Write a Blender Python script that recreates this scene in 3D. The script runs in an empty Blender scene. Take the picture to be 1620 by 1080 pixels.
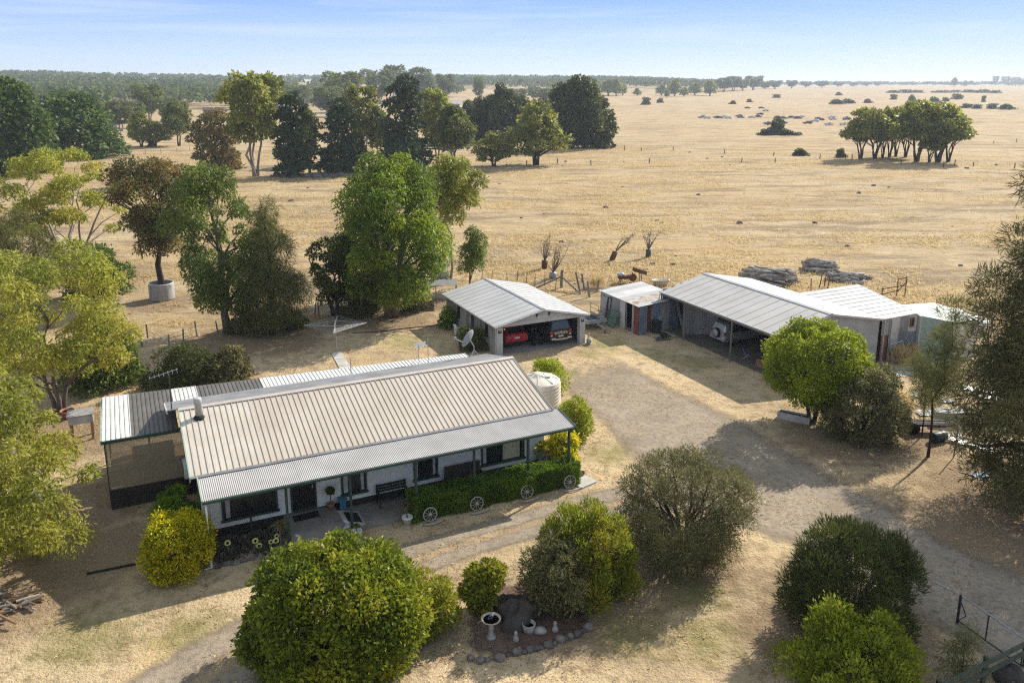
import bpy, math, random
import numpy as np
from mathutils import Vector, Matrix

# ------------------------------------------------------------------ camera, sky, sun, exposure
SC = bpy.context.scene
COL = SC.collection
CAM_H = 19.0
PITCH = math.atan2(310.0, 1301.0)
cam_d = bpy.data.cameras.new('camera')
cam = bpy.data.objects.new('camera', cam_d)
COL.objects.link(cam)
cam.location = (0, 0, CAM_H)
cam.rotation_euler = (math.pi / 2 - PITCH, 0, 0)
cam_d.sensor_width = 36.0
cam_d.lens = 36.0 * 1301.0 / 1620.0
cam_d.shift_y = -100.0 / 1620.0
cam_d.clip_start = 0.5
cam_d.clip_end = 40000.0
SC.camera = cam

SUN_AZ, SUN_EL = math.radians(43.0), math.radians(33.0)
world = bpy.data.worlds.new('World')
SC.world = world
world.use_nodes = True
wn, wl = world.node_tree.nodes, world.node_tree.links
bg = wn['Background']
sky = wn.new('ShaderNodeTexSky')
sky.sky_type = 'NISHITA'
sky.sun_disc = False
sky.sun_elevation = SUN_EL
sky.sun_rotation = SUN_AZ
sky.altitude = 200
sky.air_density = 1.0
sky.dust_density = 0.2
sky.ozone_density = 2.2
# pale haze band at the horizon turning blue just above it, then raised to pale overhead as shadow fill, the same all round, with thin cirrus
tc = wn.new('ShaderNodeTexCoord')
sep = wn.new('ShaderNodeSeparateXYZ')
wl.new(tc.outputs['Generated'], sep.inputs[0])
gr = wn.new('ShaderNodeValToRGB')
wl.new(sep.outputs['Z'], gr.inputs[0])
stops = [(0.0, (3.6, 4.2, 4.8)), (0.03, (2.8, 3.75, 5.3)), (0.10, (1.1, 2.15, 6.0)), (0.25, (2.7, 3.5, 4.9)), (1.0, (3.2, 3.5, 3.9))]
els = gr.color_ramp.elements
while len(els) < len(stops): els.new(0.5)
for e, (p_, c_) in zip(els, stops): e.position = p_; e.color = (*c_, 1)
hmix = wn.new('ShaderNodeMix'); hmix.data_type = 'RGBA'; hmix.inputs['Factor'].default_value = 0.9
wl.new(sky.outputs[0], hmix.inputs['A']); wl.new(gr.outputs[0], hmix.inputs['B'])
zc = wn.new('ShaderNodeMath'); zc.operation = 'MAXIMUM'; zc.inputs[1].default_value = 0.0
wl.new(sep.outputs['Z'], zc.inputs[0])
za = wn.new('ShaderNodeMath'); za.operation = 'ADD'; za.inputs[1].default_value = 0.06
wl.new(zc.outputs[0], za.inputs[0])
dx = wn.new('ShaderNodeMath'); dx.operation = 'DIVIDE'
dy = wn.new('ShaderNodeMath'); dy.operation = 'DIVIDE'
wl.new(sep.outputs['X'], dx.inputs[0]); wl.new(za.outputs[0], dx.inputs[1])
wl.new(sep.outputs['Y'], dy.inputs[0]); wl.new(za.outputs[0], dy.inputs[1])
cmb = wn.new('ShaderNodeCombineXYZ')
wl.new(dx.outputs[0], cmb.inputs[0]); wl.new(dy.outputs[0], cmb.inputs[1])
cmap = wn.new('ShaderNodeMapping')
cmap.inputs['Scale'].default_value = (0.30, 0.55, 1.0)
cmap.inputs['Location'].default_value = (1.3, 0.4, 0.0)
cmap.inputs['Rotation'].default_value = (0, 0, 0.35)
wl.new(cmb.outputs[0], cmap.inputs[0])
cn = wn.new('ShaderNodeTexNoise')
cn.inputs['Scale'].default_value = 0.9
cn.inputs['Detail'].default_value = 7
cn.inputs['Roughness'].default_value = 0.6
cn.inputs['Distortion'].default_value = 0.6
wl.new(cmap.outputs[0], cn.inputs['Vector'])
crr = wn.new('ShaderNodeValToRGB')
crr.color_ramp.elements[0].position = 0.48
crr.color_ramp.elements[0].color = (0, 0, 0, 1)
crr.color_ramp.elements[1].position = 0.78
crr.color_ramp.elements[1].color = (0.7, 0.7, 0.7, 1)
wl.new(cn.outputs['Fac'], crr.inputs[0])
cmx = wn.new('ShaderNodeMix'); cmx.data_type = 'RGBA'
wl.new(crr.outputs[0], cmx.inputs['Factor'])
wl.new(hmix.outputs['Result'], cmx.inputs['A'])
cmx.inputs['B'].default_value = (4.1, 4.6, 5.1, 1)
wl.new(cmx.outputs['Result'], bg.inputs['Color'])
bg.inputs['Strength'].default_value = 0.112

sun_d = bpy.data.lights.new('sun', 'SUN')
sun_d.energy = 4.5
sun_d.angle = math.radians(0.53)
sun_d.color = (1.0, 0.935, 0.83)
sun = bpy.data.objects.new('sun', sun_d)
COL.objects.link(sun)
SUNV = Vector((math.sin(SUN_AZ) * math.cos(SUN_EL), math.cos(SUN_AZ) * math.cos(SUN_EL), math.sin(SUN_EL)))
sun.rotation_euler = (-SUNV).to_track_quat('-Z', 'Y').to_euler()
sun.location = SUNV * 200

SC.view_settings.view_transform = 'Standard'
SC.view_settings.look = 'None'
SC.view_settings.gamma = 1.0
SC.view_settings.exposure = 0.8
SC.view_settings.use_curve_mapping = False
SC.cycles.max_bounces = 4
SC.cycles.transparent_max_bounces = 8
SC.cycles.volume_bounces = 0
SC.cycles.use_denoising = False
SC.cycles.filter_width = 1.2
SC.cycles.sample_clamp_indirect = 3.0

# ------------------------------------------------------------------ helpers
_c, _s = math.cos(PITCH), math.sin(PITCH)
def G(px, py, z=0.0):
    """ground point surveyed from the 1620 x 1080 photograph"""
    x = (px - 810) / 1301.0; y = (440 - py) / 1301.0
    dx_, dy_, dz_ = x, _c + y * _s, -_s + y * _c
    t = (z - CAM_H) / dz_
    return (dx_ * t, dy_ * t)
ROT = math.radians(25.6)                 # the buildings all follow one grid
CA, SA = math.cos(ROT), math.sin(ROT)
def W(a, b): return (a * CA - b * SA, a * SA + b * CA)
def AB(x, y): return (x * CA + y * SA, -x * SA + y * CA)
def hz(x, y):
    """height of the land (numpy friendly)"""
    x = np.asarray(x, float); y = np.asarray(y, float)
    r = np.hypot(x, y); az = np.degrees(np.arctan2(x, y))
    ridge = np.interp(az, [-90, -45, -31, -20, -8, 0, 8, 13, 17, 40, 90], [30, 30, 27, 21, 21, 20, 17, 11, 7, 6, 6])
    t = np.clip((r - 420) / 1500.0, 0, 1)
    z = ridge * t * t * (3 - 2 * t)
    far = np.clip((r - 130) / 200.0, 0, 1)
    z = z + far * (0.9 * np.sin(x * 0.011 + 1.0) * np.sin(y * 0.009) + 0.5 * np.sin(x * 0.031) * np.sin(y * 0.027 + 2))
    return z
def hz1(x, y): return float(hz(x, y))
def gpt(px, py):
    """ground point on the far land, following its height"""
    z = 0.0
    for _ in range(12):
        x, y = G(px, py, z); z = 0.5 * z + 0.5 * hz1(x, y)
    return x, y, hz1(x, y)
def lin(r, g, b):
    f = lambda u: ((u / 255.0 + 0.055) / 1.055) ** 2.4 if u > 10.3 else u / 255.0 / 12.92
    return (f(r), f(g), f(b))

class MB:
    def __init__(s, off=(0, 0, 0)):
        s.v = []; s.f = []; s.o = off; s.mi = []
    def add(s, vs, fs, mi=0):
        k = len(s.v)
        s.v += [(p[0] - s.o[0], p[1] - s.o[1], p[2] - s.o[2]) for p in vs]
        s.f += [tuple(i + k for i in f) for f in fs]
        s.mi += [mi] * len(fs)
        return s
    def box(s, x0, x1, y0, y1, z0, z1, mi=0):
        vs = [(x0, y0, z0), (x1, y0, z0), (x1, y1, z0), (x0, y1, z0), (x0, y0, z1), (x1, y0, z1), (x1, y1, z1), (x0, y1, z1)]
        return s.add(vs, [(0, 3, 2, 1), (4, 5, 6, 7), (0, 1, 5, 4), (1, 2, 6, 5), (2, 3, 7, 6), (3, 0, 4, 7)], mi)
    def beam(s, p, q, w, h, mi=0, up=(0, 0, 1)):
        p, q = Vector(p), Vector(q); d = (q - p).normalized()
        u = Vector(up)
        if abs(d.dot(u)) > 0.98: u = Vector((1, 0, 0))
        sd = d.cross(u).normalized() * (w / 2); u = sd.cross(d).normalized() * (h / 2)
        vs = [p - sd - u, p + sd - u, p + sd + u, p - sd + u, q - sd - u, q + sd - u, q + sd + u, q - sd + u]
        return s.add([tuple(v) for v in vs], [(0, 1, 2, 3), (7, 6, 5, 4), (0, 4, 5, 1), (1, 5, 6, 2), (2, 6, 7, 3), (3, 7, 4, 0)], mi)
    def tube(s, pts, rad, n=6, cap=True, mi=0):
        pts = [Vector(p) for p in pts]
        if not hasattr(rad, '__len__'): rad = [rad] * len(pts)
        vs = []; fs = []
        d0 = (pts[1] - pts[0]).normalized()
        ref = Vector((0, 0, 1)) if abs(d0.z) < 0.9 else Vector((1, 0, 0))
        for i, p in enumerate(pts):
            a = pts[max(i - 1, 0)]; b = pts[min(i + 1, len(pts) - 1)]
            d = (b - a)
            d = d.normalized() if d.length > 1e-9 else d0
            e = d.cross(ref)
            if e.length < 1e-4: e = d.cross(Vector((0, 1, 0)))
            e.normalize(); g = d.cross(e)
            for k in range(n):
                t = 2 * math.pi * k / n
                vs.append(tuple(p + (e * math.cos(t) + g * math.sin(t)) * rad[i]))
        for i in range(len(pts) - 1):
            for k in range(n):
                k2 = (k + 1) % n
                fs.append((i * n + k, i * n + k2, (i + 1) * n + k2, (i + 1) * n + k))
        if cap:
            fs.append(tuple(range(n))[::-1]); fs.append(tuple((len(pts) - 1) * n + k for k in range(n)))
        return s.add(vs, fs, mi)
    def lathe(s, prof, n=16, c=(0, 0, 0), mi=0, axis='z', squash=1.0):
        vs = []; fs = []
        for r, z in prof:
            for k in range(n):
                t = 2 * math.pi * k / n
                x, y = r * math.cos(t), r * math.sin(t) * squash
                if axis == 'z': v = (c[0] + x, c[1] + y, c[2] + z)
                elif axis == 'y': v = (c[0] + x, c[1] + z, c[2] + y)
                else: v = (c[0] + z, c[1] + x, c[2] + y)
                vs.append(v)
        m = len(prof)
        for i in range(m - 1):
            for k in range(n):
                k2 = (k + 1) % n
                fs.append((i * n + k, i * n + k2, (i + 1) * n + k2, (i + 1) * n + k))
        fs.append(tuple(range(n))[::-1]); fs.append(tuple((m - 1) * n + k for k in range(n)))
        return s.add(vs, fs, mi)
    def prism(s, pts, axis, t0, t1, mi=0):
        n = len(pts)
        def mk(p, t):
            if axis == 'x': return (t, p[0], p[1])
            if axis == 'y': return (p[0], t, p[1])
            return (p[0], p[1], t)
        vs = [mk(p, t0) for p in pts] + [mk(p, t1) for p in pts]
        fs = [tuple(range(n)), tuple(range(2 * n - 1, n - 1, -1))]
        fs += [(i, i + n, (i + 1) % n + n, (i + 1) % n) for i in range(n)]
        return s.add(vs, fs, mi)
    def blob(s, c, r, seed=0, n=10, rough=0.18, mi=0):
        rg = random.Random(seed); vs = []; fs = []
        m = max(4, n // 2 + 1)
        ph = [rg.uniform(0, 6.28) for _ in range(6)]
        for i in range(m + 1):
            th = math.pi * i / m
            for k in range(n):
                t = 2 * math.pi * k / n
                q = 1 + rough * (math.sin(2 * t + ph[0]) * math.sin(th * 2 + ph[1]) + 0.6 * math.sin(3 * t + ph[2] + th * 2) + 0.4 * math.sin(5 * t + ph[3]) * math.sin(th * 3 + ph[4])) + rg.uniform(-1, 1) * rough * 0.25
                vs.append((c[0] + r[0] * q * math.sin(th) * math.cos(t), c[1] + r[1] * q * math.sin(th) * math.sin(t), c[2] + r[2] * q * math.cos(th)))
        for i in range(m):
            for k in range(n):
                k2 = (k + 1) % n
                fs.append((i * n + k, (i + 1) * n + k, (i + 1) * n + k2, i * n + k2))
        return s.add(vs, fs, mi)
    def mesh(s, name, mats, smooth=False):
        me = bpy.data.meshes.new(name)
        me.from_pydata(s.v, [], s.f)
        if not isinstance(mats, (list, tuple)): mats = [mats]
        for m in mats: me.materials.append(m)
        if len(mats) > 1: me.polygons.foreach_set('material_index', s.mi)
        if smooth: me.polygons.foreach_set('use_smooth', [True] * len(me.polygons))
        me.update()
        return me
    def build(s, name, mats, parent=None, smooth=False, loc=None, rot=None):
        return link(name, s.mesh(name, mats, smooth), parent, loc, rot)

def link(name, data, parent=None, loc=None, rot=None, scale=None):
    o = bpy.data.objects.new(name, data)
    COL.objects.link(o)
    if parent is not None: o.parent = parent
    if loc is not None: o.location = loc
    if rot is not None: o.rotation_euler = rot
    if scale is not None: o.scale = scale
    return o
def tag(o, label, cat, group=None, kind=None):
    if label: o['label'] = label
    if cat: o['category'] = cat
    if group: o['group'] = group
    if kind: o['kind'] = kind
    return o
def thing(name, label, cat, loc=(0, 0, 0), rz=0.0, group=None):
    return tag(link(name, None, None, loc, (0, 0, rz)), label, cat, group)
def thing_ab(name, label, cat, a, b, z=0.0, rz=0.0, group=None):
    x, y = W(a, b)
    return thing(name, label, cat, (x, y, z), ROT + rz, group)
def struct(o): o['kind'] = 'structure'; return o
def stuff(o, label=None, cat=None): o['kind'] = 'stuff'; return tag(o, label, cat)
def copy_tree(o, parent=None):
    c = o.copy(); COL.objects.link(c); c.parent = parent
    for ch in o.children: copy_tree(ch, c)
    return c
def dup(o, loc, rz=0.0, scale=None, label=None, group=None):
    c = copy_tree(o); c.location = loc; c.rotation_euler = (0, 0, rz)
    if scale is not None: c.scale = scale if hasattr(scale, '__len__') else (scale,) * 3
    if label: c['label'] = label
    if group: c['group'] = group
    return c

# ------------------------------------------------------------------ materials
def nmat(name):
    m = bpy.data.materials.new(name); m.use_nodes = True
    return m, m.node_tree.nodes, m.node_tree.links, m.node_tree.nodes['Principled BSDF']
def noise(n, l, vec, scale, detail=4, rough=0.55, stretch=None, dist=0.0):
    if stretch is not None:
        mp = n.new('ShaderNodeMapping'); mp.inputs['Scale'].default_value = stretch
        l.new(vec, mp.inputs[0]); vec = mp.outputs[0]
    t = n.new('ShaderNodeTexNoise')
    t.inputs['Scale'].default_value = scale; t.inputs['Detail'].default_value = detail
    t.inputs['Roughness'].default_value = rough; t.inputs['Distortion'].default_value = dist
    l.new(vec, t.inputs['Vector'])
    return t.outputs['Fac']
def ramp(n, l, fac, a, b, lo=0.0, hi=1.0):
    r = n.new('ShaderNodeMapRange'); r.interpolation_type = 'SMOOTHSTEP'
    r.inputs['From Min'].default_value = a; r.inputs['From Max'].default_value = b
    r.inputs['To Min'].default_value = lo; r.inputs['To Max'].default_value = hi
    l.new(fac, r.inputs['Value'])
    return r.outputs['Result']
def mix(n, l, fac, A, B, mode='MIX'):
    m = n.new('ShaderNodeMix'); m.data_type = 'RGBA'; m.blend_type = mode
    for sock, v in ((m.inputs['Factor'], fac), (m.inputs['A'], A), (m.inputs['B'], B)):
        if isinstance(v, (int, float)): sock.default_value = v
        elif isinstance(v, (tuple, list)): sock.default_value = (*v[:3], 1)
        else: l.new(v, sock)
    return m.outputs['Result']
def mth(n, l, op, a, b=None):
    m = n.new('ShaderNodeMath'); m.operation = op
    for sock, v in ((m.inputs[0], a), (m.inputs[1], b)):
        if v is None: continue
        if isinstance(v, (int, float)): sock.default_value = v
        else: l.new(v, sock)
    return m.outputs[0]
def bump(n, l, p, h, strength, dist=0.02):
    b = n.new('ShaderNodeBump'); b.inputs['Strength'].default_value = strength
    b.inputs['Distance'].default_value = dist
    l.new(h, b.inputs['Height']); l.new(b.outputs[0], p.inputs['Normal'])
_mats = {}
def mat(name, c1, c2=None, scale=1.5, rough=0.8, metal=0.0, bmp=0.0, bscale=30, spec=0.3, c3=None, s3=6, t3=(0.58, 0.7), stretch=None, per=0.0):
    """weathered surface: broad blotches c1-c2, spots or streaks c3, fine relief"""
    if name in _mats: return _mats[name]
    m, n, l, p = nmat(name)
    g = n.new('ShaderNodeNewGeometry').outputs['Position']
    col = c1
    if c2 is None: c2 = tuple(u * 0.8 for u in c1)
    col = mix(n, l, ramp(n, l, noise(n, l, g, scale, 5, stretch=stretch), 0.32, 0.68), c1, c2)
    if c3 is not None: col = mix(n, l, ramp(n, l, noise(n, l, g, s3, 5, 0.65, stretch), t3[0], t3[1]), col, c3)
    if per:
        oi = n.new('ShaderNodeObjectInfo')
        h = n.new('ShaderNodeHueSaturation')
        l.new(ramp(n, l, oi.outputs['Random'], 0, 1, 1 - per, 1 + per), h.inputs['Value'])
        l.new(col, h.inputs['Color']); col = h.outputs[0]
    l.new(col, p.inputs['Base Color'])
    fr = noise(n, l, g, bscale, 3)
    l.new(ramp(n, l, fr, 0.3, 0.7, max(rough - 0.1, 0.05), min(rough + 0.1, 1)), p.inputs['Roughness'])
    p.inputs['Metallic'].default_value = metal
    p.inputs['Specular IOR Level'].default_value = spec
    if bmp: bump(n, l, p, fr, bmp)
    _mats[name] = m
    return m
def leafmat(name, cols, trans=0.3, rough=0.5, spec=0.35, per=0.12):
    """leaf colour differs leaf by leaf (face attribute v), with light coming through"""
    if name in _mats: return _mats[name]
    m, n, l, p = nmat(name)
    at = n.new('ShaderNodeAttribute'); at.attribute_name = 'v'
    cr = n.new('ShaderNodeValToRGB')
    els = cr.color_ramp.elements
    while len(els) < len(cols): els.new(0.5)
    for i, c in enumerate(cols):
        els[i].position = i / (len(cols) - 1); els[i].color = (*[min(u * 1.3, 0.9) for u in c], 1)
    l.new(at.outputs['Fac'], cr.inputs[0])
    oi = n.new('ShaderNodeObjectInfo')
    h = n.new('ShaderNodeHueSaturation')
    l.new(ramp(n, l, oi.outputs['Random'], 0, 1, 1 - per, 1 + per), h.inputs['Value'])
    h.inputs['Saturation'].default_value = 1.14
    l.new(cr.outputs[0], h.inputs['Color'])
    l.new(h.outputs[0], p.inputs['Base Color'])
    p.inputs['Roughness'].default_value = rough
    p.inputs['Specular IOR Level'].default_value = spec * 0.55
    tr = n.new('ShaderNodeBsdfTranslucent')
    hb = n.new('ShaderNodeHueSaturation'); hb.inputs['Value'].default_value = 1.5; hb.inputs['Saturation'].default_value = 0.95
    l.new(h.outputs[0], hb.inputs['Color']); l.new(hb.outputs[0], tr.inputs['Color'])
    mx = n.new('ShaderNodeMixShader'); mx.inputs[0].default_value = min(trans * 1.25, 0.5)
    l.new(p.outputs[0], mx.inputs[1]); l.new(tr.outputs[0], mx.inputs[2])
    l.new(mx.outputs[0], n['Material Output'].inputs['Surface'])
    _mats[name] = m
    return m

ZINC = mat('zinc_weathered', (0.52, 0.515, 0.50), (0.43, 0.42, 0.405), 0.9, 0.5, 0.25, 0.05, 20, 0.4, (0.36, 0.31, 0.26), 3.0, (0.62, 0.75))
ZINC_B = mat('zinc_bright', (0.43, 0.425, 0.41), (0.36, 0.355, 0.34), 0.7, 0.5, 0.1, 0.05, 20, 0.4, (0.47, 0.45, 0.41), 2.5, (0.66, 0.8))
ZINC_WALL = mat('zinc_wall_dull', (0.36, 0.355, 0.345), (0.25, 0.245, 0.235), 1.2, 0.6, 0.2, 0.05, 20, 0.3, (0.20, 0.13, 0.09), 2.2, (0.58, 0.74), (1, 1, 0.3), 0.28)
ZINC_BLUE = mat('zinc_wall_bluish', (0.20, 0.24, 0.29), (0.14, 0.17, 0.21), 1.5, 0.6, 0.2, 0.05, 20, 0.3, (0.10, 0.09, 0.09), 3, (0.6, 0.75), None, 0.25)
RUST = mat('rust_sheet', (0.27, 0.13, 0.075), (0.20, 0.085, 0.05), 2.0, 0.85, 0, 0.1, 30, 0.2, (0.34, 0.24, 0.18), 3, (0.6, 0.75))
REDSHEET = mat('faded_red_sheet', (0.25, 0.075, 0.05), (0.18, 0.05, 0.035), 2.0, 0.7, 0, 0.05, 30, 0.25)
RUSTROOF = mat('rust_patched_roof', (0.58, 0.57, 0.54), (0.44, 0.36, 0.28), 1.3, 0.7, 0, 0.05, 20, 0.3, (0.33, 0.19, 0.11), 1.6, (0.5, 0.62))
GREENWALL = mat('pale_green_sheet', (0.34, 0.42, 0.36), (0.28, 0.36, 0.30), 1.2, 0.6, 0, 0.03, 20)
GREENROOF = mat('pale_green_roof', (0.44, 0.48, 0.41), (0.37, 0.41, 0.345), 1.0, 0.55, 0, 0.03, 20)
INTERIOR_SHADE = mat('interior_shade', (0.10, 0.10, 0.10), (0.06, 0.06, 0.06), 2)  # near-black that puts the shade of the open interiors into the colour
GWALL = mat('stained_fibro_wall', (0.33, 0.31, 0.265), (0.22, 0.205, 0.175), 0.8, 0.9, 0, 0.1, 25, 0.2, (0.12, 0.11, 0.09), 1.6, (0.5, 0.7), (1.6, 1.6, 0.35))
GCONC = mat('pale_pillar', (0.48, 0.47, 0.45), (0.38, 0.37, 0.35), 1.5, 0.85, 0, 0.1, 40, 0.25, (0.25, 0.24, 0.22), 4, (0.62, 0.8))
GREEN = mat('heritage_green_paint', (0.030, 0.060, 0.043), (0.022, 0.045, 0.034), 3, 0.55, 0, 0.05, 60, 0.4)
GREEN_L = mat('pale_green_paint', (0.30, 0.40, 0.31), (0.24, 0.33, 0.26), 3, 0.6)
WHITE = mat('white_weatherboard', (0.72, 0.73, 0.70), (0.62, 0.63, 0.60), 1.2, 0.7, 0, 0.04, 30, 0.3, (0.5, 0.5, 0.46), 5, (0.66, 0.8))
WHITE_S = mat('white_smooth', (0.75, 0.75, 0.73), (0.66, 0.66, 0.64), 2, 0.45, 0, 0, 30, 0.4)
WHITE_ROOF = mat('white_clear_roof', (0.72, 0.71, 0.67), (0.58, 0.57, 0.52), 1.3, 0.5, 0, 0.03, 20, 0.35, (0.42, 0.40, 0.34), 4, (0.62, 0.8))
GREY_ROOF = mat('grey_roof_sheet', (0.15, 0.138, 0.122), (0.115, 0.105, 0.093), 1.5, 0.55, 0, 0.03, 20, 0.35)
RIB_SHADE_DIRT = mat('rib_shade_grime', (0.33, 0.255, 0.19), (0.25, 0.185, 0.135), 3, 0.8)  # brown rib sides: their shaded flank and real dirt in one colour
RIBDARK = mat('rib_shade_grime_grey', (0.035, 0.03, 0.027), (0.025, 0.022, 0.02), 3, 0.8)  # rib shade and dirt together, for the grey sheets
RIBGREY = mat('rib_shade_grime_white', (0.25, 0.235, 0.21), (0.18, 0.17, 0.15), 3, 0.8)  # rib shade and dirt together, for the white sheets
ROOF = mat('cream_roof_sheet', (0.52, 0.455, 0.37), (0.45, 0.385, 0.305), 0.5, 0.55, 0, 0.03, 20, 0.35, (0.44, 0.345, 0.255), 2.2, (0.56, 0.78), (1, 0.5, 1))
ROOF_P = mat('cream_roof_pale', (0.58, 0.53, 0.445), (0.50, 0.44, 0.355), 0.6, 0.5, 0, 0.03, 20, 0.35, (0.40, 0.33, 0.25), 3, (0.64, 0.8))
RIDGE = mat('ridge_cap_cream', (0.52, 0.46, 0.40), (0.44, 0.38, 0.32), 1.5, 0.6)
REAR = mat('rear_roof_grey', (0.235, 0.235, 0.235), (0.17, 0.17, 0.17), 1.0, 0.6, 0, 0.05, 20)
GLASS = mat('dark_window_glass', (0.02, 0.023, 0.026), (0.015, 0.018, 0.02), 1, 0.08, 0, 0, 20, 0.6)
CURTAIN = mat('curtain_cloth', (0.55, 0.55, 0.56), (0.4, 0.4, 0.42), 4, 0.9)
TIMBER = mat('grey_timber', (0.24, 0.22, 0.19), (0.16, 0.145, 0.125), 2.5, 0.9, 0, 0.2, 60, 0.2, (0.33, 0.30, 0.26), 8, (0.6, 0.75), (1, 1, 0.3), 0.25)
TIMBER_D = mat('dark_timber', (0.035, 0.028, 0.022), (0.022, 0.018, 0.015), 2.5, 0.8, 0, 0.15, 60)
TIMBER_W = mat('warm_timber', (0.34, 0.20, 0.10), (0.22, 0.13, 0.07), 2.5, 0.8, 0, 0.15, 60)
CONC = mat('concrete_slab', (0.27, 0.25, 0.225), (0.19, 0.175, 0.155), 1.0, 0.9, 0, 0.1, 50, 0.25, (0.11, 0.10, 0.085), 3, (0.6, 0.78))
CONC_L = mat('pale_concrete', (0.48, 0.46, 0.41), (0.38, 0.36, 0.32), 1.3, 0.9, 0, 0.1, 50, 0.25)
STEEL = mat('galvanised_steel', (0.42, 0.43, 0.44), (0.33, 0.34, 0.35), 3, 0.45, 0.4, 0, 30, 0.5)
STEEL_D = mat('dark_steel', (0.05, 0.052, 0.055), (0.035, 0.035, 0.038), 3, 0.5, 0.3)
RUSTY = mat('rusty_iron', (0.15, 0.075, 0.045), (0.09, 0.05, 0.035), 5, 0.9, 0, 0.2, 40, 0.2)
RUBBER = mat('black_rubber', (0.018, 0.018, 0.018), (0.012, 0.012, 0.012), 6, 0.85, 0, 0.1, 60)
BLACK = mat('black_paint', (0.015, 0.015, 0.016), (0.01, 0.01, 0.01), 3, 0.5)
CREAM = mat('cream_tank', (0.66, 0.60, 0.50), (0.56, 0.50, 0.41), 1.5, 0.5, 0, 0.03, 20, 0.35)
STONE = mat('basalt_stone', (0.18, 0.155, 0.135), (0.11, 0.095, 0.085), 4, 0.95, 0, 0.5, 25, 0.2, (0.30, 0.27, 0.22), 7, (0.6, 0.75), None, 0.3)
BOULDER = mat('dark_boulder', (0.075, 0.064, 0.052), (0.04, 0.034, 0.029), 2, 0.95, 0, 0.6, 14, 0.2, (0.19, 0.165, 0.135), 5, (0.6, 0.75))
STATUE = mat('pale_cement', (0.36, 0.34, 0.30), (0.25, 0.235, 0.205), 6, 0.9, 0, 0.2, 40)
TERRA = mat('terracotta', (0.36, 0.17, 0.10), (0.27, 0.13, 0.08), 4, 0.85)
BLUE = mat('blue_plastic', (0.05, 0.20, 0.28), (0.04, 0.15, 0.22), 4, 0.45)
BIN = mat('dark_green_plastic', (0.022, 0.040, 0.036), (0.018, 0.03, 0.028), 4, 0.5)
YELLOW = mat('yellow_plastic', (0.62, 0.62, 0.22), (0.5, 0.5, 0.16), 4, 0.5)
SHADE = mat('shade_cloth', (0.20, 0.18, 0.14), (0.15, 0.135, 0.105), 1.0, 0.95)
BARK = mat('grey_brown_bark', (0.17, 0.135, 0.105), (0.10, 0.08, 0.065), 2.5, 0.95, 0, 0.5, 25, 0.15, (0.27, 0.23, 0.19), 5, (0.58, 0.75), (1, 1, 0.25))
BARK_P = mat('pale_gum_bark', (0.36, 0.31, 0.25), (0.24, 0.20, 0.16), 2.0, 0.85, 0, 0.3, 25, 0.2, (0.15, 0.12, 0.10), 4, (0.6, 0.75), (1, 1, 0.25))
BARK_D = mat('dark_bark', (0.065, 0.052, 0.042), (0.04, 0.032, 0.027), 2.5, 0.95, 0, 0.5, 25, 0.15)
DEADWOOD = mat('dead_branches', (0.20, 0.155, 0.12), (0.13, 0.10, 0.08), 4, 0.95, 0, 0.3, 30, 0.15)
LOGM = mat('stacked_logs', (0.40, 0.36, 0.31), (0.26, 0.23, 0.195), 1.5, 0.95, 0, 0.3, 30, 0.15, (0.10, 0.085, 0.07), 5, (0.6, 0.75), None, 0.35)

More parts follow.
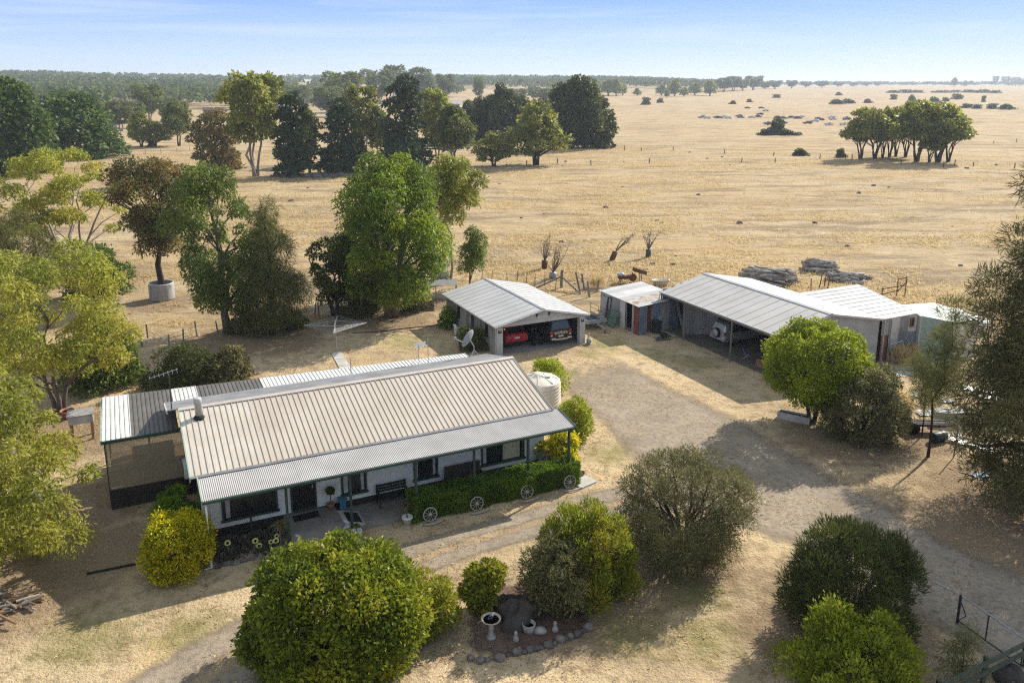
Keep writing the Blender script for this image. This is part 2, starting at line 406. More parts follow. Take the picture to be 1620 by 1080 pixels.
# ------------------------------------------------------------------ the ground
def ground_material():
    m, n, l, p = nmat('dry_ground')
    g = n.new('ShaderNodeNewGeometry').outputs['Position']
    def att(nm):
        a = n.new('ShaderNodeAttribute'); a.attribute_name = nm; return a.outputs['Fac']
    big = noise(n, l, g, 0.03, 7, 0.65, (1, 2.0, 1))
    mid = noise(n, l, g, 0.16, 6, 0.65, (0.8, 1.5, 1), 0.6)
    fine = noise(n, l, g, 1.3, 6, 0.7)
    vfine = noise(n, l, g, 9.0, 4, 0.7)
    straw = mix(n, l, ramp(n, l, mid, 0.3, 0.7), lin(190, 169, 134), lin(168, 146, 110))
    straw = mix(n, l, ramp(n, l, big, 0.42, 0.68), straw, lin(182, 154, 110))
    straw = mix(n, l, mth(n, l, 'MULTIPLY', ramp(n, l, fine, 0.52, 0.72), 0.75), straw, lin(142, 122, 94))
    patch = noise(n, l, g, 0.009, 8, 0.68, (0.8, 2.4, 1))
    straw = mix(n, l, mth(n, l, 'MULTIPLY', ramp(n, l, patch, 0.52, 0.62), 0.7), straw, lin(160, 134, 96))
    straw = mix(n, l, mth(n, l, 'MULTIPLY', ramp(n, l, patch, 0.44, 0.36), 0.6), straw, lin(176, 160, 132))
    scrub = mth(n, l, 'MULTIPLY', ramp(n, l, noise(n, l, g, 0.022, 8, 0.75, (0.7, 2.6, 1)), 0.58, 0.66), 0.7)
    straw = mix(n, l, scrub, straw, lin(126, 110, 82))
    tuft = noise(n, l, g, 0.55, 7, 0.75, (0.7, 1.9, 1), 0.8)
    straw = mix(n, l, mth(n, l, 'MULTIPLY', ramp(n, l, tuft, 0.5, 0.68), 0.55), straw, lin(222, 200, 158))
    straw = mix(n, l, mth(n, l, 'MULTIPLY', ramp(n, l, tuft, 0.46, 0.32), 0.65), straw, lin(132, 112, 84))
    bare = mth(n, l, 'MULTIPLY', ramp(n, l, noise(n, l, g, 0.075, 7, 0.72, (0.8, 2.4, 1)), 0.48, 0.62), 0.85)
    straw = mix(n, l, bare, straw, lin(132, 114, 90))
    yard = mix(n, l, ramp(n, l, mid, 0.35, 0.68), lin(210, 186, 147), lin(178, 156, 122))
    yard = mix(n, l, ramp(n, l, fine, 0.46, 0.70), yard, lin(152, 131, 102))
    yard = mix(n, l, mth(n, l, 'MULTIPLY', ramp(n, l, noise(n, l, g, 0.35, 5, 0.6), 0.5, 0.7), 0.55), yard, lin(214, 184, 134))
    # bits of bark and dead leaf
    vo = n.new('ShaderNodeTexVoronoi'); vo.inputs['Scale'].default_value = 7.0; vo.inputs['Randomness'].default_value = 1
    l.new(g, vo.inputs['Vector'])
    flk = mth(n, l, 'MULTIPLY', ramp(n, l, vo.outputs['Distance'], 0.13, 0.05), ramp(n, l, noise(n, l, g, 0.9, 3), 0.42, 0.6))
    yard = mix(n, l, mth(n, l, 'MULTIPLY', flk, 0.7), yard, lin(232, 214, 182))
    col = mix(n, l, ramp(n, l, mth(n, l, 'ADD', att('yard'), mth(n, l, 'MULTIPLY', mth(n, l, 'SUBTRACT', mid, 0.5), 0.9)), 0.3, 0.7), straw, yard)
    lit = ramp(n, l, mth(n, l, 'ADD', att('litter'), mth(n, l, 'MULTIPLY', mth(n, l, 'SUBTRACT', fine, 0.5), 0.8)), 0.35, 0.8)
    litc = mix(n, l, ramp(n, l, vfine, 0.4, 0.62), lin(120, 100, 78), lin(160, 138, 110))
    col = mix(n, l, mth(n, l, 'MULTIPLY', lit, 0.85), col, litc)
    grn = mth(n, l, 'MULTIPLY', ramp(n, l, mth(n, l, 'ADD', att('green'), mth(n, l, 'MULTIPLY', mth(n, l, 'SUBTRACT', fine, 0.5), 1.0)), 0.3, 0.85), 0.6)
    col = mix(n, l, grn, col, lin(126, 124, 66))
    tram = ramp(n, l, mth(n, l, 'ADD', att('bare'), mth(n, l, 'MULTIPLY', mth(n, l, 'SUBTRACT', fine, 0.5), 0.9)), 0.35, 0.75)
    col = mix(n, l, mth(n, l, 'MULTIPLY', tram, 0.8), col, mix(n, l, ramp(n, l, vfine, 0.35, 0.65), lin(150, 136, 118), lin(122, 108, 92)))
    col = mix(n, l, mth(n, l, 'MULTIPLY', ramp(n, l, vfine, 0.45, 0.75), 0.4), col, mix(n, l, 0.5, col, (0.06, 0.045, 0.03)))
    l.new(col, p.inputs['Base Color'])
    p.inputs['Roughness'].default_value = 0.95
    p.inputs['Specular IOR Level'].default_value = 0.1
    bump(n, l, p, mth(n, l, 'ADD', vfine, mth(n, l, 'MULTIPLY', fine, 2.0)), 0.9, 0.14)
    return m
def graded(lo, hi, step, far, ratio=1.16):
    mid = list(np.arange(lo, hi + step * 0.5, step))
    out = []; d = step; x = hi
    while x < far: d *= ratio; x += d; out.append(x)
    inn = []; d = step; x = lo
    while x > -far: d *= ratio; x -= d; inn.append(x)
    return np.array(inn[::-1] + mid + out)
def smst(a, b, x):
    t = np.clip((x - a) / (b - a), 0, 1); return t * t * (3 - 2 * t)
gx = graded(-62, 62, 0.75, 14000); gy = graded(16, 112, 0.75, 16000)
gy = gy[gy > -60]
GX, GY = np.meshgrid(gx, gy)
vx, vy = GX.ravel(), GY.ravel()
vz = hz(vx, vy)
nx, ny = len(gx), len(gy)
ii, jj = np.meshgrid(np.arange(nx - 1), np.arange(ny - 1))
b0 = (jj * nx + ii).ravel()
quads = np.stack([b0, b0 + 1, b0 + nx + 1, b0 + nx], 1)
def np_mesh(name, V, Q, mats, face_attr=None, pt_attr=None, smooth=False, mi=None):
    me = bpy.data.meshes.new(name)
    k = Q.shape[1]
    me.vertices.add(len(V)); me.vertices.foreach_set('co', np.ascontiguousarray(V, dtype=np.float32).ravel())
    me.loops.add(Q.size); me.loops.foreach_set('vertex_index', np.ascontiguousarray(Q, dtype=np.int32).ravel())
    me.polygons.add(len(Q)); me.polygons.foreach_set('loop_start', np.arange(0, Q.size, k, dtype=np.int32))
    try: me.polygons.foreach_set('loop_total', np.full(len(Q), k, dtype=np.int32))
    except Exception: pass
    if smooth: me.polygons.foreach_set('use_smooth', np.ones(len(Q), dtype=bool))
    for m in (mats if isinstance(mats, (list, tuple)) else [mats]): me.materials.append(m)
    if mi is not None: me.polygons.foreach_set('material_index', np.asarray(mi, dtype=np.int32))
    me.update(calc_edges=True)
    for dom, d in (('FACE', face_attr), ('POINT', pt_attr)):
        for nm, arr in (d or {}).items():
            a = me.attributes.new(nm, 'FLOAT', dom); a.data.foreach_set('value', np.ascontiguousarray(arr, dtype=np.float32))
    return me
yb = sorted(G(*q) for q in [(-200, 720), (0, 640), (220, 552), (360, 536), (500, 512), (700, 494), (760, 482), (900, 480), (950, 505), (1040, 500), (1060, 470), (1200, 470), (1460, 500), (1560, 560), (1700, 640), (2200, 760)])
ybx = [q[0] for q in yb]; yby = [q[1] for q in yb]
dist = vy - np.interp(vx, ybx, yby)
yard_a = 1 - smst(-2.5, 3.5, dist)
def spot(px, py, r):
    x, y = G(px, py); return np.exp(-(((vx - x) ** 2 + (vy - y) ** 2) / (r * r)))
litter = np.zeros_like(vx)
for q in [(90, 690, 6), (40, 900, 6), (130, 800, 4), (360, 540, 5), (440, 540, 5), (540, 510, 4), (620, 505, 5), (330, 610, 4), (255, 480, 4), (1330, 690, 5), (1440, 700, 3.5), (1600, 800, 6), (1500, 820, 3), (1060, 890, 4), (1350, 960, 4.5), (930, 960, 4), (560, 1000, 4), (1560, 880, 4), (1230, 1000, 2.5), (170, 870, 3), (690, 480, 3), (160, 440, 7)]:
    litter = np.maximum(litter, spot(*q))
green = np.zeros_like(vx)
for q in [(965, 720, 2.0), (1000, 700, 1.6), (930, 560, 1.5), (960, 545, 2.5), (1040, 560, 2.5), (1100, 575, 2.5), (900, 590, 1.5), (130, 1010, 2.5), (300, 1000, 2), (1000, 1000, 2), (1120, 1010, 2), (1100, 940, 2), (640, 540, 3)]:
    green = np.maximum(green, spot(*q) * 0.8)
bare_a = np.zeros_like(vx)
for q in [(780, 400, 4), (860, 400, 3), (930, 440, 3), (1000, 640, 3), (600, 330, 6), (500, 330, 6), (700, 1010, 2), (900, 385, 3)]:
    bare_a = np.maximum(bare_a, spot(*q) * 0.7)
GROUND_M = ground_material()
gme = np_mesh('ground', np.stack([vx, vy, vz], 1), quads, GROUND_M, None, {'yard': yard_a, 'litter': litter, 'green': green, 'bare': bare_a}, True)
struct(link('ground', gme))

def gravel_material(name, twin):
    m, n, l, p = nmat(name)
    g = n.new('ShaderNodeNewGeometry').outputs['Position']
    def att(nm):
        a = n.new('ShaderNodeAttribute'); a.attribute_name = nm; return a.outputs['Fac']
    mid = noise(n, l, g, 0.5, 6, 0.65); fine = noise(n, l, g, 4, 5, 0.7); vf = noise(n, l, g, 22, 3, 0.7)
    streak = noise(n, l, att('u'), 5.0, 4, 0.6)
    col = mix(n, l, ramp(n, l, mid, 0.3, 0.7), lin(162, 147, 127), lin(138, 125, 107))
    col = mix(n, l, ramp(n, l, fine, 0.45, 0.7), col, lin(116, 105, 90))
    col = mix(n, l, mth(n, l, 'MULTIPLY', ramp(n, l, vf, 0.55, 0.68), 0.7), col, lin(186, 176, 158))
    col = mix(n, l, mth(n, l, 'MULTIPLY', ramp(n, l, noise(n, l, g, 0.9, 5, 0.6), 0.52, 0.68), 0.6), col, lin(168, 150, 122))
    l.new(col, p.inputs['Base Color']); p.inputs['Roughness'].default_value = 0.95
    p.inputs['Specular IOR Level'].default_value = 0.15
    bump(n, l, p, mth(n, l, 'ADD', vf, fine), 0.8, 0.05)
    e = mth(n, l, 'ADD', att('edge'), mth(n, l, 'MULTIPLY', mth(n, l, 'SUBTRACT', noise(n, l, g, 1.1, 6, 0.75), 0.5), 0.75))
    al = ramp(n, l, e, 0.12, 0.62)
    if twin:
        c = mth(n, l, 'ADD', mth(n, l, 'ABSOLUTE', mth(n, l, 'SUBTRACT', att('u'), 0.03)), mth(n, l, 'MULTIPLY', mth(n, l, 'SUBTRACT', noise(n, l, g, 1.6, 6, 0.75), 0.5), 0.55))
        al = mth(n, l, 'MULTIPLY', al, ramp(n, l, c, 0.08, 0.28, 0.12, 1.0))
    tr = n.new('ShaderNodeBsdfTransparent'); mx = n.new('ShaderNodeMixShader')
    l.new(al, mx.inputs[0]); l.new(tr.outputs[0], mx.inputs[1]); l.new(p.outputs[0], mx.inputs[2])
    l.new(mx.outputs[0], n['Material Output'].inputs['Surface'])
    return m
def resample(pts, n):
    pts = np.array(pts, float); d = np.r_[0, np.cumsum(np.hypot(*np.diff(pts, axis=0).T))]
    t = np.linspace(0, d[-1], n)
    x = np.interp(t, d, pts[:, 0]); y = np.interp(t, d, pts[:, 1])
    k = np.ones(9) / 9
    def sm(u): return np.convolve(np.r_[[u[0]] * 4, u, [u[-1]] * 4], k, 'valid')
    return np.stack([sm(x), sm(y)], 1)
def strip(name, L, R, m, z=0.006, n=90, w=22, ends=(0.0, 0.0)):
    L = resample([G(*q) for q in L], n); R = resample([G(*q) for q in R], n)
    t = np.linspace(-1, 1, w)
    V = []; U = []; E = []
    for i in range(n):
        for j in range(w):
            q = L[i] * (1 - t[j]) / 2 + R[i] * (1 + t[j]) / 2
            V.append((q[0], q[1], z)); U.append(t[j])
            s = i / (n - 1)
            ed = (1 - abs(t[j])) * 1.6
            if ends[0]: ed = min(ed, s / ends[0])
            if ends[1]: ed = min(ed, (1 - s) / ends[1])
            E.append(min(ed, 1))
    a = (np.arange(n - 1)[:, None] * w + np.arange(w - 1)[None]).ravel()
    Q = np.stack([a, a + 1, a + w + 1, a + w], 1)
    return struct(link(name, np_mesh(name, np.array(V), Q, m, None, {'u': np.array(U), 'edge': np.array(E)})))
strip('gravel_drive',
      [(840, 580), (880, 615), (930, 665), (975, 720), (1010, 775), (1110, 828), (1240, 872), (1340, 905), (1450, 985), (1560, 1060), (1760, 1200)],
      [(935, 548), (985, 565), (1065, 605), (1130, 635), (1205, 665), (1265, 710), (1350, 757), (1415, 795), (1480, 840), (1560, 875), (1800, 960)],
      gravel_material('gravel_wide', False), 0.006, 110, 26, (0.32, 0))
strip('gravel_track',
      [(1120, 735), (1030, 755), (960, 768), (880, 788), (760, 822), (650, 850), (560, 882), (450, 930), (340, 985), (200, 1060), (60, 1150)],
      [(1150, 800), (1060, 815), (960, 830), (860, 852), (760, 882), (680, 915), (600, 955), (520, 1010), (440, 1075), (330, 1170), (200, 1300)],
      gravel_material('gravel_twin', True), 0.012, 110, 26, (0.08, 0))

# a bit of sealed road bending past the trees on the far side
rm = mat('asphalt', (0.075, 0.075, 0.08), (0.06, 0.06, 0.063), 0.1, 0.8)
rb = MB()
rl = [(120, 196), (150, 190), (166, 184), (172, 190), (176, 198), (172, 206)]; rr = [(120, 200), (154, 194), (172, 184), (181, 189), (186, 199), (184, 208)]
vs = []
for q, r in zip(rl, rr):
    for u in (q, r):
        x, y, z = gpt(*u); vs.append((x, y, z + 0.35))
rb.add(vs, [(2 * i, 2 * i + 1, 2 * i + 3, 2 * i + 2) for i in range(len(rl) - 1)])
struct(rb.build('road', rm))

# ------------------------------------------------------------------ plants
def rnd_dirs(rg, n):
    u = rg.normal(size=(n, 3)); return u / np.linalg.norm(u, axis=1, keepdims=True)
def leaf_arrays(C, R, N, size, asp, rg, droop=0.3, out=0.6, up=0.25, shell=0.45, jit=0.55, low=-0.7, tone=0.35):
    """N leaf blades spread through clumps with centres C (k,3) and radii R (k,3)"""
    wgt = (R[:, 0] * R[:, 1]) ** 0.9; wgt = wgt / wgt.sum()
    k = rg.choice(len(C), N, p=wgt)
    u = rnd_dirs(rg, N); u[:, 2] = np.where(u[:, 2] < low, -u[:, 2], u[:, 2])
    rho = (shell + (1.0 - shell) * rg.random(N) ** 0.7) * (1 + 0.3 * rg.random(N) ** 4)
    pos = C[k] + R[k] * u * rho[:, None]
    d = rnd_dirs(rg, N) * 0.8 + u * out + np.array([0, 0, -1.0]) * droop
    d /= np.linalg.norm(d, axis=1, keepdims=True) + 1e-9
    nn = rnd_dirs(rg, N) * 0.85 + u * 0.6 + np.array([0, 0, up])
    s = np.cross(d, nn); s /= np.linalg.norm(s, axis=1, keepdims=True) + 1e-9
    L = size * (1 + jit * (rg.random(N) * 2 - 1))[:, None]
    Wd = L * asp * 0.5
    V = np.empty((N, 4, 3))
    V[:, 0] = pos; V[:, 1] = pos + d * L * 0.45 + s * Wd
    V[:, 2] = pos + d * L; V[:, 3] = pos + d * L * 0.45 - s * Wd
    ct = rg.random(len(C))
    v = np.clip((1 - tone) * rg.random(N) + tone * ct[k], 0, 1)
    return V.reshape(-1, 3), v
def leaf_mesh(name, V, v, m):
    return np_mesh(name, V, np.arange(len(V)).reshape(-1, 4), m, {'v': v})
PROF = {
    'euc': lambda t: np.sqrt(np.clip(1 - (1.7 * (t - 0.56)) ** 2, 0.02, 1)),
    'dome': lambda t: np.sqrt(np.clip(1 - t ** 2.2, 0.02, 1)),
    'ball': lambda t: np.sqrt(np.clip(1 - (2 * t - 0.9) ** 2 * 0.82, 0.03, 1)),
    'cone': lambda t: np.clip(1.0 - t, 0.03, 1) ** 0.85,
    'pine': lambda t: np.clip(1.02 - t, 0.05, 1) ** 0.6 * (0.78 + 0.22 * np.cos(t * 26)),
    'column': lambda t: np.clip(np.sin(np.clip(t * 0.9 + 0.13, 0, 1) * math.pi), 0.05, 1) ** 0.55,
    'vase': lambda t: np.clip(0.35 + 0.75 * t, 0, 1) * np.sqrt(np.clip(1.08 - t ** 3, 0.05, 1)),
    'spire': lambda t: np.clip(1.05 - t, 0.03, 1) ** 0.7 * (0.55 + 0.45 * np.clip(t * 6, 0, 1)),
}
def crown_clumps(rg, h, w, base, prof, nc, rc, flat, lean=(0, 0), hollow=0.3, lobe=1.0):
    C = []
    zb, zt = base * h, h
    ph = rg.random(4) * 6.28
    for i in range(nc):
        best = None
        for _ in range(7):
            t = rg.random(); a = rg.random() * 2 * math.pi
            r = w / 2 * float(PROF[prof](np.array(t))) * math.sqrt(hollow + (1 - hollow) * rg.random()) * (1 - rc * 1.7)
            r *= 1 + lobe * 0.2 * math.sin(2 * a + ph[0] + 4 * t) + lobe * 0.16 * math.sin(5 * a + ph[1] - 7 * t)
            z = zb + (zt - zb) * t
            z = min(max(z, zb), zt - rc * w * flat * 0.95)
            c = np.array([r * math.cos(a) + lean[0] * t, r * math.sin(a) + lean[1] * t, z])
            dmin = 1e9 if not C else min(np.linalg.norm((c - q) * np.array([1, 1, 1.1])) for q in C)
            if best is None or dmin > best[0]: best = (dmin, c)
        C.append(best[1])
    C = np.array(C)
    R = rc * w * (0.55 + 0.95 * rg.random(nc) ** 1.3)
    R = np.stack([R, R, R * flat], 1)
    return C, R
def plant(name, label, cat, x, y, h, w, base, prof, leafm, bark, N, size, asp=0.4, nc=40, rc=0.13, flat=0.75, seed=1,
          stems=1, tr=None, lean=(0, 0), spread=0.25, droop=0.3, out=0.6, shell=0.45, group=None, z=0.0, hollow=0.3,
          twigs=1.0, rz=0.0, extra=None, low=-0.7, tone=0.35, crown_name='crown', up=0.25, lobe=1.0):
    rg = np.random.default_rng(seed)
    T = thing(name, label, cat, (x, y, z), rz, group)
    C, R = crown_clumps(rg, h, w, base, prof, nc, rc, flat, lean, hollow, lobe)
    if extra is not None:
        C = np.vstack([C, np.array([e[:3] for e in extra])])
        R = np.vstack([R, np.array([(e[3], e[3], e[3] * flat) for e in extra])])
    N = int(N * 1.35); size = size * 1.15; asp = asp * 1.1 if asp < 0.25 else asp * 1.2
    V, v = leaf_arrays(C, R, N, size, asp, rg, droop, out, up, shell, low=low, tone=tone)
    keep = V.reshape(-1, 4, 3)[:, :, 2].min(1) > 0.02
    V = V.reshape(-1, 4, 3)[keep].reshape(-1, 3); v = v[keep]
    link(crown_name, leaf_mesh(crown_name, V, v, leafm), T)
    tr = tr or h * 0.022
    mb = MB()
    paths = []
    for s in range(stems):
        a = 2 * math.pi * (s + rg.random() * 0.6) / stems
        sp = spread * w * (0.6 + 0.5 * rg.random()) if stems > 1 else spread * w * 0.12
        top = np.array([lean[0] * 0.8 + sp * math.cos(a), lean[1] * 0.8 + sp * math.sin(a), h * (0.86 if stems == 1 else 0.75)])
        o = np.array([math.cos(a), math.sin(a), 0]) * (tr * 0.8 if stems > 1 else 0)
        pts = []
        for i in range(8):
            t = i / 7
            bend = math.sin(t * math.pi) * 0.05 * h * rg.normal() * 0.5
            pts.append(o * (1 - t) + top * np.array([t ** 1.25, t ** 1.25, t]) + np.array([bend * math.sin(a), -bend * math.cos(a), -0.15 if i == 0 else 0]))
        rr_ = tr if stems == 1 else tr * 0.75
        rad = [rr_ * (1.25 if i == 0 else 1) * (1 - 0.82 * (i / 7)) for i in range(8)]
        mb.tube(pts, rad, 8); paths.append(np.array(pts))
    for c, r in zip(C, R):
        if rg.random() > twigs * (0.55 if N > 12000 else 0.8): continue
        best = min(range(len(paths)), key=lambda i: np.min(np.hypot(paths[i][:, 0] - c[0], paths[i][:, 1] - c[1])))
        pth = paths[best]
        hd = math.hypot(c[0] - np.interp(c[2], pth[:, 2], pth[:, 0]), c[1] - np.interp(c[2], pth[:, 2], pth[:, 1]))
        za = min(max(c[2] - hd * (0.5 + 0.5 * rg.random()) - 0.04 * h, h * base * 0.6 + 0.1), pth[-1, 2] * 0.98)
        if prof in ('pine', 'cone', 'spire'): za = min(max(c[2] - hd * 0.12, 0.3), pth[-1, 2] * 0.98)
        st = np.array([np.interp(za, pth[:, 2], pth[:, 0]), np.interp(za, pth[:, 2], pth[:, 1]), za])
        frac = 1 - za / h
        r0 = max(tr * (0.14 + 0.42 * frac) * (0.5 + 0.5 * min(1, hd / (0.4 * w + 1e-6))), tr * 0.08)
        m1 = st * 0.55 + c * 0.45 + np.array([rg.normal() * 0.03 * w, rg.normal() * 0.03 * w, 0.02 * h])
        m2 = st * 0.2 + c * 0.8 + np.array([rg.normal() * 0.03 * w, rg.normal() * 0.03 * w, 0.01 * h])
        mb.tube([st, m1, m2, c + R[0] * 0.2 * rg.normal(size=3)], [r0, r0 * 0.7, r0 * 0.45, r0 * 0.2], 5, False)
    mb.build('trunk', bark, T, True)
    return T

LEAF = {
 'euc': leafmat('gum_leaves', [lin(56, 62, 32), lin(92, 98, 48), lin(132, 132, 68), lin(110, 106, 62)], 0.34, 0.45),
 'euc_y': leafmat('yellow_gum_leaves', [lin(72, 78, 38), lin(110, 114, 54), lin(148, 146, 72), lin(128, 114, 70)], 0.36, 0.45),
 'euc_b': leafmat('bronze_gum_leaves', [lin(54, 58, 36), lin(82, 82, 50), lin(106, 94, 60), lin(124, 100, 64)], 0.28, 0.5),
 'euc_far': leafmat('distant_gum_leaves', [lin(62, 70, 40), lin(90, 97, 52), lin(116, 118, 62)], 0.25, 0.55),
 'willow': leafmat('myrtle_green_leaves', [lin(60, 70, 38), lin(90, 102, 52), lin(122, 128, 66)], 0.3, 0.5),
 'pepper': leafmat('bright_tree_leaves', [lin(50, 64, 28), lin(84, 98, 40), lin(126, 134, 52)], 0.36, 0.45),
 'casu': leafmat('sheoak_needles', [lin(62, 68, 42), lin(92, 94, 54), lin(118, 114, 66)], 0.2, 0.6),
 'casu_d': leafmat('dark_sheoak_needles', [lin(50, 52, 34), lin(78, 76, 46), lin(106, 98, 62)], 0.18, 0.6),
 'pine': leafmat('pine_needles', [lin(38, 48, 32), lin(58, 70, 44), lin(84, 92, 54)], 0.12, 0.6),
 'oak': leafmat('oak_leaves', [lin(44, 56, 30), lin(68, 84, 40), lin(94, 106, 52)], 0.22, 0.5),
 'dark': leafmat('dark_shrub_leaves', [lin(44, 50, 28), lin(70, 76, 40), lin(98, 100, 54)], 0.2, 0.5),
 'olive': leafmat('olive_shrub_leaves', [lin(58, 58, 40), lin(88, 86, 56), lin(122, 116, 78)], 0.22, 0.5),
 'grey': leafmat('grey_shrub_leaves', [lin(110, 116, 100), lin(140, 145, 126), lin(160, 162, 142)], 0.25, 0.6),
 'lilly': leafmat('glossy_hedge_leaves', [lin(48, 60, 24), lin(82, 94, 36), lin(120, 126, 50), lin(146, 138, 62)], 0.3, 0.42, 0.35),
 'hedge': leafmat('box_hedge_leaves', [lin(52, 72, 26), lin(82, 104, 38), lin(116, 134, 54)], 0.25, 0.4),
 'lime': leafmat('lime_leaves', [lin(82, 92, 36), lin(116, 124, 48), lin(150, 150, 70)], 0.34, 0.4),
 'round': leafmat('round_bush_leaves', [lin(80, 90, 34), lin(112, 122, 44), lin(146, 150, 60)], 0.32, 0.45),
 'gold': leafmat('golden_leaves', [lin(74, 88, 18), lin(128, 130, 20), lin(190, 178, 24), lin(206, 188, 30)], 0.34, 0.45),
 'bottle': leafmat('bottlebrush_leaves', [lin(66, 74, 32), lin(96, 104, 42), lin(128, 130, 56), lin(130, 100, 46)], 0.3, 0.45),
 'succ': leafmat('dusky_succulent', [lin(48, 50, 40), lin(76, 76, 62), lin(104, 96, 86)], 0.1, 0.5),
 'reeds': leafmat('dry_grass_blades', [lin(148, 130, 98), lin(174, 156, 120), lin(198, 182, 148)], 0.3, 0.7, 0.1),
 'litter': leafmat('fallen_leaves', [lin(96, 74, 52), lin(150, 122, 90), lin(206, 186, 152)], 0.0, 0.8, 0.1),
 'wood': leafmat('woodland_leaves', [lin(58, 66, 44), lin(80, 88, 56), lin(100, 104, 66)], 0.2, 0.6, 0.1),
}

# ------------------------------------------------------------------ building helpers
def sheet_mesh(name, width, L, mats, kind='rib', pitch=0.25, rh=0.035, rw=0.05):
    """one roofing or walling sheet: x across, y along its length"""
    prof = []
    if kind == 'corr':
        n = int(round(width / 0.0762)) * 4
        prof = [(width * i / n, 0.009 * math.cos(2 * math.pi * i / 4), 0) for i in range(n + 1)]
    elif kind == 'rib':
        k = int(round(width / pitch)); x = 0
        for i in range(k):
            x0 = i * width / k; x1 = (i + 1) * width / k; m = x1 - rw
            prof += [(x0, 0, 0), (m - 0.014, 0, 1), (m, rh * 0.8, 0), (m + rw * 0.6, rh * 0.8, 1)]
        prof.append((width, 0, 0))
    else:
        prof = [(0, 0, 0), (width - 0.05, 0, 1), (width - 0.04, 0.022, 1), (width - 0.01, 0.022, 1), (width, 0, 0)]
    mb = MB(); n = len(prof); ys = [0, L]
    mb.v = [(x, y, z) for y in ys for (x, z, _) in prof]
    for i in range(n - 1):
        mb.f.append((i, i + 1, n + i + 1, n + i)); mb.mi.append(prof[i][2] if len(mats) > 1 else 0)
    return mb.mesh(name, mats)
def holes_wall(mb, axis, c, t, u0, u1, z0, z1, holes):
    """solid wall piece on one axis around rectangular openings (u0,u1,z0,z1)"""
    us = sorted({u0, u1, *[h[0] for h in holes], *[h[1] for h in holes]})
    for i in range(len(us) - 1):
        a, b = us[i], us[i + 1]; m = (a + b) / 2
        cuts = sorted([(h[2], h[3]) for h in holes if h[0] < m < h[1]])
        z = z0
        for (p, q) in cuts + [(z1, z1)]:
            if p > z + 1e-6:
                if axis == 'x': mb.box(a, b, c, c + t, z, p)
                else: mb.box(c, c + t, a, b, z, p)
            z = q
    return mb
def gable_wall(mb, axis, c, t, pts): return mb.prism(pts, axis, c, c + t)
def slope_sheets(parent, name, me, n, pitch, x0, y0, z0, ang, rz=0.0, first=0, mats=None):
    out = []
    for i in range(n):
        o = link(name, me, parent)
        ca, sa = math.cos(rz), math.sin(rz)
        o.location = (x0 + ca * pitch * i, y0 + sa * pitch * i, z0 + 0.0015 * (i % 2))
        o.rotation_euler = Matrix.Rotation(rz, 4, 'Z').__matmul__(Matrix.Rotation(ang, 4, 'X')).to_euler()
        out.append(o)
    return out

# ------------------------------------------------------------------ the farmhouse
HO = (2.15, 33.75, 0)
house = thing_ab('farmhouse', 'long white weatherboard farmhouse with cream ribbed iron roof and front verandah', 'house', HO[0], HO[1])
def hb(): return MB(HO)
wins = [(2.63, 4.8, 0.95, 2.25), (5.49, 6.47, 0.72, 2.6), (7.73, 8.76, 0.95, 2.25), (11.14, 12.2, 0.95, 2.25), (14.57, 16.75, 0.95, 2.2)]
w = hb()
holes_wall(w, 'x', 33.75, 0.12, 2.15, 17.94, 0.6, 3.28, wins)
w.prism([(33.87, 0.6), (41.0, 0.6), (41.0, 3.7), (37.9, 4.5), (33.87, 3.3)], 'x', 2.15, 2.27)
w.prism([(33.87, 0.6), (41.0, 0.6), (41.0, 3.7), (37.9, 4.5), (33.87, 3.3)], 'x', 17.82, 17.94)
w.box(2.27, 17.82, 40.9, 41.0, 0.6, 3.68)
w.build('wall', WHITE, house)
# lapped boards along the front
bd = MB(); bd.prism([(0, 0), (-0.022, 0.004), (-0.006, 0.168), (0, 0.168)], 'x', 0, 1)
bme = bd.mesh('weatherboard', WHITE)
def boards(u0, u1, z0, z1):
    z = z0
    while z < z1 - 0.05:
        link('weatherboard', bme, house, (u0 - HO[0], 33.75 - HO[1], z), None, (u1 - u0, 1, min(1, (z1 - z) / 0.168))); z += 0.17
for u0, u1 in ((2.16, 2.6), (4.83, 5.46), (6.5, 7.7), (8.79, 11.11), (12.23, 14.54), (16.78, 17.93)): boards(u0, u1, 0.62, 2.85)
for u0, u1 in ((2.6, 4.83), (7.7, 8.79), (11.11, 12.23), (14.54, 16.78)): boards(u0, u1, 0.62, 0.9)
s = hb(); s.box(2.3, 17.8, 34.2, 40.6, 0, 0.598); s.build('floor_base', TIMBER_D, house)
for k in range(4):
    s = hb(); s.box(2.2, 5.2, 33.78, 33.82, 0.03 + k * 0.145, 0.14 + k * 0.145); s.build('base_board', TIMBER_D, house)
s = hb(); s.box(7.5, 17.9, 33.80, 33.9, 0, 0.599); s.build('base_panel', TIMBER_D, house)
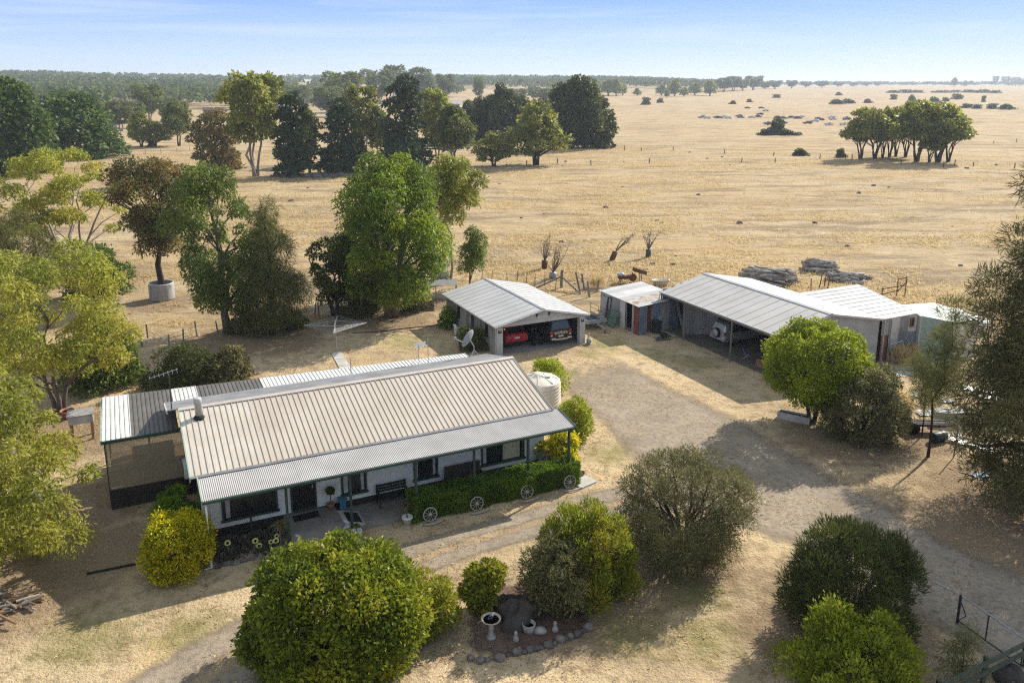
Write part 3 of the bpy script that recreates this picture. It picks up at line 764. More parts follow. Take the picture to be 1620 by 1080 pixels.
def window(a0, a1, z0, z1, mull=(), curt=(), name='window', cream=None):
    f = hb(); d = 0.07
    f.box(a0 - d, a1 + d, 33.67, 33.80, z1, z1 + d); f.box(a0 - d, a0, 33.67, 33.80, z0, z1); f.box(a1, a1 + d, 33.67, 33.80, z0, z1)
    for u in mull: f.box(u - 0.03, u + 0.03, 33.70, 33.80, z0, z1)
    o = f.build(name, GREEN if cream is None else TIMBER_D, house)
    p = hb(); p.box(a0, a1, 33.80, 33.81, z0, z1); p.build('pane', GLASS, o)
    q = hb(); q.box(a0 - 0.12, a1 + 0.12, 33.60, 33.80, z0 - 0.07, z0); q.build('sill', GREEN if cream is None else TIMBER_D, o)
    for c0, c1, m in curt:
        c = hb(); k = 8
        for i in range(k):
            u = c0 + (c1 - c0) * i / k; v = c0 + (c1 - c0) * (i + 1) / k
            c.box(u, v, 33.79 - 0.012 * (i % 2), 33.798, z0 + 0.02, z1 - 0.02)
        c.build('curtain', m, o)
    return o
BLIND = mat('cream_blind', (0.62, 0.55, 0.36), (0.52, 0.46, 0.30), 2, 0.8)
window(*wins[0], mull=(), curt=((2.72, 2.9, CURTAIN),))
window(*wins[2], curt=((7.78, 7.98, CURTAIN), (8.58, 8.72, CURTAIN)))
window(*wins[3], curt=((11.18, 11.3, CURTAIN), (12.05, 12.17, CURTAIN)))
window(*wins[4], mull=(15.62,), curt=((15.68, 16.6, BLIND), (14.6, 14.8, CURTAIN)))
d = hb(); d.box(5.42, 5.49, 33.66, 33.8, 0.66, 2.66); d.box(6.47, 6.54, 33.66, 33.8, 0.66, 2.66); d.box(5.49, 6.47, 33.66, 33.8, 2.60, 2.66); d.box(5.49, 6.47, 33.66, 33.86, 0.62, 0.72)
dr = d.build('door', GREEN, house)
d = hb(); d.box(5.49, 6.47, 33.76, 33.80, 0.72, 2.6); d.build('screen', BLACK, dr)
d = hb(); d.box(6.36, 6.41, 33.70, 33.76, 1.6, 1.75); d.build('handle', STEEL, dr)
# main roof
slope = math.atan2(4.62 - 3.32, 37.9 - 33.35); RL = math.hypot(4.62 - 3.32, 37.9 - 33.35)
sm_ = sheet_mesh('roof_sheet', 0.76, RL, [ROOF, RIB_SHADE_DIRT]); sp_ = sheet_mesh('roof_sheet', 0.76, RL, [ROOF_P, RIB_SHADE_DIRT])
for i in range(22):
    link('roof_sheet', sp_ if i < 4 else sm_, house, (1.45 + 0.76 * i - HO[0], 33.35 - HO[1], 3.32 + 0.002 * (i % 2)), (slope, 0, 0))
r = hb(); r.prism([(37.72, 4.60), (37.9, 4.665), (38.08, 4.60), (38.08, 4.62), (37.9, 4.69), (37.72, 4.625)], 'x', 1.42, 18.2); r.build('ridge_cap', RIDGE, house)
for u, m in ((1.40, GREEN_L), (18.17, REAR)):
    r = hb(); r.prism([(33.3, 3.14), (37.9, 4.45), (37.9, 4.66), (33.3, 3.36)], 'x', u, u + 0.05); r.build('barge_board', m, house)
r = hb(); r.prism([(38.05, 4.58), (41.2, 3.80), (41.2, 3.76), (38.05, 4.54)], 'x', 0.98, 18.17); rear = r.build('rear_roof', REAR, house)
r = hb(); r.prism([(38.05, 4.40), (41.2, 3.62), (41.2, 3.80), (38.05, 4.58)], 'x', 0.92, 0.975); r.build('barge_board', CREAM, house)
r = hb(); r.box(1.0, 18.1, 41.2, 41.3, 3.66, 3.78); r.build('rear_gutter', STEEL, house)
r = hb(); r.prism([(33.26, 3.30), (33.40, 3.30), (33.40, 3.355), (33.26, 3.315)], 'x', 1.45, 18.17); r.build('roof_flashing', REAR, house)
# verandah roof
vs_ = math.atan2(0.26, 1.72)
vme = sheet_mesh('verandah_sheet', 0.7622, math.hypot(0.26, 1.72), [mat('zinc_verandah', (0.40, 0.38, 0.355), (0.33, 0.312, 0.288), 0.8, 0.6, 0.0, 0.03, 20, 0.4, (0.40, 0.37, 0.33), 3, (0.6, 0.78))], 'corr')
for i in range(22): link('verandah_sheet', vme, house, (1.72 + 0.7622 * i - HO[0] + 0.02, 31.66 - HO[1], 3.03 + 0.0018 * (i % 2)), (vs_, 0, 0))
v = hb(); v.box(1.70, 18.52, 31.56, 31.66, 2.92, 3.02); v.build('gutter', GREEN, house)
v = hb(); v.box(1.75, 18.48, 31.82, 31.90, 2.82, 2.98); v.build('verandah_beam', GREEN, house)
for u in (1.68, 18.50):
    v = hb(); v.prism([(31.62, 2.92), (33.36, 3.18), (33.36, 3.34), (31.62, 3.08)], 'x', u, u + 0.05); v.build('verandah_barge', GREEN_L if u < 2 else GREEN, house)
for u in (4.95, 7.62, 10.55, 13.35, 16.1, 18.3):
    v = hb(); v.box(u - 0.05, u + 0.05, 31.81, 31.91, 0.0, 2.82); v.build('post', GREEN, house)
v = hb(); v.box(3.62, 3.70, 33.3, 33.38, 0, 1.0); v.build('post', GREEN, house)
v = hb(); v.tube([(1.80, 31.62, 2.92), (1.84, 31.72, 2.75), (1.84, 31.72, 0.08), (1.4, 31.72, 0.05)], 0.045, 8); v.build('downpipe', WHITE_S, house)
# verandah floor, platform at the door, ramp
v = hb(); v.box(7.3, 18.5, 31.95, 33.79, 0.0, 0.25); v.build('verandah_floor', CONC, house)
v = hb(); v.box(5.05, 7.3, 31.9, 33.79, 0.0, 0.55); v.build('door_platform', CONC, house)
v = hb(); v.prism([(7.302, 0.252), (7.302, 0.548), (8.25, 0.262), (8.25, 0.252)], 'y', 31.96, 33.2); v.build('ramp', CONC_L, house)
# flue
f = hb(); f.lathe([(0.15, 4.16), (0.15, 5.05), (0.17, 5.06), (0.17, 5.3), (0.15, 5.32), (0.02, 5.33)], 16, (2.22, 37.1, 0)); fl = f.build('flue', ZINC, house, True)
f = hb(); f.lathe([(0.30, 4.26), (0.24, 4.42), (0.155, 4.5)], 12, (2.22, 37.1, 0)); f.build('flashing', RUBBER, fl, True)
# wall air conditioner and side box
f = hb(); f.box(1.40, 1.80, 37.75, 38.5, 1.25, 1.95); ac = f.build('air_conditioner', WHITE_S, house)
f = hb(); f.lathe([(0.25, 0), (0.25, 0.012), (0.02, 0.02)], 18, (1.39, 38.12, 1.6), 0, 'x'); f.build('fan_grille', STEEL_D, ac)
f = hb(); f.box(1.86, 2.14, 34.4, 35.2, 0.1, 1.9); f.build('meter_box', WHITE_S, house)
f = hb(); f.box(2.02, 2.14, 35.5, 35.75, 1.4, 2.2); f.build('gas_cylinder_cover', mat('red_paint', (0.35, 0.04, 0.03), (0.28, 0.03, 0.025), 4, 0.5), house)
# rear porch roof: alternating clear white and grey sheets, skewed back edge
PW = 0.4
cuts = [-0.75, 1.25, 2.5, 5.7]
def far_b(a): return 44.15 - (a + 1.8) * 0.075
n_ = int(round((17.2 + 1.8) / PW))
for i in range(n_):
    a = -1.8 + i * PW
    white = a < cuts[0] or cuts[1] <= a < cuts[2] or a >= cuts[3]
    near = 38.62 if a < 1.3 else 41.32
    L = far_b(a) - near
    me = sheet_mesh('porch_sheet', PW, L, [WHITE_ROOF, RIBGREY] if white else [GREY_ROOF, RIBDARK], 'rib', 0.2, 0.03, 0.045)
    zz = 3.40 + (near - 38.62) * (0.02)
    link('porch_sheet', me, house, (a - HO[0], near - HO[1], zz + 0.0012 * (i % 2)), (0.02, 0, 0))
p = hb(); p.box(-1.84, 1.45, 38.53, 38.62, 3.26, 3.40); p.build('porch_gutter', GREEN, house)
p = hb(); p.box(-1.88, -1.81, 38.55, 44.1, 3.24, 3.45); p.build('porch_barge', GREEN_L, house)
def cloth_mat():
    m, n, l, pb = nmat('see_through_shade_cloth')
    pb.inputs['Base Color'].default_value = (*lin(158, 146, 120), 1); pb.inputs['Roughness'].default_value = 0.9
    tr = n.new('ShaderNodeBsdfTransparent'); mx = n.new('ShaderNodeMixShader'); mx.inputs[0].default_value = 0.56
    l.new(tr.outputs[0], mx.inputs[1]); l.new(pb.outputs[0], mx.inputs[2]); l.new(mx.outputs[0], n['Material Output'].inputs['Surface'])
    return m
CLOTH = cloth_mat()
p = hb(); p.box(-1.72, 1.9, 38.70, 38.705, 0.95, 3.24); p.build('porch_screen', CLOTH, house)
for k in range(6):
    p = hb(); p.box(-1.75, 1.9, 38.64 + 0.02 * (k % 2), 38.69 + 0.02 * (k % 2), 0.03 + k * 0.155, 0.165 + k * 0.155); p.build('porch_board', TIMBER_D, house)
for u in (-1.72, 0.1, 1.95):
    p = hb(); p.box(u - 0.045, u + 0.045, 38.72, 38.8, 0, 3.3); p.build('porch_post', GREEN if u < 0.2 else CREAM, house)
for u, b in ((-1.72, 43.9), (1.9, 43.6), (6, 43.3), (10, 43), (14, 42.7), (17, 42.5)):
    p = hb(); p.box(u - 0.045, u + 0.045, b - 0.1, b, 0, 3.38); p.build('porch_post', TIMBER, house)
p = hb(); p.box(-1.7, 1.9, 38.76, 38.8, 1.75, 1.81); p.build('porch_rail', GREEN, house)
p = hb(); p.box(-1.7, 2.1, 38.8, 43.8, 0.5, 0.6); p.build('porch_floor', TIMBER_W, house)
for k in range(9):
    p = hb(); p.box(0.0 + k * 0.18, 0.07 + k * 0.18, 43.5, 43.55, 1.5, 2.9); p.build('porch_baluster', TIMBER, house)
p = hb(); p.box(-0.1, 1.7, 43.47, 43.58, 1.4, 1.5); p.build('porch_rail', TIMBER, house)
p = hb(); p.box(-0.7, 1.2, 41.4, 42.4, 0.6, 1.35); p.build('porch_bench', TIMBER_W, house)

# things on and around the house
t = thing_ab('television_antenna', 'thin television antenna mast standing on the porch roof beside the metal flue', 'antenna', 1.15, 38.35, 3.4)
m = MB(); m.tube([(0, 0, 0), (0.05, 0.05, 2.9)], 0.028, 5); m.build('mast', STEEL_D, t)
m = MB(); m.tube([(-0.8, -0.15, 2.75), (0.45, 0.1, 2.95)], 0.014, 5)
for k in range(7):
    u = -0.75 + k * 0.19; m.tube([(u, -0.28 - 0.03 * k, 2.78 + k * 0.025), (u, 0.1 + 0.03 * k, 2.78 + k * 0.025)], 0.006, 4)
m.build('boom', STEEL, t)
t = thing_ab('roof_pole', 'short bare steel pole standing on the white porch roof', 'pole', 10.4, 42.0, 3.45)
m = MB(); m.tube([(0, 0, 0), (0, 0, 1.0)], 0.03, 6); m.build('shaft', STEEL, t)
m = MB(); m.lathe([(0.07, 0), (0.07, 0.03), (0.035, 0.05)], 8); m.build('bracket', STEEL_D, t)
x, y = G(670, 578, 3.5); t = thing('internet_panel', 'flat white internet panel on two thin poles above the porch roof', 'antenna', (x, y, 3.42), 0.3)
m = MB(); m.tube([(-0.25, 0, 0), (-0.25, 0, 1.35)], 0.02, 6); m.build('pole', STEEL, t)
m = MB(); m.tube([(0.28, 0, 0), (0.28, 0, 1.65)], 0.02, 6); m.build('pole', STEEL, t)
m = MB(); m.tube([(-0.25, 0, 0.7), (-1.3, -0.9, 0.05)], 0.014, 5); m.build('stay', STEEL, t)
m = MB(); m.beam((-0.45, 0.0, 1.28), (0.12, 0.06, 1.33), 0.04, 0.62, 0, (0.1, -0.75, 0.65)); m.build('panel', WHITE_S, t)
x, y = G(750, 561, 3.9); t = thing('satellite_dish', 'grey round satellite dish on a tripod at the house roof end', 'dish', (x, y, 3.6), 0.0)
m = MB(); prof = [(0.02, 0.14), (0.2, 0.12), (0.4, 0.06), (0.55, 0.0), (0.56, -0.012), (0.4, 0.04), (0.2, 0.1), (0.02, 0.12)]
m.lathe(prof, 22); o = m.build('reflector', mat('dish_grey', (0.30, 0.31, 0.32), (0.24, 0.25, 0.26), 3, 0.6), t, True, (-0.35, 0.1, 1.25), (math.radians(112), 0, math.radians(62)))
m = MB(); m.tube([(-0.4, 0.05, 0.9), (-1.05, -0.3, 1.35)], 0.018, 5); m.lathe([(0.07, -0.06), (0.07, 0.06)], 8, (-1.05, -0.3, 1.38)); m.build('feed_arm', STEEL, t)
m = MB(); m.tube([(0, 0, -0.1), (0, 0, 0.8), (-0.25, 0.05, 1.2)], 0.03, 6); m.build('mast', STEEL, t)
for q in ((0.6, -0.2), (-0.2, 0.6), (-0.5, -0.5)):
    m = MB(); m.tube([(0, 0, 0.6), (q[0], q[1], -0.05)], 0.018, 5); m.build('leg', STEEL, t)
# water tank
x, y = W(21.0, 40.3)
t = thing('water_tank', 'round cream water tank with ribbed sides standing at the end of the house', 'tank', (x, y, 0))
pr = [(1.28, 0)]
for k in range(9):
    z = 0.1 + k * 0.21; pr += [(1.28, z), (1.34, z + 0.06), (1.34, z + 0.13), (1.28, z + 0.19)]
pr += [(1.30, 2.05), (1.22, 2.12), (0.7, 2.32), (0.28, 2.42), (0.27, 2.46), (0.02, 2.47)]
m = MB(); m.lathe(pr, 40); m.build('body', CREAM, t, True)
for k in range(8):
    a = k * math.pi / 4; m = MB(); m.beam((0.3 * math.cos(a), 0.3 * math.sin(a), 2.44), (1.2 * math.cos(a), 1.2 * math.sin(a), 2.15), 0.09, 0.06); m.build('roof_rib', CREAM, t)
m = MB(); m.lathe([(0.22, 0), (0.22, 0.05), (0.02, 0.06)], 14, (0.55, -0.2, 2.38)); m.build('strainer_lid', CREAM, t)
m = MB(); m.tube([(-0.25, -1.32, 2.0), (-0.9, -2.2, 2.9)], 0.045, 6); m.build('inlet_pipe', CREAM, t)

# hedge with wagon wheels
def hedge(name, label, a0, a1, b0, b1, h, N, size, lm, seed, group=None):
    rg = np.random.default_rng(seed)
    T = thing_ab(name, label, 'hedge', (a0 + a1) / 2, (b0 + b1) / 2, 0, 0, group)
    ha, hb_ = (a1 - a0) / 2, (b1 - b0) / 2
    f = rg.random(N); P = np.empty((N, 3)); Nn = np.zeros((N, 3))
    lay = rg.choice(5, N, p=[0.34, 0.36, 0.2, 0.05, 0.05])
    u = rg.uniform(-1, 1, N); v = rg.random(N)
    bul = 0.10 * np.sin(u * 9 + seed) + 0.07 * np.sin(u * 23)
    depth = 0.16 * rg.random(N) ** 1.5
    P[:, 0] = u * ha; P[:, 1] = rg.uniform(-1, 1, N) * hb_; P[:, 2] = v * h
    a = lay == 0; P[a, 1] = -hb_ - bul[a] * (0.5 + v[a]) + depth[a]; Nn[a] = (0, -1, 0.25)
    a = lay == 1; P[a, 2] = h + bul[a] * 0.6 - depth[a] + 0.05 * np.sin(P[a, 1] * 7); Nn[a] = (0, 0, 1)
    a = lay == 2; P[a, 1] = hb_ - depth[a]; Nn[a] = (0, 1, 0.2)
    a = lay == 3; P[a, 0] = ha - depth[a]; Nn[a] = (1, 0, 0.2)
    a = lay == 4; P[a, 0] = -ha + depth[a]; Nn[a] = (-1, 0, 0.2)
    d = rnd_dirs(rg, N) + Nn * 0.5 + np.array([0, 0, 0.2]); d /= np.linalg.norm(d, axis=1, keepdims=True)
    nn = rnd_dirs(rg, N) * 0.8 + Nn
    s = np.cross(d, nn); s /= np.linalg.norm(s, axis=1, keepdims=True) + 1e-9
    L = size * (0.7 + 0.6 * rg.random(N))[:, None]
    V = np.empty((N, 4, 3)); V[:, 0] = P; V[:, 1] = P + d * L * .5 + s * L * .28; V[:, 2] = P + d * L; V[:, 3] = P + d * L * .5 - s * L * .28
    V[:, :, 2] = np.maximum(V[:, :, 2], 0.01)
    cl = 0.5 + 0.5 * np.sin(P[:, 0] * 2.1 + 1.3 * np.sin(P[:, 1] * 3) + P[:, 2] * 2)
    link('foliage', leaf_mesh('foliage', V.reshape(-1, 3), np.clip(rg.random(N) * 0.7 + cl * 0.3, 0, 1), lm), T)
    m = MB()
    for k in range(int((a1 - a0) / 0.35)):
        uu = -ha + 0.2 + k * 0.35; m.tube([(uu, 0, -0.05), (uu + rg.normal() * 0.1, rg.normal() * 0.1, h * 0.9)], [0.03, 0.012], 5)
    m.build('stem', BARK_D, T)
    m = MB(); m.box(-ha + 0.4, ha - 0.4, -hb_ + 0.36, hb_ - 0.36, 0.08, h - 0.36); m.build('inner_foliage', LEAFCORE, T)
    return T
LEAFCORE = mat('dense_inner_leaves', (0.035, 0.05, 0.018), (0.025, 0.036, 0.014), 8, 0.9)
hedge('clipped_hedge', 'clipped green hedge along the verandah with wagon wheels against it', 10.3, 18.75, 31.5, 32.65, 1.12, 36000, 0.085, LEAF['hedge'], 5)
WOODW = mat('bleached_wheel_wood', (0.40, 0.37, 0.33), (0.30, 0.275, 0.245), 6, 0.9, 0, 0.1, 50)
def wagon_wheel(a, b, label):
    t = thing_ab('wagon_wheel', label, 'wheel', a, b, 0.05, 0, 'wagon wheels leaning on the hedge')
    Rr = 0.31; tilt = 0.14
    M4 = Matrix.Rotation(-tilt, 4, 'X')
    m = MB(); m.tube([(Rr * math.cos(2 * math.pi * k / 24), 0, Rr + 0.02 + Rr * math.sin(2 * math.pi * k / 24)) for k in range(25)], 0.028, 6, False); m.build('rim', WOODW, t, True, (0, 0, 0), (-tilt, 0, 0))
    m = MB(); m.lathe([(0.03, -0.09), (0.06, -0.06), (0.075, 0), (0.06, 0.06), (0.03, 0.08)], 12, (0, 0, Rr + 0.02), 0, 'y'); m.build('hub', WOODW, t, True, None, (-tilt, 0, 0))
    for k in range(10):
        q = 2 * math.pi * k / 10 + 0.1
        m = MB(); m.tube([(0.05 * math.cos(q), 0, Rr + 0.02 + 0.05 * math.sin(q)), (Rr * math.cos(q), 0, Rr + 0.02 + Rr * math.sin(q))], 0.013, 5); m.build('spoke', WOODW, t, False, None, (-tilt, 0, 0))
    m = MB(); pts = [(-0.42 + 0.14 * k, -0.14 - 0.14 * (1 - ((k - 3.5) / 3.5) ** 2), 0.02 + 0.004 * k) for k in range(8)]
    m.tube(pts, 0.035, 6); m.build('base_timber', WOODW, t, True)
wagon_wheel(11.0, 31.3, 'bleached wagon wheel on the hedge beside the white flower pot')
wagon_wheel(13.25, 31.3, 'second bleached wagon wheel along the hedge from the white flower pot')
wagon_wheel(15.8, 31.3, 'third bleached wagon wheel along the hedge from the white flower pot')
wagon_wheel(18.1, 31.3, 'bleached wagon wheel at the hedge end by the concrete slab')

# verandah furniture
t = thing_ab('garden_bench', 'black slatted iron bench against the white verandah wall', 'bench', 9.9, 33.2, 0.25)
for k in range(3):
    m = MB(); m.box(-0.72, 0.72, 0.3, 0.335, 0.55 + 0.14 * k, 0.64 + 0.14 * k); m.build('back_slat', BLACK, t)
for k in range(4):
    m = MB(); m.box(-0.72, 0.72, -0.15 + 0.11 * k, -0.06 + 0.11 * k, 0.43, 0.46); m.build('seat_slat', BLACK, t)
for u in (-0.66, 0.66):
    m = MB(); m.box(u - 0.025, u + 0.025, -0.16, -0.11, 0, 0.43); m.build('leg', BLACK, t)
    m = MB(); m.box(u - 0.025, u + 0.025, 0.336, 0.38, 0, 0.95); m.build('leg', BLACK, t)
    m = MB(); m.box(u - 0.03, u + 0.03, -0.18, 0.335, 0.62, 0.66); m.build('armrest', BLACK, t)
t = thing_ab('wooden_settle', 'dark brown high backed wooden settle between two verandah posts', 'bench', 13.4, 33.1, 0.25)
for k in range(6):
    m = MB(); m.box(-0.9, 0.9, 0.32, 0.36, 0.50 + 0.11 * k, 0.60 + 0.11 * k); m.build('back_board', mat('dark_brown_wood', (0.055, 0.042, 0.033), (0.035, 0.027, 0.022), 4, 0.7), t)
for k in range(4):
    m = MB(); m.box(-0.9, 0.9, -0.25 + 0.14 * k, -0.12 + 0.14 * k, 0.42, 0.45); m.build('seat_board', TIMBER_D, t)
for u in (-0.93, 0.9):
    m = MB(); m.box(u, u + 0.05, -0.26, 0.36, 0.62, 0.67); m.build('armrest', TIMBER_D, t)
    for v in (-0.24, 0.3):
        m = MB(); m.box(u, u + 0.05, v, v + 0.06, 0, 0.62); m.build('leg', TIMBER_D, t)
t = thing_ab('seated_doll', 'small doll in blue sitting in a grey chair behind the hedge', 'doll', 17.7, 33.0, 0.25)
m = MB(); m.box(-0.3, 0.3, -0.25, 0.3, 0.3, 0.42); m.box(-0.3, 0.3, 0.24, 0.3, 0.42, 0.95); m.box(-0.3, -0.24, -0.25, 0.24, 0.42, 0.62); m.box(0.24, 0.3, -0.25, 0.24, 0.42, 0.62); m.build('chair', mat('grey_cane', (0.25, 0.26, 0.30), (0.18, 0.19, 0.22), 6, 0.8), t)
m = MB(); m.lathe([(0.02, 0.42), (0.14, 0.44), (0.13, 0.6), (0.10, 0.74), (0.05, 0.8), (0.045, 0.83)], 12); m.tube([(-0.1, 0, 0.74), (-0.2, -0.1, 0.55), (-0.1, -0.2, 0.5)], 0.035, 6); m.tube([(0.1, 0, 0.74), (0.2, -0.1, 0.55), (0.1, -0.2, 0.5)], 0.035, 6); m.tube([(-0.07, -0.05, 0.46), (-0.08, -0.32, 0.45), (-0.08, -0.34, 0.2)], 0.045, 6); m.tube([(0.07, -0.05, 0.46), (0.08, -0.32, 0.45), (0.08, -0.34, 0.2)], 0.045, 6); m.build('body', mat('blue_cloth', (0.10, 0.13, 0.25), (0.07, 0.09, 0.18), 5, 0.9), t, True)
m = MB(); m.blob((0, -0.02, 0.92), (0.09, 0.1, 0.11), 3, 12, 0.03); m.build('head', TERRA, t, True)
t = thing_ab('topiary_ball', 'dark topiary ball on a thin stem in a pot by the front door', 'plant', 7.1, 33.45, 0.55)
rg = np.random.default_rng(3)
V, v_ = leaf_arrays(np.array([[0, 0, 0.85]]), np.array([[0.17, 0.17, 0.17]]), 900, 0.05, 0.6, rg, 0, 1.0, 0, 0.7)
link('crown', leaf_mesh('crown', V, v_, LEAF['dark']), t)
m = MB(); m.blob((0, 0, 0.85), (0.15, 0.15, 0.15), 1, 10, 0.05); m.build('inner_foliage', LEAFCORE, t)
m = MB(); m.tube([(0, 0, 0.2), (0, 0, 0.75)], 0.02, 6); m.build('stem', BARK_D, t)
m = MB(); m.lathe([(0.13, 0), (0.18, 0.25), (0.19, 0.27), (0.15, 0.27), (0.14, 0.22)], 14); m.build('pot', TERRA, t, True)
t = thing_ab('waste_bin', 'blue plastic waste bin standing against the verandah wall', 'bin', 7.62, 33.45, 0.25)
m = MB(); m.lathe([(0.16, 0), (0.21, 0.6), (0.23, 0.62), (0.23, 0.66), (0.19, 0.66), (0.18, 0.55), (0.02, 0.5)], 4); m.build('body', BLUE, t, False, None, (0, 0, 0.78))
m = MB(); m.box(-0.19, 0.19, -0.2, 0.2, 0.66, 0.70); m.build('lid', BLUE, t)
t = thing_ab('door_mat', 'black rubber mat lying in front of the screen door', 'mat', 5.95, 33.25, 0.553)
m = MB(); m.box(-0.55, 0.55, -0.28, 0.25, 0, 0.015); m.build('pad', RUBBER, t)
m = MB()
for k in range(9): m.box(-0.52, 0.52, -0.25 + 0.055 * k, -0.23 + 0.055 * k, 0.015, 0.021)
m.build('tread_ribs', BLACK, t)
x, y = W(7.85, 32.6); t = thing('ramp_mat', 'black rubber mat lying across the sloping ramp', 'mat', (x, y, 0.388), ROT); t.rotation_euler = (0, 0.293, ROT)
m = MB(); m.box(-0.32, 0.32, -0.45, 0.45, 0, 0.012); m.build('pad', RUBBER, t)
m = MB()
for k in range(8): m.box(-0.3 + 0.08 * k, -0.275 + 0.08 * k, -0.43, 0.43, 0.012, 0.018)
m.build('tread_ribs', BLACK, t)
def potted(a, b, label, h, lean=(0.0, 0.0), z=0.0, potm=None, spiky=True, potr=0.24, seed=1):
    t = thing_ab('potted_plant', label, 'plant', a, b, z)
    m = MB(); m.lathe([(potr * 0.6, 0), (potr * 0.85, potr * 1.3), (potr, potr * 1.35), (potr, potr * 1.6), (potr * 0.85, potr * 1.6), (potr * 0.8, potr * 1.4), (0.01, potr * 1.38)], 18); m.build('pot', potm or STATUE, t, True)
    rg = np.random.default_rng(seed)
    m = MB(); m.tube([(0, 0, potr), (lean[0] * .5, lean[1] * .5, h * 0.5), (lean[0], lean[1], h * 0.8)], [0.04, 0.03, 0.025], 6); m.build('stem', BARK, t)
    Nl = 70; ls = []
    u = rnd_dirs(rg, Nl); u[:, 2] = np.abs(u[:, 2]) * 0.9 - 0.15
    c = np.array([lean[0], lean[1], h * 0.8]); L = h * 0.3
    V = np.empty((Nl, 4, 3)); s = np.cross(u, rnd_dirs(rg, Nl)); s /= np.linalg.norm(s, axis=1, keepdims=True)
    V[:, 0] = c; V[:, 1] = c + u * L * .5 + s * 0.025; V[:, 2] = c + u * L - np.array([0, 0, L * 0.25]); V[:, 3] = c + u * L * .5 - s * 0.025
    link('leaves', leaf_mesh('leaves', V.reshape(-1, 3), rg.random(Nl), LEAF['olive'] if spiky else LEAF['hedge']), t)
potted(7.7, 31.45, 'low plant in a white pot in front of the verandah ramp', 0.75, (0, 0), 0, WHITE_S, False, 0.24, 4)
potted(10.02, 31.6, 'spiky brown plant in a white pot at the hedge end', 1.1, (0, 0.1), 0, WHITE_S, True, 0.25, 5)
potted(4.6, 31.85, 'tall cordyline with green tuft in a pot beside the succulent garden', 1.5, (0, 0), 0, STONE, True, 0.22, 6)
for a, b, lab in ((7.35, 31.75, 'blue and white wind spinner at the edge of the door platform'), (5.25, 31.45, 'blue and white wind spinner beside the succulent garden')):
    t = thing_ab('wind_spinner', lab, 'ornament', a, b, 0)
    m = MB(); m.tube([(0, 0, 0), (0, 0, 0.75)], 0.012, 5); m.build('stake', STEEL, t)
    for k in range(3):
        m = MB(); q = k * 1.1
        m.beam((-0.13 * math.cos(q), -0.13 * math.sin(q), 0.46 + 0.13 * k), (0.13 * math.cos(q), 0.13 * math.sin(q), 0.50 + 0.13 * k), 0.015, 0.09); m.build('vane', mat('pale_blue_enamel', (0.55, 0.60, 0.72), (0.42, 0.47, 0.62), 9, 0.4), t)

# succulent garden under the front window
t = thing_ab('succulent_garden', 'dusky succulents crowding the rock-edged bed under the front window', 'garden bed', 3.4, 32.5)
rg = np.random.default_rng(12)
C = np.stack([rg.uniform(-1.4, 1.3, 46), rg.uniform(-0.6, 0.75, 46), rg.uniform(0.05, 0.22, 46)], 1); R = np.stack([rg.uniform(0.14, 0.3, 46)] * 2 + [rg.uniform(0.14, 0.3, 46)], 1)
V, v_ = leaf_arrays(C, R, 6500, 0.11, 0.45, rg, -0.3, 0.8, 0.4, 0.5)
V[:, 2] = np.maximum(V[:, 2], 0.012)
link('foliage', leaf_mesh('foliage', V, v_, LEAF['succ']), t)
for k in range(9):
    m = MB(); u = -1.3 + k * 0.33; m.blob((u, -0.78 + 0.05 * math.sin(k * 2.1), 0.06), (0.17 + 0.04 * math.sin(k), 0.12, 0.11), k, 9, 0.2); m.build('stone', STONE, t)
m = MB(); m.add([(-0.15, -0.85, 0.0), (0.15, -0.83, 0), (0.13, -0.65, 0.02), (-0.12, -0.66, 0.0), (0.0, -0.74, 0.22)], [(0, 1, 4), (1, 2, 4), (2, 3, 4), (3, 0, 4), (3, 2, 1, 0)]); m.build('pale_rock', STATUE, t, False, (0.35, -0.05, 0))
RING_POS = [(2.55, 32.15, .75, .16, 'single yellow ring flower nearest the downpipe among succulents'), (3.62, 32.05, .62, .16, 'upper yellow ring flower of the touching pair among succulents'), (3.75, 31.95, .42, .15, 'lower yellow ring flower of the touching pair among succulents'), (4.22, 31.9, .5, .13, 'small oval yellow ring flower among succulents by the cordyline'), (4.42, 31.88, .52, .16, 'large yellow ring flower beside the cordyline pot'), (4.48, 31.95, .68, .13, 'topmost yellow ring flower beside the cordyline')]
for a, b, z, r_, lab in RING_POS:
    t = thing_ab('ring_ornament', lab, 'ornament', a, b, 0)
    m = MB(); m.tube([(0, 0.02, 0), (0, 0.02, z - r_ + 0.02)], 0.01, 5); m.build('stake', GREEN_L, t)
    m = MB(); m.tube([(r_ * .62 * math.cos(2 * math.pi * k / 16), 0, z + r_ * .62 * math.sin(2 * math.pi * k / 16)) for k in range(17)], r_ * 0.22, 6, False); m.build('ring', YELLOW, t, True)
x, y = W(19.0, 31.6); t = thing('paving_slab', 'pale concrete slab on the ground at the hedge end', 'slab', (x, y, 0), ROT + 0.25)
m = MB(); m.box(-0.5, 0.55, -0.4, 0.4, 0, 0.07); m.build('slab', CONC_L, t)
for k in range(4):
    m = MB(); m.blob((0.1 + 0.18 * k, 0.55 + 0.05 * k, 0.06), (0.14, 0.12, 0.1), k + 50, 8, 0.2); m.build('stone', STONE, t)

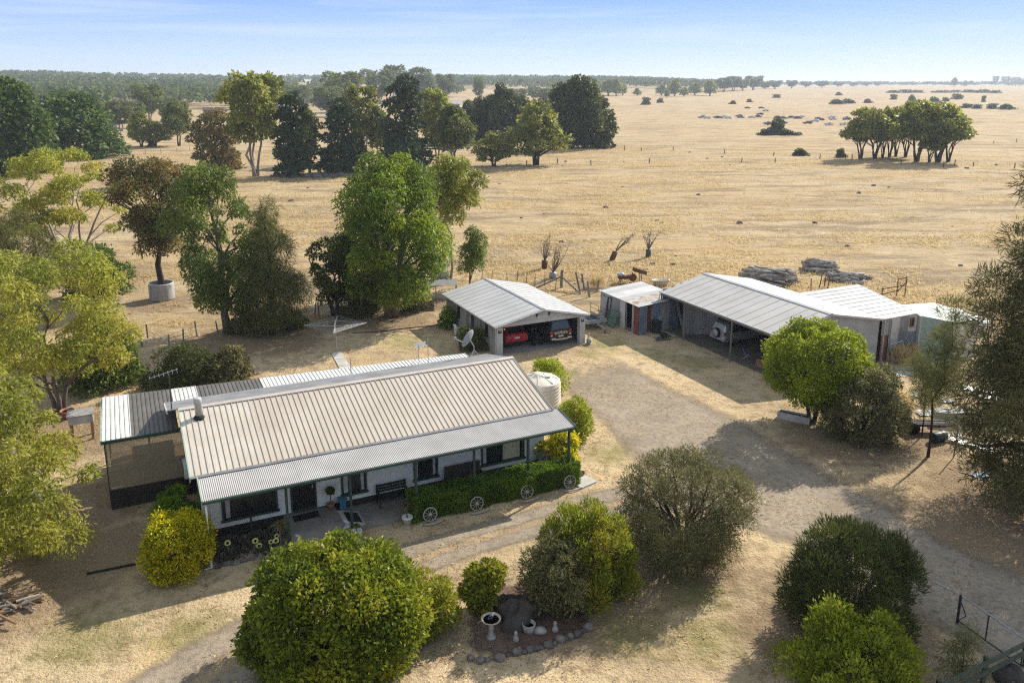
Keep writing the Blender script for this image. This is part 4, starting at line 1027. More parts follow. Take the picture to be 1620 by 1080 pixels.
# ------------------------------------------------------------------ wall made of separate upright sheets
_shc = {}
def wall_sheets(parent, off, p0, p1, z0, ztop, mats, pitch=0.76, kind='corr', skip=(), name='wall_sheet', seed=0, lean=0.0):
    d = math.hypot(p1[0] - p0[0], p1[1] - p0[1]); n = max(1, int(round(d / pitch))); w_ = d / n
    ang = math.atan2(p1[1] - p0[1], p1[0] - p0[0]); rg = random.Random(seed)
    for i in range(n):
        if i in skip: continue
        m_ = mats[i % len(mats)] if len(mats) < 20 else rg.choice(mats)
        h0 = ztop(i * w_) if callable(ztop) else ztop; h1 = ztop((i + 1) * w_) if callable(ztop) else ztop
        hh = min(h0, h1) + abs(h0 - h1) * 0.5
        key = (round(w_, 3), m_.name, kind)
        if key not in _shc: _shc[key] = sheet_mesh(name, w_, 1.0, [m_], kind, 0.19, 0.02, 0.03)
        t = i * w_
        link(name, _shc[key], parent, (p0[0] + math.cos(ang) * t - off[0] - math.sin(ang) * 0.002 * (i % 2), p0[1] + math.sin(ang) * t - off[1] + math.cos(ang) * 0.002 * (i % 2), z0), (math.pi / 2, 0, ang), (1, hh - z0, 1))
def roof_sheets(parent, off, lo0, lo1, run, z_lo, z_hi, mats, pitch=0.78, kind='flat', name='roof_sheet', slot2=None):
    """sheets side by side along lo0-lo1 (low edge), rising over the vector run"""
    d = math.hypot(lo1[0] - lo0[0], lo1[1] - lo0[1]); n = max(1, int(round(d / pitch))); w_ = d / n
    ang = math.atan2(lo1[1] - lo0[1], lo1[0] - lo0[0]); rl = math.hypot(*run); L = math.hypot(rl, z_hi - z_lo); sl = math.atan2(z_hi - z_lo, rl)
    cr = math.cos(ang) * run[1] - math.sin(ang) * run[0]
    made = {}
    for i in range(n):
        m_ = mats[i % len(mats)]
        if m_.name not in made: made[m_.name] = sheet_mesh(name, w_, L, [m_, slot2] if slot2 else [m_], kind, 0.25, 0.03, 0.05)
        t = i * w_; yaw = ang if cr > 0 else ang + math.pi
        q = (lo0[0] + math.cos(ang) * (t if cr > 0 else t + w_), lo0[1] + math.sin(ang) * (t if cr > 0 else t + w_))
        o = link(name, made[m_.name], parent, (q[0] - off[0], q[1] - off[1], z_lo + 0.002 * (i % 2)))
        o.rotation_euler = (Matrix.Rotation(yaw, 3, 'Z') @ Matrix.Rotation(sl, 3, 'X')).to_euler()

# ------------------------------------------------------------------ double garage
GO = (26.7, 50.7, 0)
gar = thing_ab('garage', 'grey open-fronted double garage with low gable roof holding two vehicles', 'garage', GO[0], GO[1])
def gb(): return MB(GO)
GZ, GR = 2.3, 3.15
w = gb(); w.box(23.1, 23.2, 50.95, 60.6, 0, 2.22); wl_ = w.build('wall', GWALL, gar)
for b in (52.2, 54.8, 57.6):
    w = gb(); w.box(23.06, 23.095, b, b + 0.5, 1.0, 1.9); w.build('window', BLACK, gar)
for k in range(9):
    w = gb(); b = 50.98 + k * 1.06; w.box(23.075, 23.1, b, b + 0.05, 0, 2.22); w.build('cover_strip', GWALL, gar)
w = gb(); w.box(30.2, 30.3, 50.95, 60.6, 0, 2.22); w.build('wall', GWALL, gar)
w = gb(); w.prism([(23.2, 0), (30.2, 0), (30.2, 2.25), (26.7, 3.08), (23.2, 2.25)], 'y', 60.5, 60.6); w.build('wall', GWALL, gar)
for u0 in (23.08, 29.84):
    w = gb(); w.box(u0, u0 + 0.46, 50.62, 51.0, 0, 2.12); pl = w.build('pillar', GCONC, gar)
    w = gb()
    w.box(u0 + 0.08, u0 + 0.36, 50.59, 50.618, 1.72, 1.78); w.box(u0 + 0.1, u0 + 0.17, 50.59, 50.618, 1.78, 1.93); w.box(u0 + 0.26, u0 + 0.33, 50.59, 50.618, 1.79, 1.90)
    w.build('plaque', BLACK, pl)
for k in range(3):
    z0 = 2.10 + 0.3 * k; z1 = min(z0 + 0.29, 3.06)
    def wd(z): return 3.85 * min(1, max(0.02, (3.10 - z) / 0.86))
    w = gb(); w.prism([(26.7 - wd(z0), z0), (26.7 + wd(z0), z0), (26.7 + wd(z1), z1), (26.7 - wd(z1), z1)], 'y', 50.64 + 0.012 * k, 50.74 + 0.012 * k); w.build('gable_board', GCONC, gar)
for u in (-0.55, 0.45):
    m = gb(); m.tube([(26.75 + u, 50.61, 2.55), (26.7 + u + 0.1, 50.60, 2.7), (26.8 + u * 0.9, 50.6, 2.86)], [0.03, 0.07, 0.02], 5); m.build('gable_ornament', BLACK, gar)
roof_sheets(gar, GO, (22.85, 50.45), (22.85, 60.85), (3.85, 0), GZ, GR, [mat('garage_roof', (0.47, 0.46, 0.44), (0.41, 0.40, 0.38), 0.6, 0.6, 0.0, 0.03, 20, 0.4)], 0.8)
roof_sheets(gar, GO, (30.55, 50.45), (30.55, 60.85), (-3.85, 0), GZ, GR, [ _mats['garage_roof'] ], 0.8)
w = gb(); w.prism([(26.55, 3.14), (26.7, 3.19), (26.85, 3.14), (26.85, 3.16), (26.7, 3.21), (26.55, 3.16)], 'y', 50.42, 60.88); w.build('ridge_cap', STEEL_D if False else ZINC, gar)
for sgn in (-1, 1):
    w = gb(); w.prism([(26.7, 3.02), (26.7 + sgn * 3.87, 2.16), (26.7 + sgn * 3.87, 2.29), (26.7, 3.15)], 'y', 50.40, 50.45); w.build('barge_board', WHITE_S, gar)
w = gb(); w.box(22.78, 22.86, 50.45, 60.85, 2.2, 2.29); w.build('gutter', ZINC, gar)
w = gb(); w.box(23.2, 30.2, 50.7, 60.5, 0.0, 0.03); w.build('floor', CONC, gar)
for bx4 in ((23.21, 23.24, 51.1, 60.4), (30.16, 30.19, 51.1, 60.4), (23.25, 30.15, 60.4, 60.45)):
    w = gb(); w.box(bx4[0], bx4[1], bx4[2], bx4[3], 0.04, 2.2); w.build('shade_panel', INTERIOR_SHADE, gar)  # dark panels added inside the walls so the interior looks shaded
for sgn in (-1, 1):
    w = gb(); w.prism([(26.7, 3.06), (26.7 + sgn * 3.45, 2.26), (26.7 + sgn * 3.45, 2.29), (26.7, 3.09)], 'y', 50.85, 60.4); w.build('shade_panel', INTERIOR_SHADE, gar)  # dark panels added under the roof to deepen the interior shade
w = gb(); w.blob((23.62, 50.55, 2.0), (0.07, 0.07, 0.07), 1, 8, 0.02); w.build('lamp', YELLOW, gar)

# ------------------------------------------------------------------ vehicles
def car(name, label, st, paint, loc, rz, wheels, wr=0.33, track=0.76, extra=None, group=None, glass_rear=None, glass_front=None, side=None, cat='car', simple=False):
    """st: stations (x, z_bottom, z_belt, z_roof, half_bottom, half_belt, half_roof); x = 0 at the tail, forward +x"""
    t = thing(name, label, cat, loc, rz, group)
    mb = MB(); ring = []
    for (x, zb, zl, zr, hb0, hb1, hr) in st:
        zm = zb + (zl - zb) * 0.45
        ring.append([(x, -hb0, zb), (x, -hb1, zm), (x, -hb1 * 0.985, zl), (x, -hr, zr - 0.04), (x, -hr + 0.07, zr), (x, hr - 0.07, zr), (x, hr, zr - 0.04), (x, hb1 * 0.985, zl), (x, hb1, zm), (x, hb0, zb)])
    k = len(ring[0]); vs = [v for r_ in ring for v in r_]; fs = []
    for i in range(len(ring) - 1):
        for j in range(k):
            j2 = (j + 1) % k; fs.append((i * k + j, i * k + j2, (i + 1) * k + j2, (i + 1) * k + j))
    fs.append(tuple(range(k))); fs.append(tuple((len(ring) - 1) * k + j for j in range(k))[::-1])
    mb.add(vs, fs)
    o = mb.build('body', paint, t, False)
    bv = o.modifiers.new('b', 'BEVEL'); bv.width = 0.035; bv.segments = 2; bv.limit_method = 'ANGLE'; bv.angle_limit = 0.35
    for x in wheels:
        for sg in (-1, 1):
            m = MB(); m.lathe([(wr * .6, -0.1), (wr * .92, -0.1), (wr, -0.07), (wr, 0.07), (wr * .92, 0.1), (wr * .6, 0.1)], 18, (0, 0, 0), 0, 'y'); wh = m.build('wheel', RUBBER, t, True, (x, sg * track, wr))
            m = MB(); m.lathe([(wr * .6, 0.0), (wr * .56, 0.05), (wr * .2, 0.07), (0.02, 0.08)], 12, (0, 0, 0), 0, 'y'); m.build('rim', STEEL, wh, True, (0, sg * 0.03, 0), (0, 0, 0 if sg > 0 else math.pi))
    def panel(nm, P4, m_):
        q = MB(); c = Vector((0, 0, 0))
        a_ = [Vector(p) for p in P4]; nrm = (a_[1] - a_[0]).cross(a_[2] - a_[0]).normalized() * 0.006
        q.add([tuple(p + nrm) for p in a_] + [tuple(p - nrm * 3) for p in a_], [(0, 1, 2, 3), (7, 6, 5, 4), (0, 4, 5, 1), (1, 5, 6, 2), (2, 6, 7, 3), (3, 7, 4, 0)]); return q.build(nm, m_, t)
    t['_p'] = 0; del t['_p']
    return t, panel
RED = mat('red_car_paint', (0.42, 0.012, 0.02), (0.38, 0.01, 0.018), 1, 0.25, 0, 0, 20, 0.6)
CHAR = mat('charcoal_car_paint', (0.04, 0.04, 0.042), (0.034, 0.034, 0.036), 1, 0.5, 0, 0, 20, 0.25)
SILV = mat('silver_car_paint', (0.48, 0.49, 0.50), (0.44, 0.45, 0.46), 1, 0.3, 0.4, 0, 20, 0.6)
TAIL = mat('red_tail_lens', (0.35, 0.01, 0.01), (0.3, 0.01, 0.01), 3, 0.2, 0, 0, 20, 0.6)
PLATE = mat('number_plate', (0.62, 0.63, 0.66), (0.56, 0.57, 0.62), 9, 0.5)
def wpos(a, b): x, y = W(a, b); return (x, y, 0.03)
# red hatchback, tail to the drive
t, P_ = car('parked_car', 'red hatchback parked tail out inside the double garage', [(0.0, 0.45, 0.9, 0.98, 0.80, 0.86, 0.74), (0.12, 0.3, 0.95, 1.12, 0.86, 0.92, 0.72), (0.45, 0.28, 0.97, 1.50, 0.88, 0.93, 0.64), (0.8, 0.25, 0.97, 1.58, 0.88, 0.93, 0.63), (2.0, 0.25, 0.95, 1.6, 0.88, 0.93, 0.64), (2.9, 0.25, 0.95, 1.45, 0.88, 0.92, 0.63), (3.5, 0.27, 0.93, 0.98, 0.86, 0.91, 0.72), (4.2, 0.3, 0.8, 0.86, 0.84, 0.87, 0.7), (4.4, 0.42, 0.66, 0.72, 0.74, 0.78, 0.6)], RED, wpos(25.2, 51.75), ROT + math.pi / 2, (0.85, 3.45))
P_('rear_window', [(0.09, 0.68, 1.1), (0.09, -0.68, 1.1), (0.41, -0.58, 1.46), (0.41, 0.58, 1.46)], GLASS)
P_('side_window', [(0.6, 0.925, 1.0), (2.8, 0.925, 1.0), (2.6, 0.68, 1.42), (0.75, 0.68, 1.46)], GLASS); P_('side_window', [(0.6, -0.925, 1.0), (0.75, -0.68, 1.46), (2.6, -0.68, 1.42), (2.8, -0.925, 1.0)], GLASS)
P_('number_plate', [(-0.012, 0.2, 0.72), (-0.012, -0.2, 0.72), (-0.005, -0.2, 0.84), (-0.005, 0.2, 0.84)], PLATE)
for sg in (-1, 1):
    m = MB(); m.box(-0.015, 0.12, 0.56 if sg > 0 else -0.82, 0.82 if sg > 0 else -0.56, 0.86, 1.0); m.build('tail_light', TAIL, t)
m = MB(); m.box(-0.03, 0.05, -0.8, 0.8, 0.34, 0.5); m.build('bumper', BLACK, t)
m = MB(); m.box(-0.016, 0.0, 0.48, 0.74, 0.80, 0.83); m.build('badge', STEEL, t)
# dark ute with canopy
t, P_ = car('parked_ute', 'charcoal ute with canopy and TOYOTA lettering parked inside the double garage', [(0.0, 0.62, 1.12, 1.16, 0.82, 0.86, 0.85), (0.04, 0.55, 1.12, 1.2, 0.84, 0.88, 0.82), (0.22, 0.5, 1.12, 1.84, 0.84, 0.88, 0.66), (0.4, 0.48, 1.12, 1.9, 0.84, 0.88, 0.66), (1.7, 0.48, 1.12, 1.92, 0.84, 0.88, 0.66), (1.75, 0.48, 1.12, 1.78, 0.84, 0.88, 0.66), (3.0, 0.45, 1.1, 1.78, 0.84, 0.88, 0.64), (3.7, 0.45, 1.08, 1.12, 0.84, 0.88, 0.74), (4.9, 0.5, 0.95, 1.02, 0.82, 0.86, 0.7), (5.0, 0.55, 0.8, 0.86, 0.78, 0.8, 0.6)], CHAR, wpos(28.45, 51.0), ROT + math.pi / 2, (1.15, 4.1), 0.37, 0.74, None, None, None, None, None, 'ute')
P_('canopy_window', [(0.045, 0.74, 1.22), (0.045, -0.74, 1.22), (0.21, -0.60, 1.80), (0.21, 0.60, 1.80)], mat('tinted_glass', (0.04, 0.055, 0.075), (0.03, 0.045, 0.06), 1, 0.1, 0, 0, 20, 0.6))
P_('canopy_side_window', [(0.45, 0.84, 1.25), (1.6, 0.84, 1.25), (1.55, 0.70, 1.72), (0.55, 0.70, 1.72)], GLASS); P_('canopy_side_window', [(0.45, -0.84, 1.25), (0.55, -0.70, 1.72), (1.55, -0.70, 1.72), (1.6, -0.84, 1.25)], GLASS)
m = MB(); m.box(-0.16, 0.0, -0.86, -0.5, 0.5, 0.62); m.box(-0.16, 0.0, 0.5, 0.86, 0.5, 0.62); m.box(-0.14, 0.0, -0.5, 0.5, 0.44, 0.54); m.build('bumper', mat('chrome_bumper', (0.6, 0.56, 0.48), (0.5, 0.47, 0.4), 3, 0.35, 0.5), t)
for sg in (-1, 1):
    m = MB(); y0 = 0.70 if sg > 0 else -0.88; m.box(-0.02, 0.12, y0, y0 + 0.18, 0.72, 1.14); tl = m.build('tail_light', TAIL, t)
    m = MB(); m.box(-0.026, -0.021, y0 + 0.02, y0 + 0.16, 0.74, 0.84); m.build('reverse_lens', PLATE, tl)
P_('number_plate', [(-0.012, 0.2, 0.64), (-0.012, -0.2, 0.64), (-0.012, -0.2, 0.75), (-0.012, 0.2, 0.75)], PLATE)
tx = bpy.data.curves.new('lettering', 'FONT'); tx.body = 'TOYOTA'; tx.size = 0.26; tx.extrude = 0.006; tx.align_x = 'CENTER'; tx.align_y = 'CENTER'; tx.space_character = 1.1; tx.offset = 0.012
tx.materials.append(mat('cream_lettering', (0.62, 0.48, 0.30), (0.56, 0.43, 0.27), 9, 0.5))
txo = bpy.data.objects.new('lettering_source', tx)
COL.objects.link(txo); bpy.context.view_layer.update()
tme = bpy.data.meshes.new_from_object(txo.evaluated_get(bpy.context.evaluated_depsgraph_get()))
bpy.data.objects.remove(txo)
link('lettering', tme, t, (-0.012, 0.0, 0.93), (math.pi / 2, 0, -math.pi / 2))
m = MB(); m.box(-0.03, 0.0, -0.1, 0.1, 1.04, 1.08); m.build('tailgate_handle', STEEL, t)
m = MB(); m.tube([(-0.14, 0, 0.48), (-0.3, 0, 0.46), (-0.3, 0, 0.56)], 0.03, 6); m.build('tow_ball', STEEL, t)
# ride-on mower between the two
x, y, z = wpos(26.85, 51.6); t = thing('motor_scooter', 'black ride-on machine with handlebar parked between the two vehicles', 'machine', (x, y, z), ROT + math.pi / 2)
m = MB(); m.blob((0.55, 0, 0.55), (0.6, 0.26, 0.28), 4, 12, 0.06); m.box(0.0, 0.5, -0.2, 0.2, 0.6, 0.75); m.build('body', BLACK, t, True)
for xx, yy, r_ in ((0.1, 0.28, 0.26), (0.1, -0.28, 0.26), (1.1, 0.25, 0.22), (1.1, -0.25, 0.22)):
    m = MB(); m.lathe([(0.05, -0.07), (r_, -0.06), (r_, 0.06), (0.05, 0.07)], 14, (xx, yy, r_), 0, 'y'); m.build('wheel', RUBBER, t, True)
m = MB(); m.tube([(1.0, 0, 0.7), (0.85, 0, 1.0), (0.83, -0.3, 1.05)], 0.025, 6); m.tube([(0.85, 0, 1.0), (0.83, 0.3, 1.05)], 0.025, 6); m.build('handlebar', STEEL, t)
m = MB(); m.box(0.2, 0.65, -0.18, 0.18, 0.76, 0.86); m.build('seat', RUBBER, t)
# silver four-wheel drive with spare wheel on its tail
t, P_ = car('parked_four_wheel_drive', 'silver four-wheel drive with covered spare wheel parked under the long carport', [(0.0, 0.55, 1.0, 1.1, 0.74, 0.80, 0.68), (0.06, 0.42, 1.02, 1.3, 0.80, 0.85, 0.66), (0.2, 0.4, 1.02, 1.62, 0.80, 0.85, 0.62), (0.5, 0.38, 1.02, 1.70, 0.80, 0.85, 0.62), (2.2, 0.38, 1.0, 1.70, 0.80, 0.85, 0.62), (2.6, 0.38, 1.0, 1.62, 0.80, 0.85, 0.62), (3.1, 0.38, 0.98, 1.02, 0.80, 0.85, 0.7), (3.95, 0.42, 0.85, 0.92, 0.78, 0.82, 0.66), (4.1, 0.5, 0.72, 0.78, 0.7, 0.74, 0.6)], SILV, wpos(38.95, 46.0), ROT, (0.75, 3.2), 0.36, 0.72, None, None, None, None, None, 'car')
P_('rear_window', [(0.065, 0.62, 1.14), (0.065, -0.62, 1.14), (0.19, -0.55, 1.55), (0.19, 0.55, 1.55)], GLASS)
P_('side_window', [(0.4, -0.845, 1.08), (0.5, -0.665, 1.58), (2.4, -0.665, 1.56), (2.7, -0.845, 1.06)], GLASS); P_('side_window', [(0.4, 0.845, 1.08), (2.7, 0.845, 1.06), (2.4, 0.665, 1.56), (0.5, 0.665, 1.58)], GLASS)
m = MB(); m.lathe([(0.3, -0.2), (0.36, -0.16), (0.36, -0.02), (0.3, 0.0)], 22, (-0.02, 0.05, 0.95), 0, 'x'); sw = m.build('spare_wheel', RUBBER, t, True)
m = MB(); m.lathe([(0.02, -0.225), (0.25, -0.225), (0.30, -0.2)], 22, (-0.02, 0.05, 0.95), 0, 'x'); m.build('cover', SILV, sw, True)
for sg in (-1, 1):
    m = MB(); y0 = 0.64 if sg > 0 else -0.82; m.box(-0.015, 0.12, y0, y0 + 0.17, 0.86, 1.12); m.build('tail_light', TAIL, t)
m = MB(); m.box(-0.08, 0.12, -0.82, 0.82, 0.45, 0.62); m.build('bumper', SILV, t)
# white sedan behind the far shed
t, P_ = car('parked_sedan', 'white sedan parked in the grass behind the far shed', [(0.0, 0.5, 0.9, 0.95, 0.78, 0.84, 0.76), (0.15, 0.35, 0.92, 1.02, 0.84, 0.9, 0.74), (0.95, 0.3, 0.94, 1.06, 0.86, 0.9, 0.70), (1.45, 0.3, 0.94, 1.42, 0.86, 0.9, 0.60), (2.5, 0.3, 0.94, 1.44, 0.86, 0.9, 0.60), (3.3, 0.3, 0.92, 1.02, 0.86, 0.9, 0.7), (4.4, 0.32, 0.82, 0.88, 0.84, 0.88, 0.7), (4.6, 0.45, 0.66, 0.72, 0.76, 0.8, 0.6)], WHITE_S, wpos(57.5, 43.2), ROT - 0.9, (0.9, 3.6))
P_('rear_window', [(0.98, 0.6, 1.08), (0.98, -0.6, 1.08), (1.42, -0.52, 1.38), (1.42, 0.52, 1.38)], GLASS)
P_('side_window', [(1.1, -0.89, 1.0), (1.5, -0.63, 1.36), (2.5, -0.63, 1.38), (3.1, -0.89, 1.0)], GLASS); P_('side_window', [(1.1, 0.89, 1.0), (3.1, 0.89, 1.0), (2.5, 0.63, 1.38), (1.5, 0.63, 1.36)], GLASS)
P_('windscreen', [(2.55, -0.52, 1.38), (2.55, 0.52, 1.38), (3.25, 0.64, 1.06), (3.25, -0.64, 1.06)], GLASS)
for sg in (-1, 1):
    m = MB(); y0 = 0.6 if sg > 0 else -0.82; m.box(-0.015, 0.1, y0, y0 + 0.22, 0.72, 0.88); m.build('tail_light', TAIL, t)

# ornaments at the garage
x, y = W(30.5, 50.35); t = thing('swan_statue', 'white cement swan standing beside the garage pillar', 'ornament', (x, y, 0), ROT + 1.2)
m = MB(); m.blob((0, 0, 0.24), (0.3, 0.2, 0.22), 2, 14, 0.05); m.tube([(0.2, 0, 0.3), (0.3, 0, 0.5), (0.22, 0, 0.68), (0.3, 0, 0.76), (0.4, 0, 0.72)], [0.09, 0.06, 0.05, 0.055, 0.02], 8); m.build('body', STATUE, t, True)
m = MB(); m.lathe([(0.26, 0), (0.26, 0.05), (0.02, 0.06)], 14); m.build('base', STATUE, t)
x, y = W(22.4, 56.6); t = thing('dog_statue', 'white cement animal statue beside the garage side wall', 'ornament', (x, y, 0), 0.6)
m = MB(); m.tube([(0.3, 0, 0.25), (0.1, 0, 0.42), (-0.12, 0, 0.62), (-0.16, 0, 0.85), (-0.3, 0, 0.9)], [0.16, 0.19, 0.15, 0.1, 0.05], 9); m.tube([(-0.1, 0.08, 0.5), (-0.16, 0.09, 0.0)], [0.05, 0.04], 6); m.tube([(-0.1, -0.08, 0.5), (-0.16, -0.09, 0.0)], [0.05, 0.04], 6); m.blob((0.25, 0, 0.14), (0.2, 0.16, 0.14), 4, 10, 0.05); m.build('body', WHITE_S, t, True)
m = MB(); m.tube([(0.4, 0.0, 0.1), (0.58, 0.05, 0.06), (0.66, 0.12, 0.1)], [0.03, 0.025, 0.01], 5); m.build('tail', WHITE_S, t)

# ------------------------------------------------------------------ box trailer
x, y = W(32.9, 54.2); t = thing('box_trailer', 'caged box trailer parked between the garage and the small shed', 'trailer', (x, y, 0), ROT - math.pi / 2)
m = MB(); m.box(-1.4, 1.1, -0.85, 0.85, 0.5, 0.56); m.build('deck', STEEL_D, t)
for y0 in (-0.86, 0.82):
    m = MB(); m.box(-1.4, 1.1, y0, y0 + 0.04, 0.56, 0.86); m.build('side_panel', STEEL, t)
m = MB(); m.box(1.06, 1.1, -0.82, 0.82, 0.56, 0.86); m.build('side_panel', STEEL, t)
for px in (-1.38, -0.15, 1.06):
    for py in (-0.84, 0.84):
        m = MB(); m.tube([(px, py, 0.86), (px, py, 1.55)], 0.02, 5); m.build('cage_post', STEEL_D, t)
for zz in (1.2, 1.55):
    m = MB(); m.tube([(-1.38, -0.84, zz), (1.06, -0.84, zz), (1.06, 0.84, zz), (-1.38, 0.84, zz)], 0.017, 5); m.build('cage_rail', STEEL_D, t)
m = MB(); m.beam((1.1, 0, 0.5), (2.3, 0, 0.42), 0.09, 0.1); m.build('drawbar', STEEL, t)
m = MB(); m.tube([(2.1, 0.08, 0.1), (2.1, 0.08, 0.75)], 0.03, 6); m.lathe([(0.09, -0.03), (0.09, 0.03)], 10, (2.1, 0.08, 0.09), 0, 'y'); m.build('jockey_wheel', RUSTY, t)
for sg in (-1, 1):
    m = MB(); m.lathe([(0.1, -0.09), (0.31, -0.08), (0.31, 0.08), (0.1, 0.09)], 16, (-0.3, sg * 0.98, 0.31), 0, 'y'); m.build('wheel', RUBBER, t, True)

# ------------------------------------------------------------------ small patched shed
SO = (37.0, 53.0, 0)
sh = thing_ab('tin_shed', 'small patchwork tin shed with rust-patched skillion roof', 'shed', SO[0], SO[1])
roof_sheets(sh, SO, (34.85, 50.35), (34.85, 56.2), (4.2, 0), 2.32, 2.62, [ZINC_B, RUSTROOF, RUSTROOF, ZINC_B, ZINC, ZINC, ZINC_B, ZINC], 0.76, 'corr')
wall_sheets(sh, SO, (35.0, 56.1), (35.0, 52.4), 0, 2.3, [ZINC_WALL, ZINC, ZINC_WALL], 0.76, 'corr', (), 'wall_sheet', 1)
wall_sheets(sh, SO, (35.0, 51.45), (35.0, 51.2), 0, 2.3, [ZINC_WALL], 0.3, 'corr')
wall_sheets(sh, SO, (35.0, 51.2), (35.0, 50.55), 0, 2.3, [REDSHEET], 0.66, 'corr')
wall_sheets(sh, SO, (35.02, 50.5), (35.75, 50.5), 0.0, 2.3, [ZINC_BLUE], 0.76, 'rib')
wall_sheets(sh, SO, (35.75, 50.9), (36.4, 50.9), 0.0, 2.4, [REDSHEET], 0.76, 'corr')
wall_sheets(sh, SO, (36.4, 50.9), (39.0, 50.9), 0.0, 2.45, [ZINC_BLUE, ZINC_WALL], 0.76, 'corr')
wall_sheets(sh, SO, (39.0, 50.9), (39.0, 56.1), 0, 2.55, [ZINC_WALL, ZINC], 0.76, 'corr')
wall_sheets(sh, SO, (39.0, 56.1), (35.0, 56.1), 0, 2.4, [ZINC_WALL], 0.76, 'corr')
for p_ in ((35.04, 52.38), (35.04, 51.48), (35.04, 50.56), (35.04, 56.05), (38.95, 56.05), (38.95, 50.95)):
    m = MB(SO); m.tube([(p_[0] + 0.04, p_[1] - 0.02, 0), (p_[0] + 0.04, p_[1] - 0.02, 2.28)], 0.05, 6); m.build('post', TIMBER, sh)
m = MB(SO); m.box(35.1, 38.9, 51.0, 56.0, 0.0, 0.02); m.build('floor', INTERIOR_SHADE, sh)
t = thing_ab('leaning_door', 'old grey panelled door leaning against the small tin shed', 'door', 34.55, 55.3, 0, 0)
t.rotation_euler = (0, 0.16, ROT)
m = MB(); m.box(0, 0.04, -0.42, 0.42, 0, 2.0); m.build('leaf', mat('old_grey_door', (0.40, 0.40, 0.39), (0.32, 0.32, 0.31), 3, 0.8), t)
for z0, z1 in ((0.15, 0.9), (1.05, 1.85)):
    m = MB(); m.box(-0.012, 0.0, -0.32, 0.32, z0, z1); m.build('panel', ZINC_WALL, t)
t = thing_ab('window_surround', 'narrow dark timber window surround leaning on the shed beside the old door', 'timber', 34.6, 54.55, 0); t.rotation_euler = (0, 0.15, ROT)
for y0 in (-0.25, 0.2):
    m = MB(); m.box(0, 0.05, y0, y0 + 0.05, 0, 2.1); m.build('stile', TIMBER_D, t)
for z0 in (0.0, 1.0, 2.05):
    m = MB(); m.box(0.003, 0.047, -0.2, 0.2, z0, z0 + 0.05); m.build('rail', TIMBER_D, t)
t = thing_ab('slatted_panel', 'pale green slatted panel leaning against the small tin shed', 'panel', 34.2, 53.45, 0); t.rotation_euler = (0, 0.42, ROT)
for k in range(7):
    m = MB(); m.box(0, 0.03, -0.55, 0.55, 0.12 + k * 0.18, 0.24 + k * 0.18); m.build('slat', mat('faded_green_slat', (0.12, 0.24, 0.17), (0.08, 0.17, 0.12), 4, 0.7), t)
for y0 in (-0.45, 0.0, 0.4):
    m = MB(); m.box(0.031, 0.07, y0, y0 + 0.06, 0.0, 1.4); m.build('batten', GREEN, t)
t = thing_ab('wheelie_bin', 'dark green wheelie bin standing against the small shed', 'bin', 36.6, 50.35, 0, 0.1)
m = MB(); m.prism([(-0.22, 0.12), (0.22, 0.12), (0.27, 0.98), (-0.27, 0.98)], 'y', -0.26, 0.3); m.build('body', BIN, t)
m = MB(); m.box(-0.29, 0.29, -0.32, 0.34, 0.985, 1.05); m.build('lid', BIN, t)
for xx in (-0.24, 0.24):
    m = MB(); m.lathe([(0.02, -0.03), (0.12, -0.03), (0.12, 0.03), (0.02, 0.03)], 12, (xx, 0.26, 0.12), 0, 'x'); m.build('wheel', RUBBER, t)
m = MB(); m.tube([(-0.24, 0.38, 1.0), (0.24, 0.38, 1.0)], 0.02, 6); m.build('handle', BIN, t)
t = thing_ab('timber_offcuts', 'low heap of timber offcuts and a tyre beside the carport post', 'timber heap', 36.3, 48.9, 0)
rr = random.Random(4)
for k in range(9):
    m = MB(); an = rr.uniform(-0.5, 0.5); c_ = Vector((rr.uniform(-0.4, 0.4), rr.uniform(-0.4, 0.4), 0.05 + 0.05 * (k // 2))); dv = Vector((math.cos(an), math.sin(an), 0)) * rr.uniform(0.4, 0.65)
    m.beam(c_ - dv, c_ + dv, 0.1, 0.06); m.build('offcut', TIMBER, t)
m = MB(); m.lathe([(0.18, 0.3), (0.3, 0.31), (0.32, 0.38), (0.3, 0.46), (0.18, 0.47)], 18, (-0.1, 0, 0)); m.build('tyre', RUBBER, t, True)

# ------------------------------------------------------------------ long carport shed
CO = (41.6, 44.5, 0)
cs = thing_ab('carport_shed', 'long open-sided carport shed with wide low gable iron roof', 'shed', CO[0], CO[1])
def cb(): return MB(CO)
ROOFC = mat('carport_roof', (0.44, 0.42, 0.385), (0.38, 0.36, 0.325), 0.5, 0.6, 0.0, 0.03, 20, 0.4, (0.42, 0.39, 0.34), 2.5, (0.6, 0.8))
ROOFC_SUN = mat('carport_roof_sunlit', (0.70, 0.68, 0.63), (0.62, 0.60, 0.55), 0.5, 0.6, 0.0, 0.03, 20, 0.4)  # sunlit slope painted lighter than the opposite slope of this roof
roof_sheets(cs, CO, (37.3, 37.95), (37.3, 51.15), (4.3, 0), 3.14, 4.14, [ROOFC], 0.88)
roof_sheets(cs, CO, (46.45, 37.95), (46.45, 51.15), (-4.85, 0), 3.2, 4.14, [ROOFC_SUN], 0.88)
m = cb(); m.prism([(41.4, 4.12), (41.6, 4.18), (41.8, 4.12), (41.8, 4.14), (41.6, 4.2), (41.4, 4.14)], 'y', 37.93, 51.17); m.build('ridge_cap', ZINC, cs)
m = cb(); m.box(37.22, 37.30, 37.95, 51.15, 3.04, 3.14); m.build('gutter', ZINC, cs)
m = cb(); m.box(37.34, 37.44, 37.97, 51.1, 2.86, 3.04); m.build('beam', TIMBER, cs)
for b in (51.0, 48.0, 42.75, 38.25):
    m = cb(); m.tube([(37.4, b, 0), (37.38, b - 0.03, 1.5), (37.4, b, 2.86)], 0.065, 7); m.build('post', TIMBER, cs)
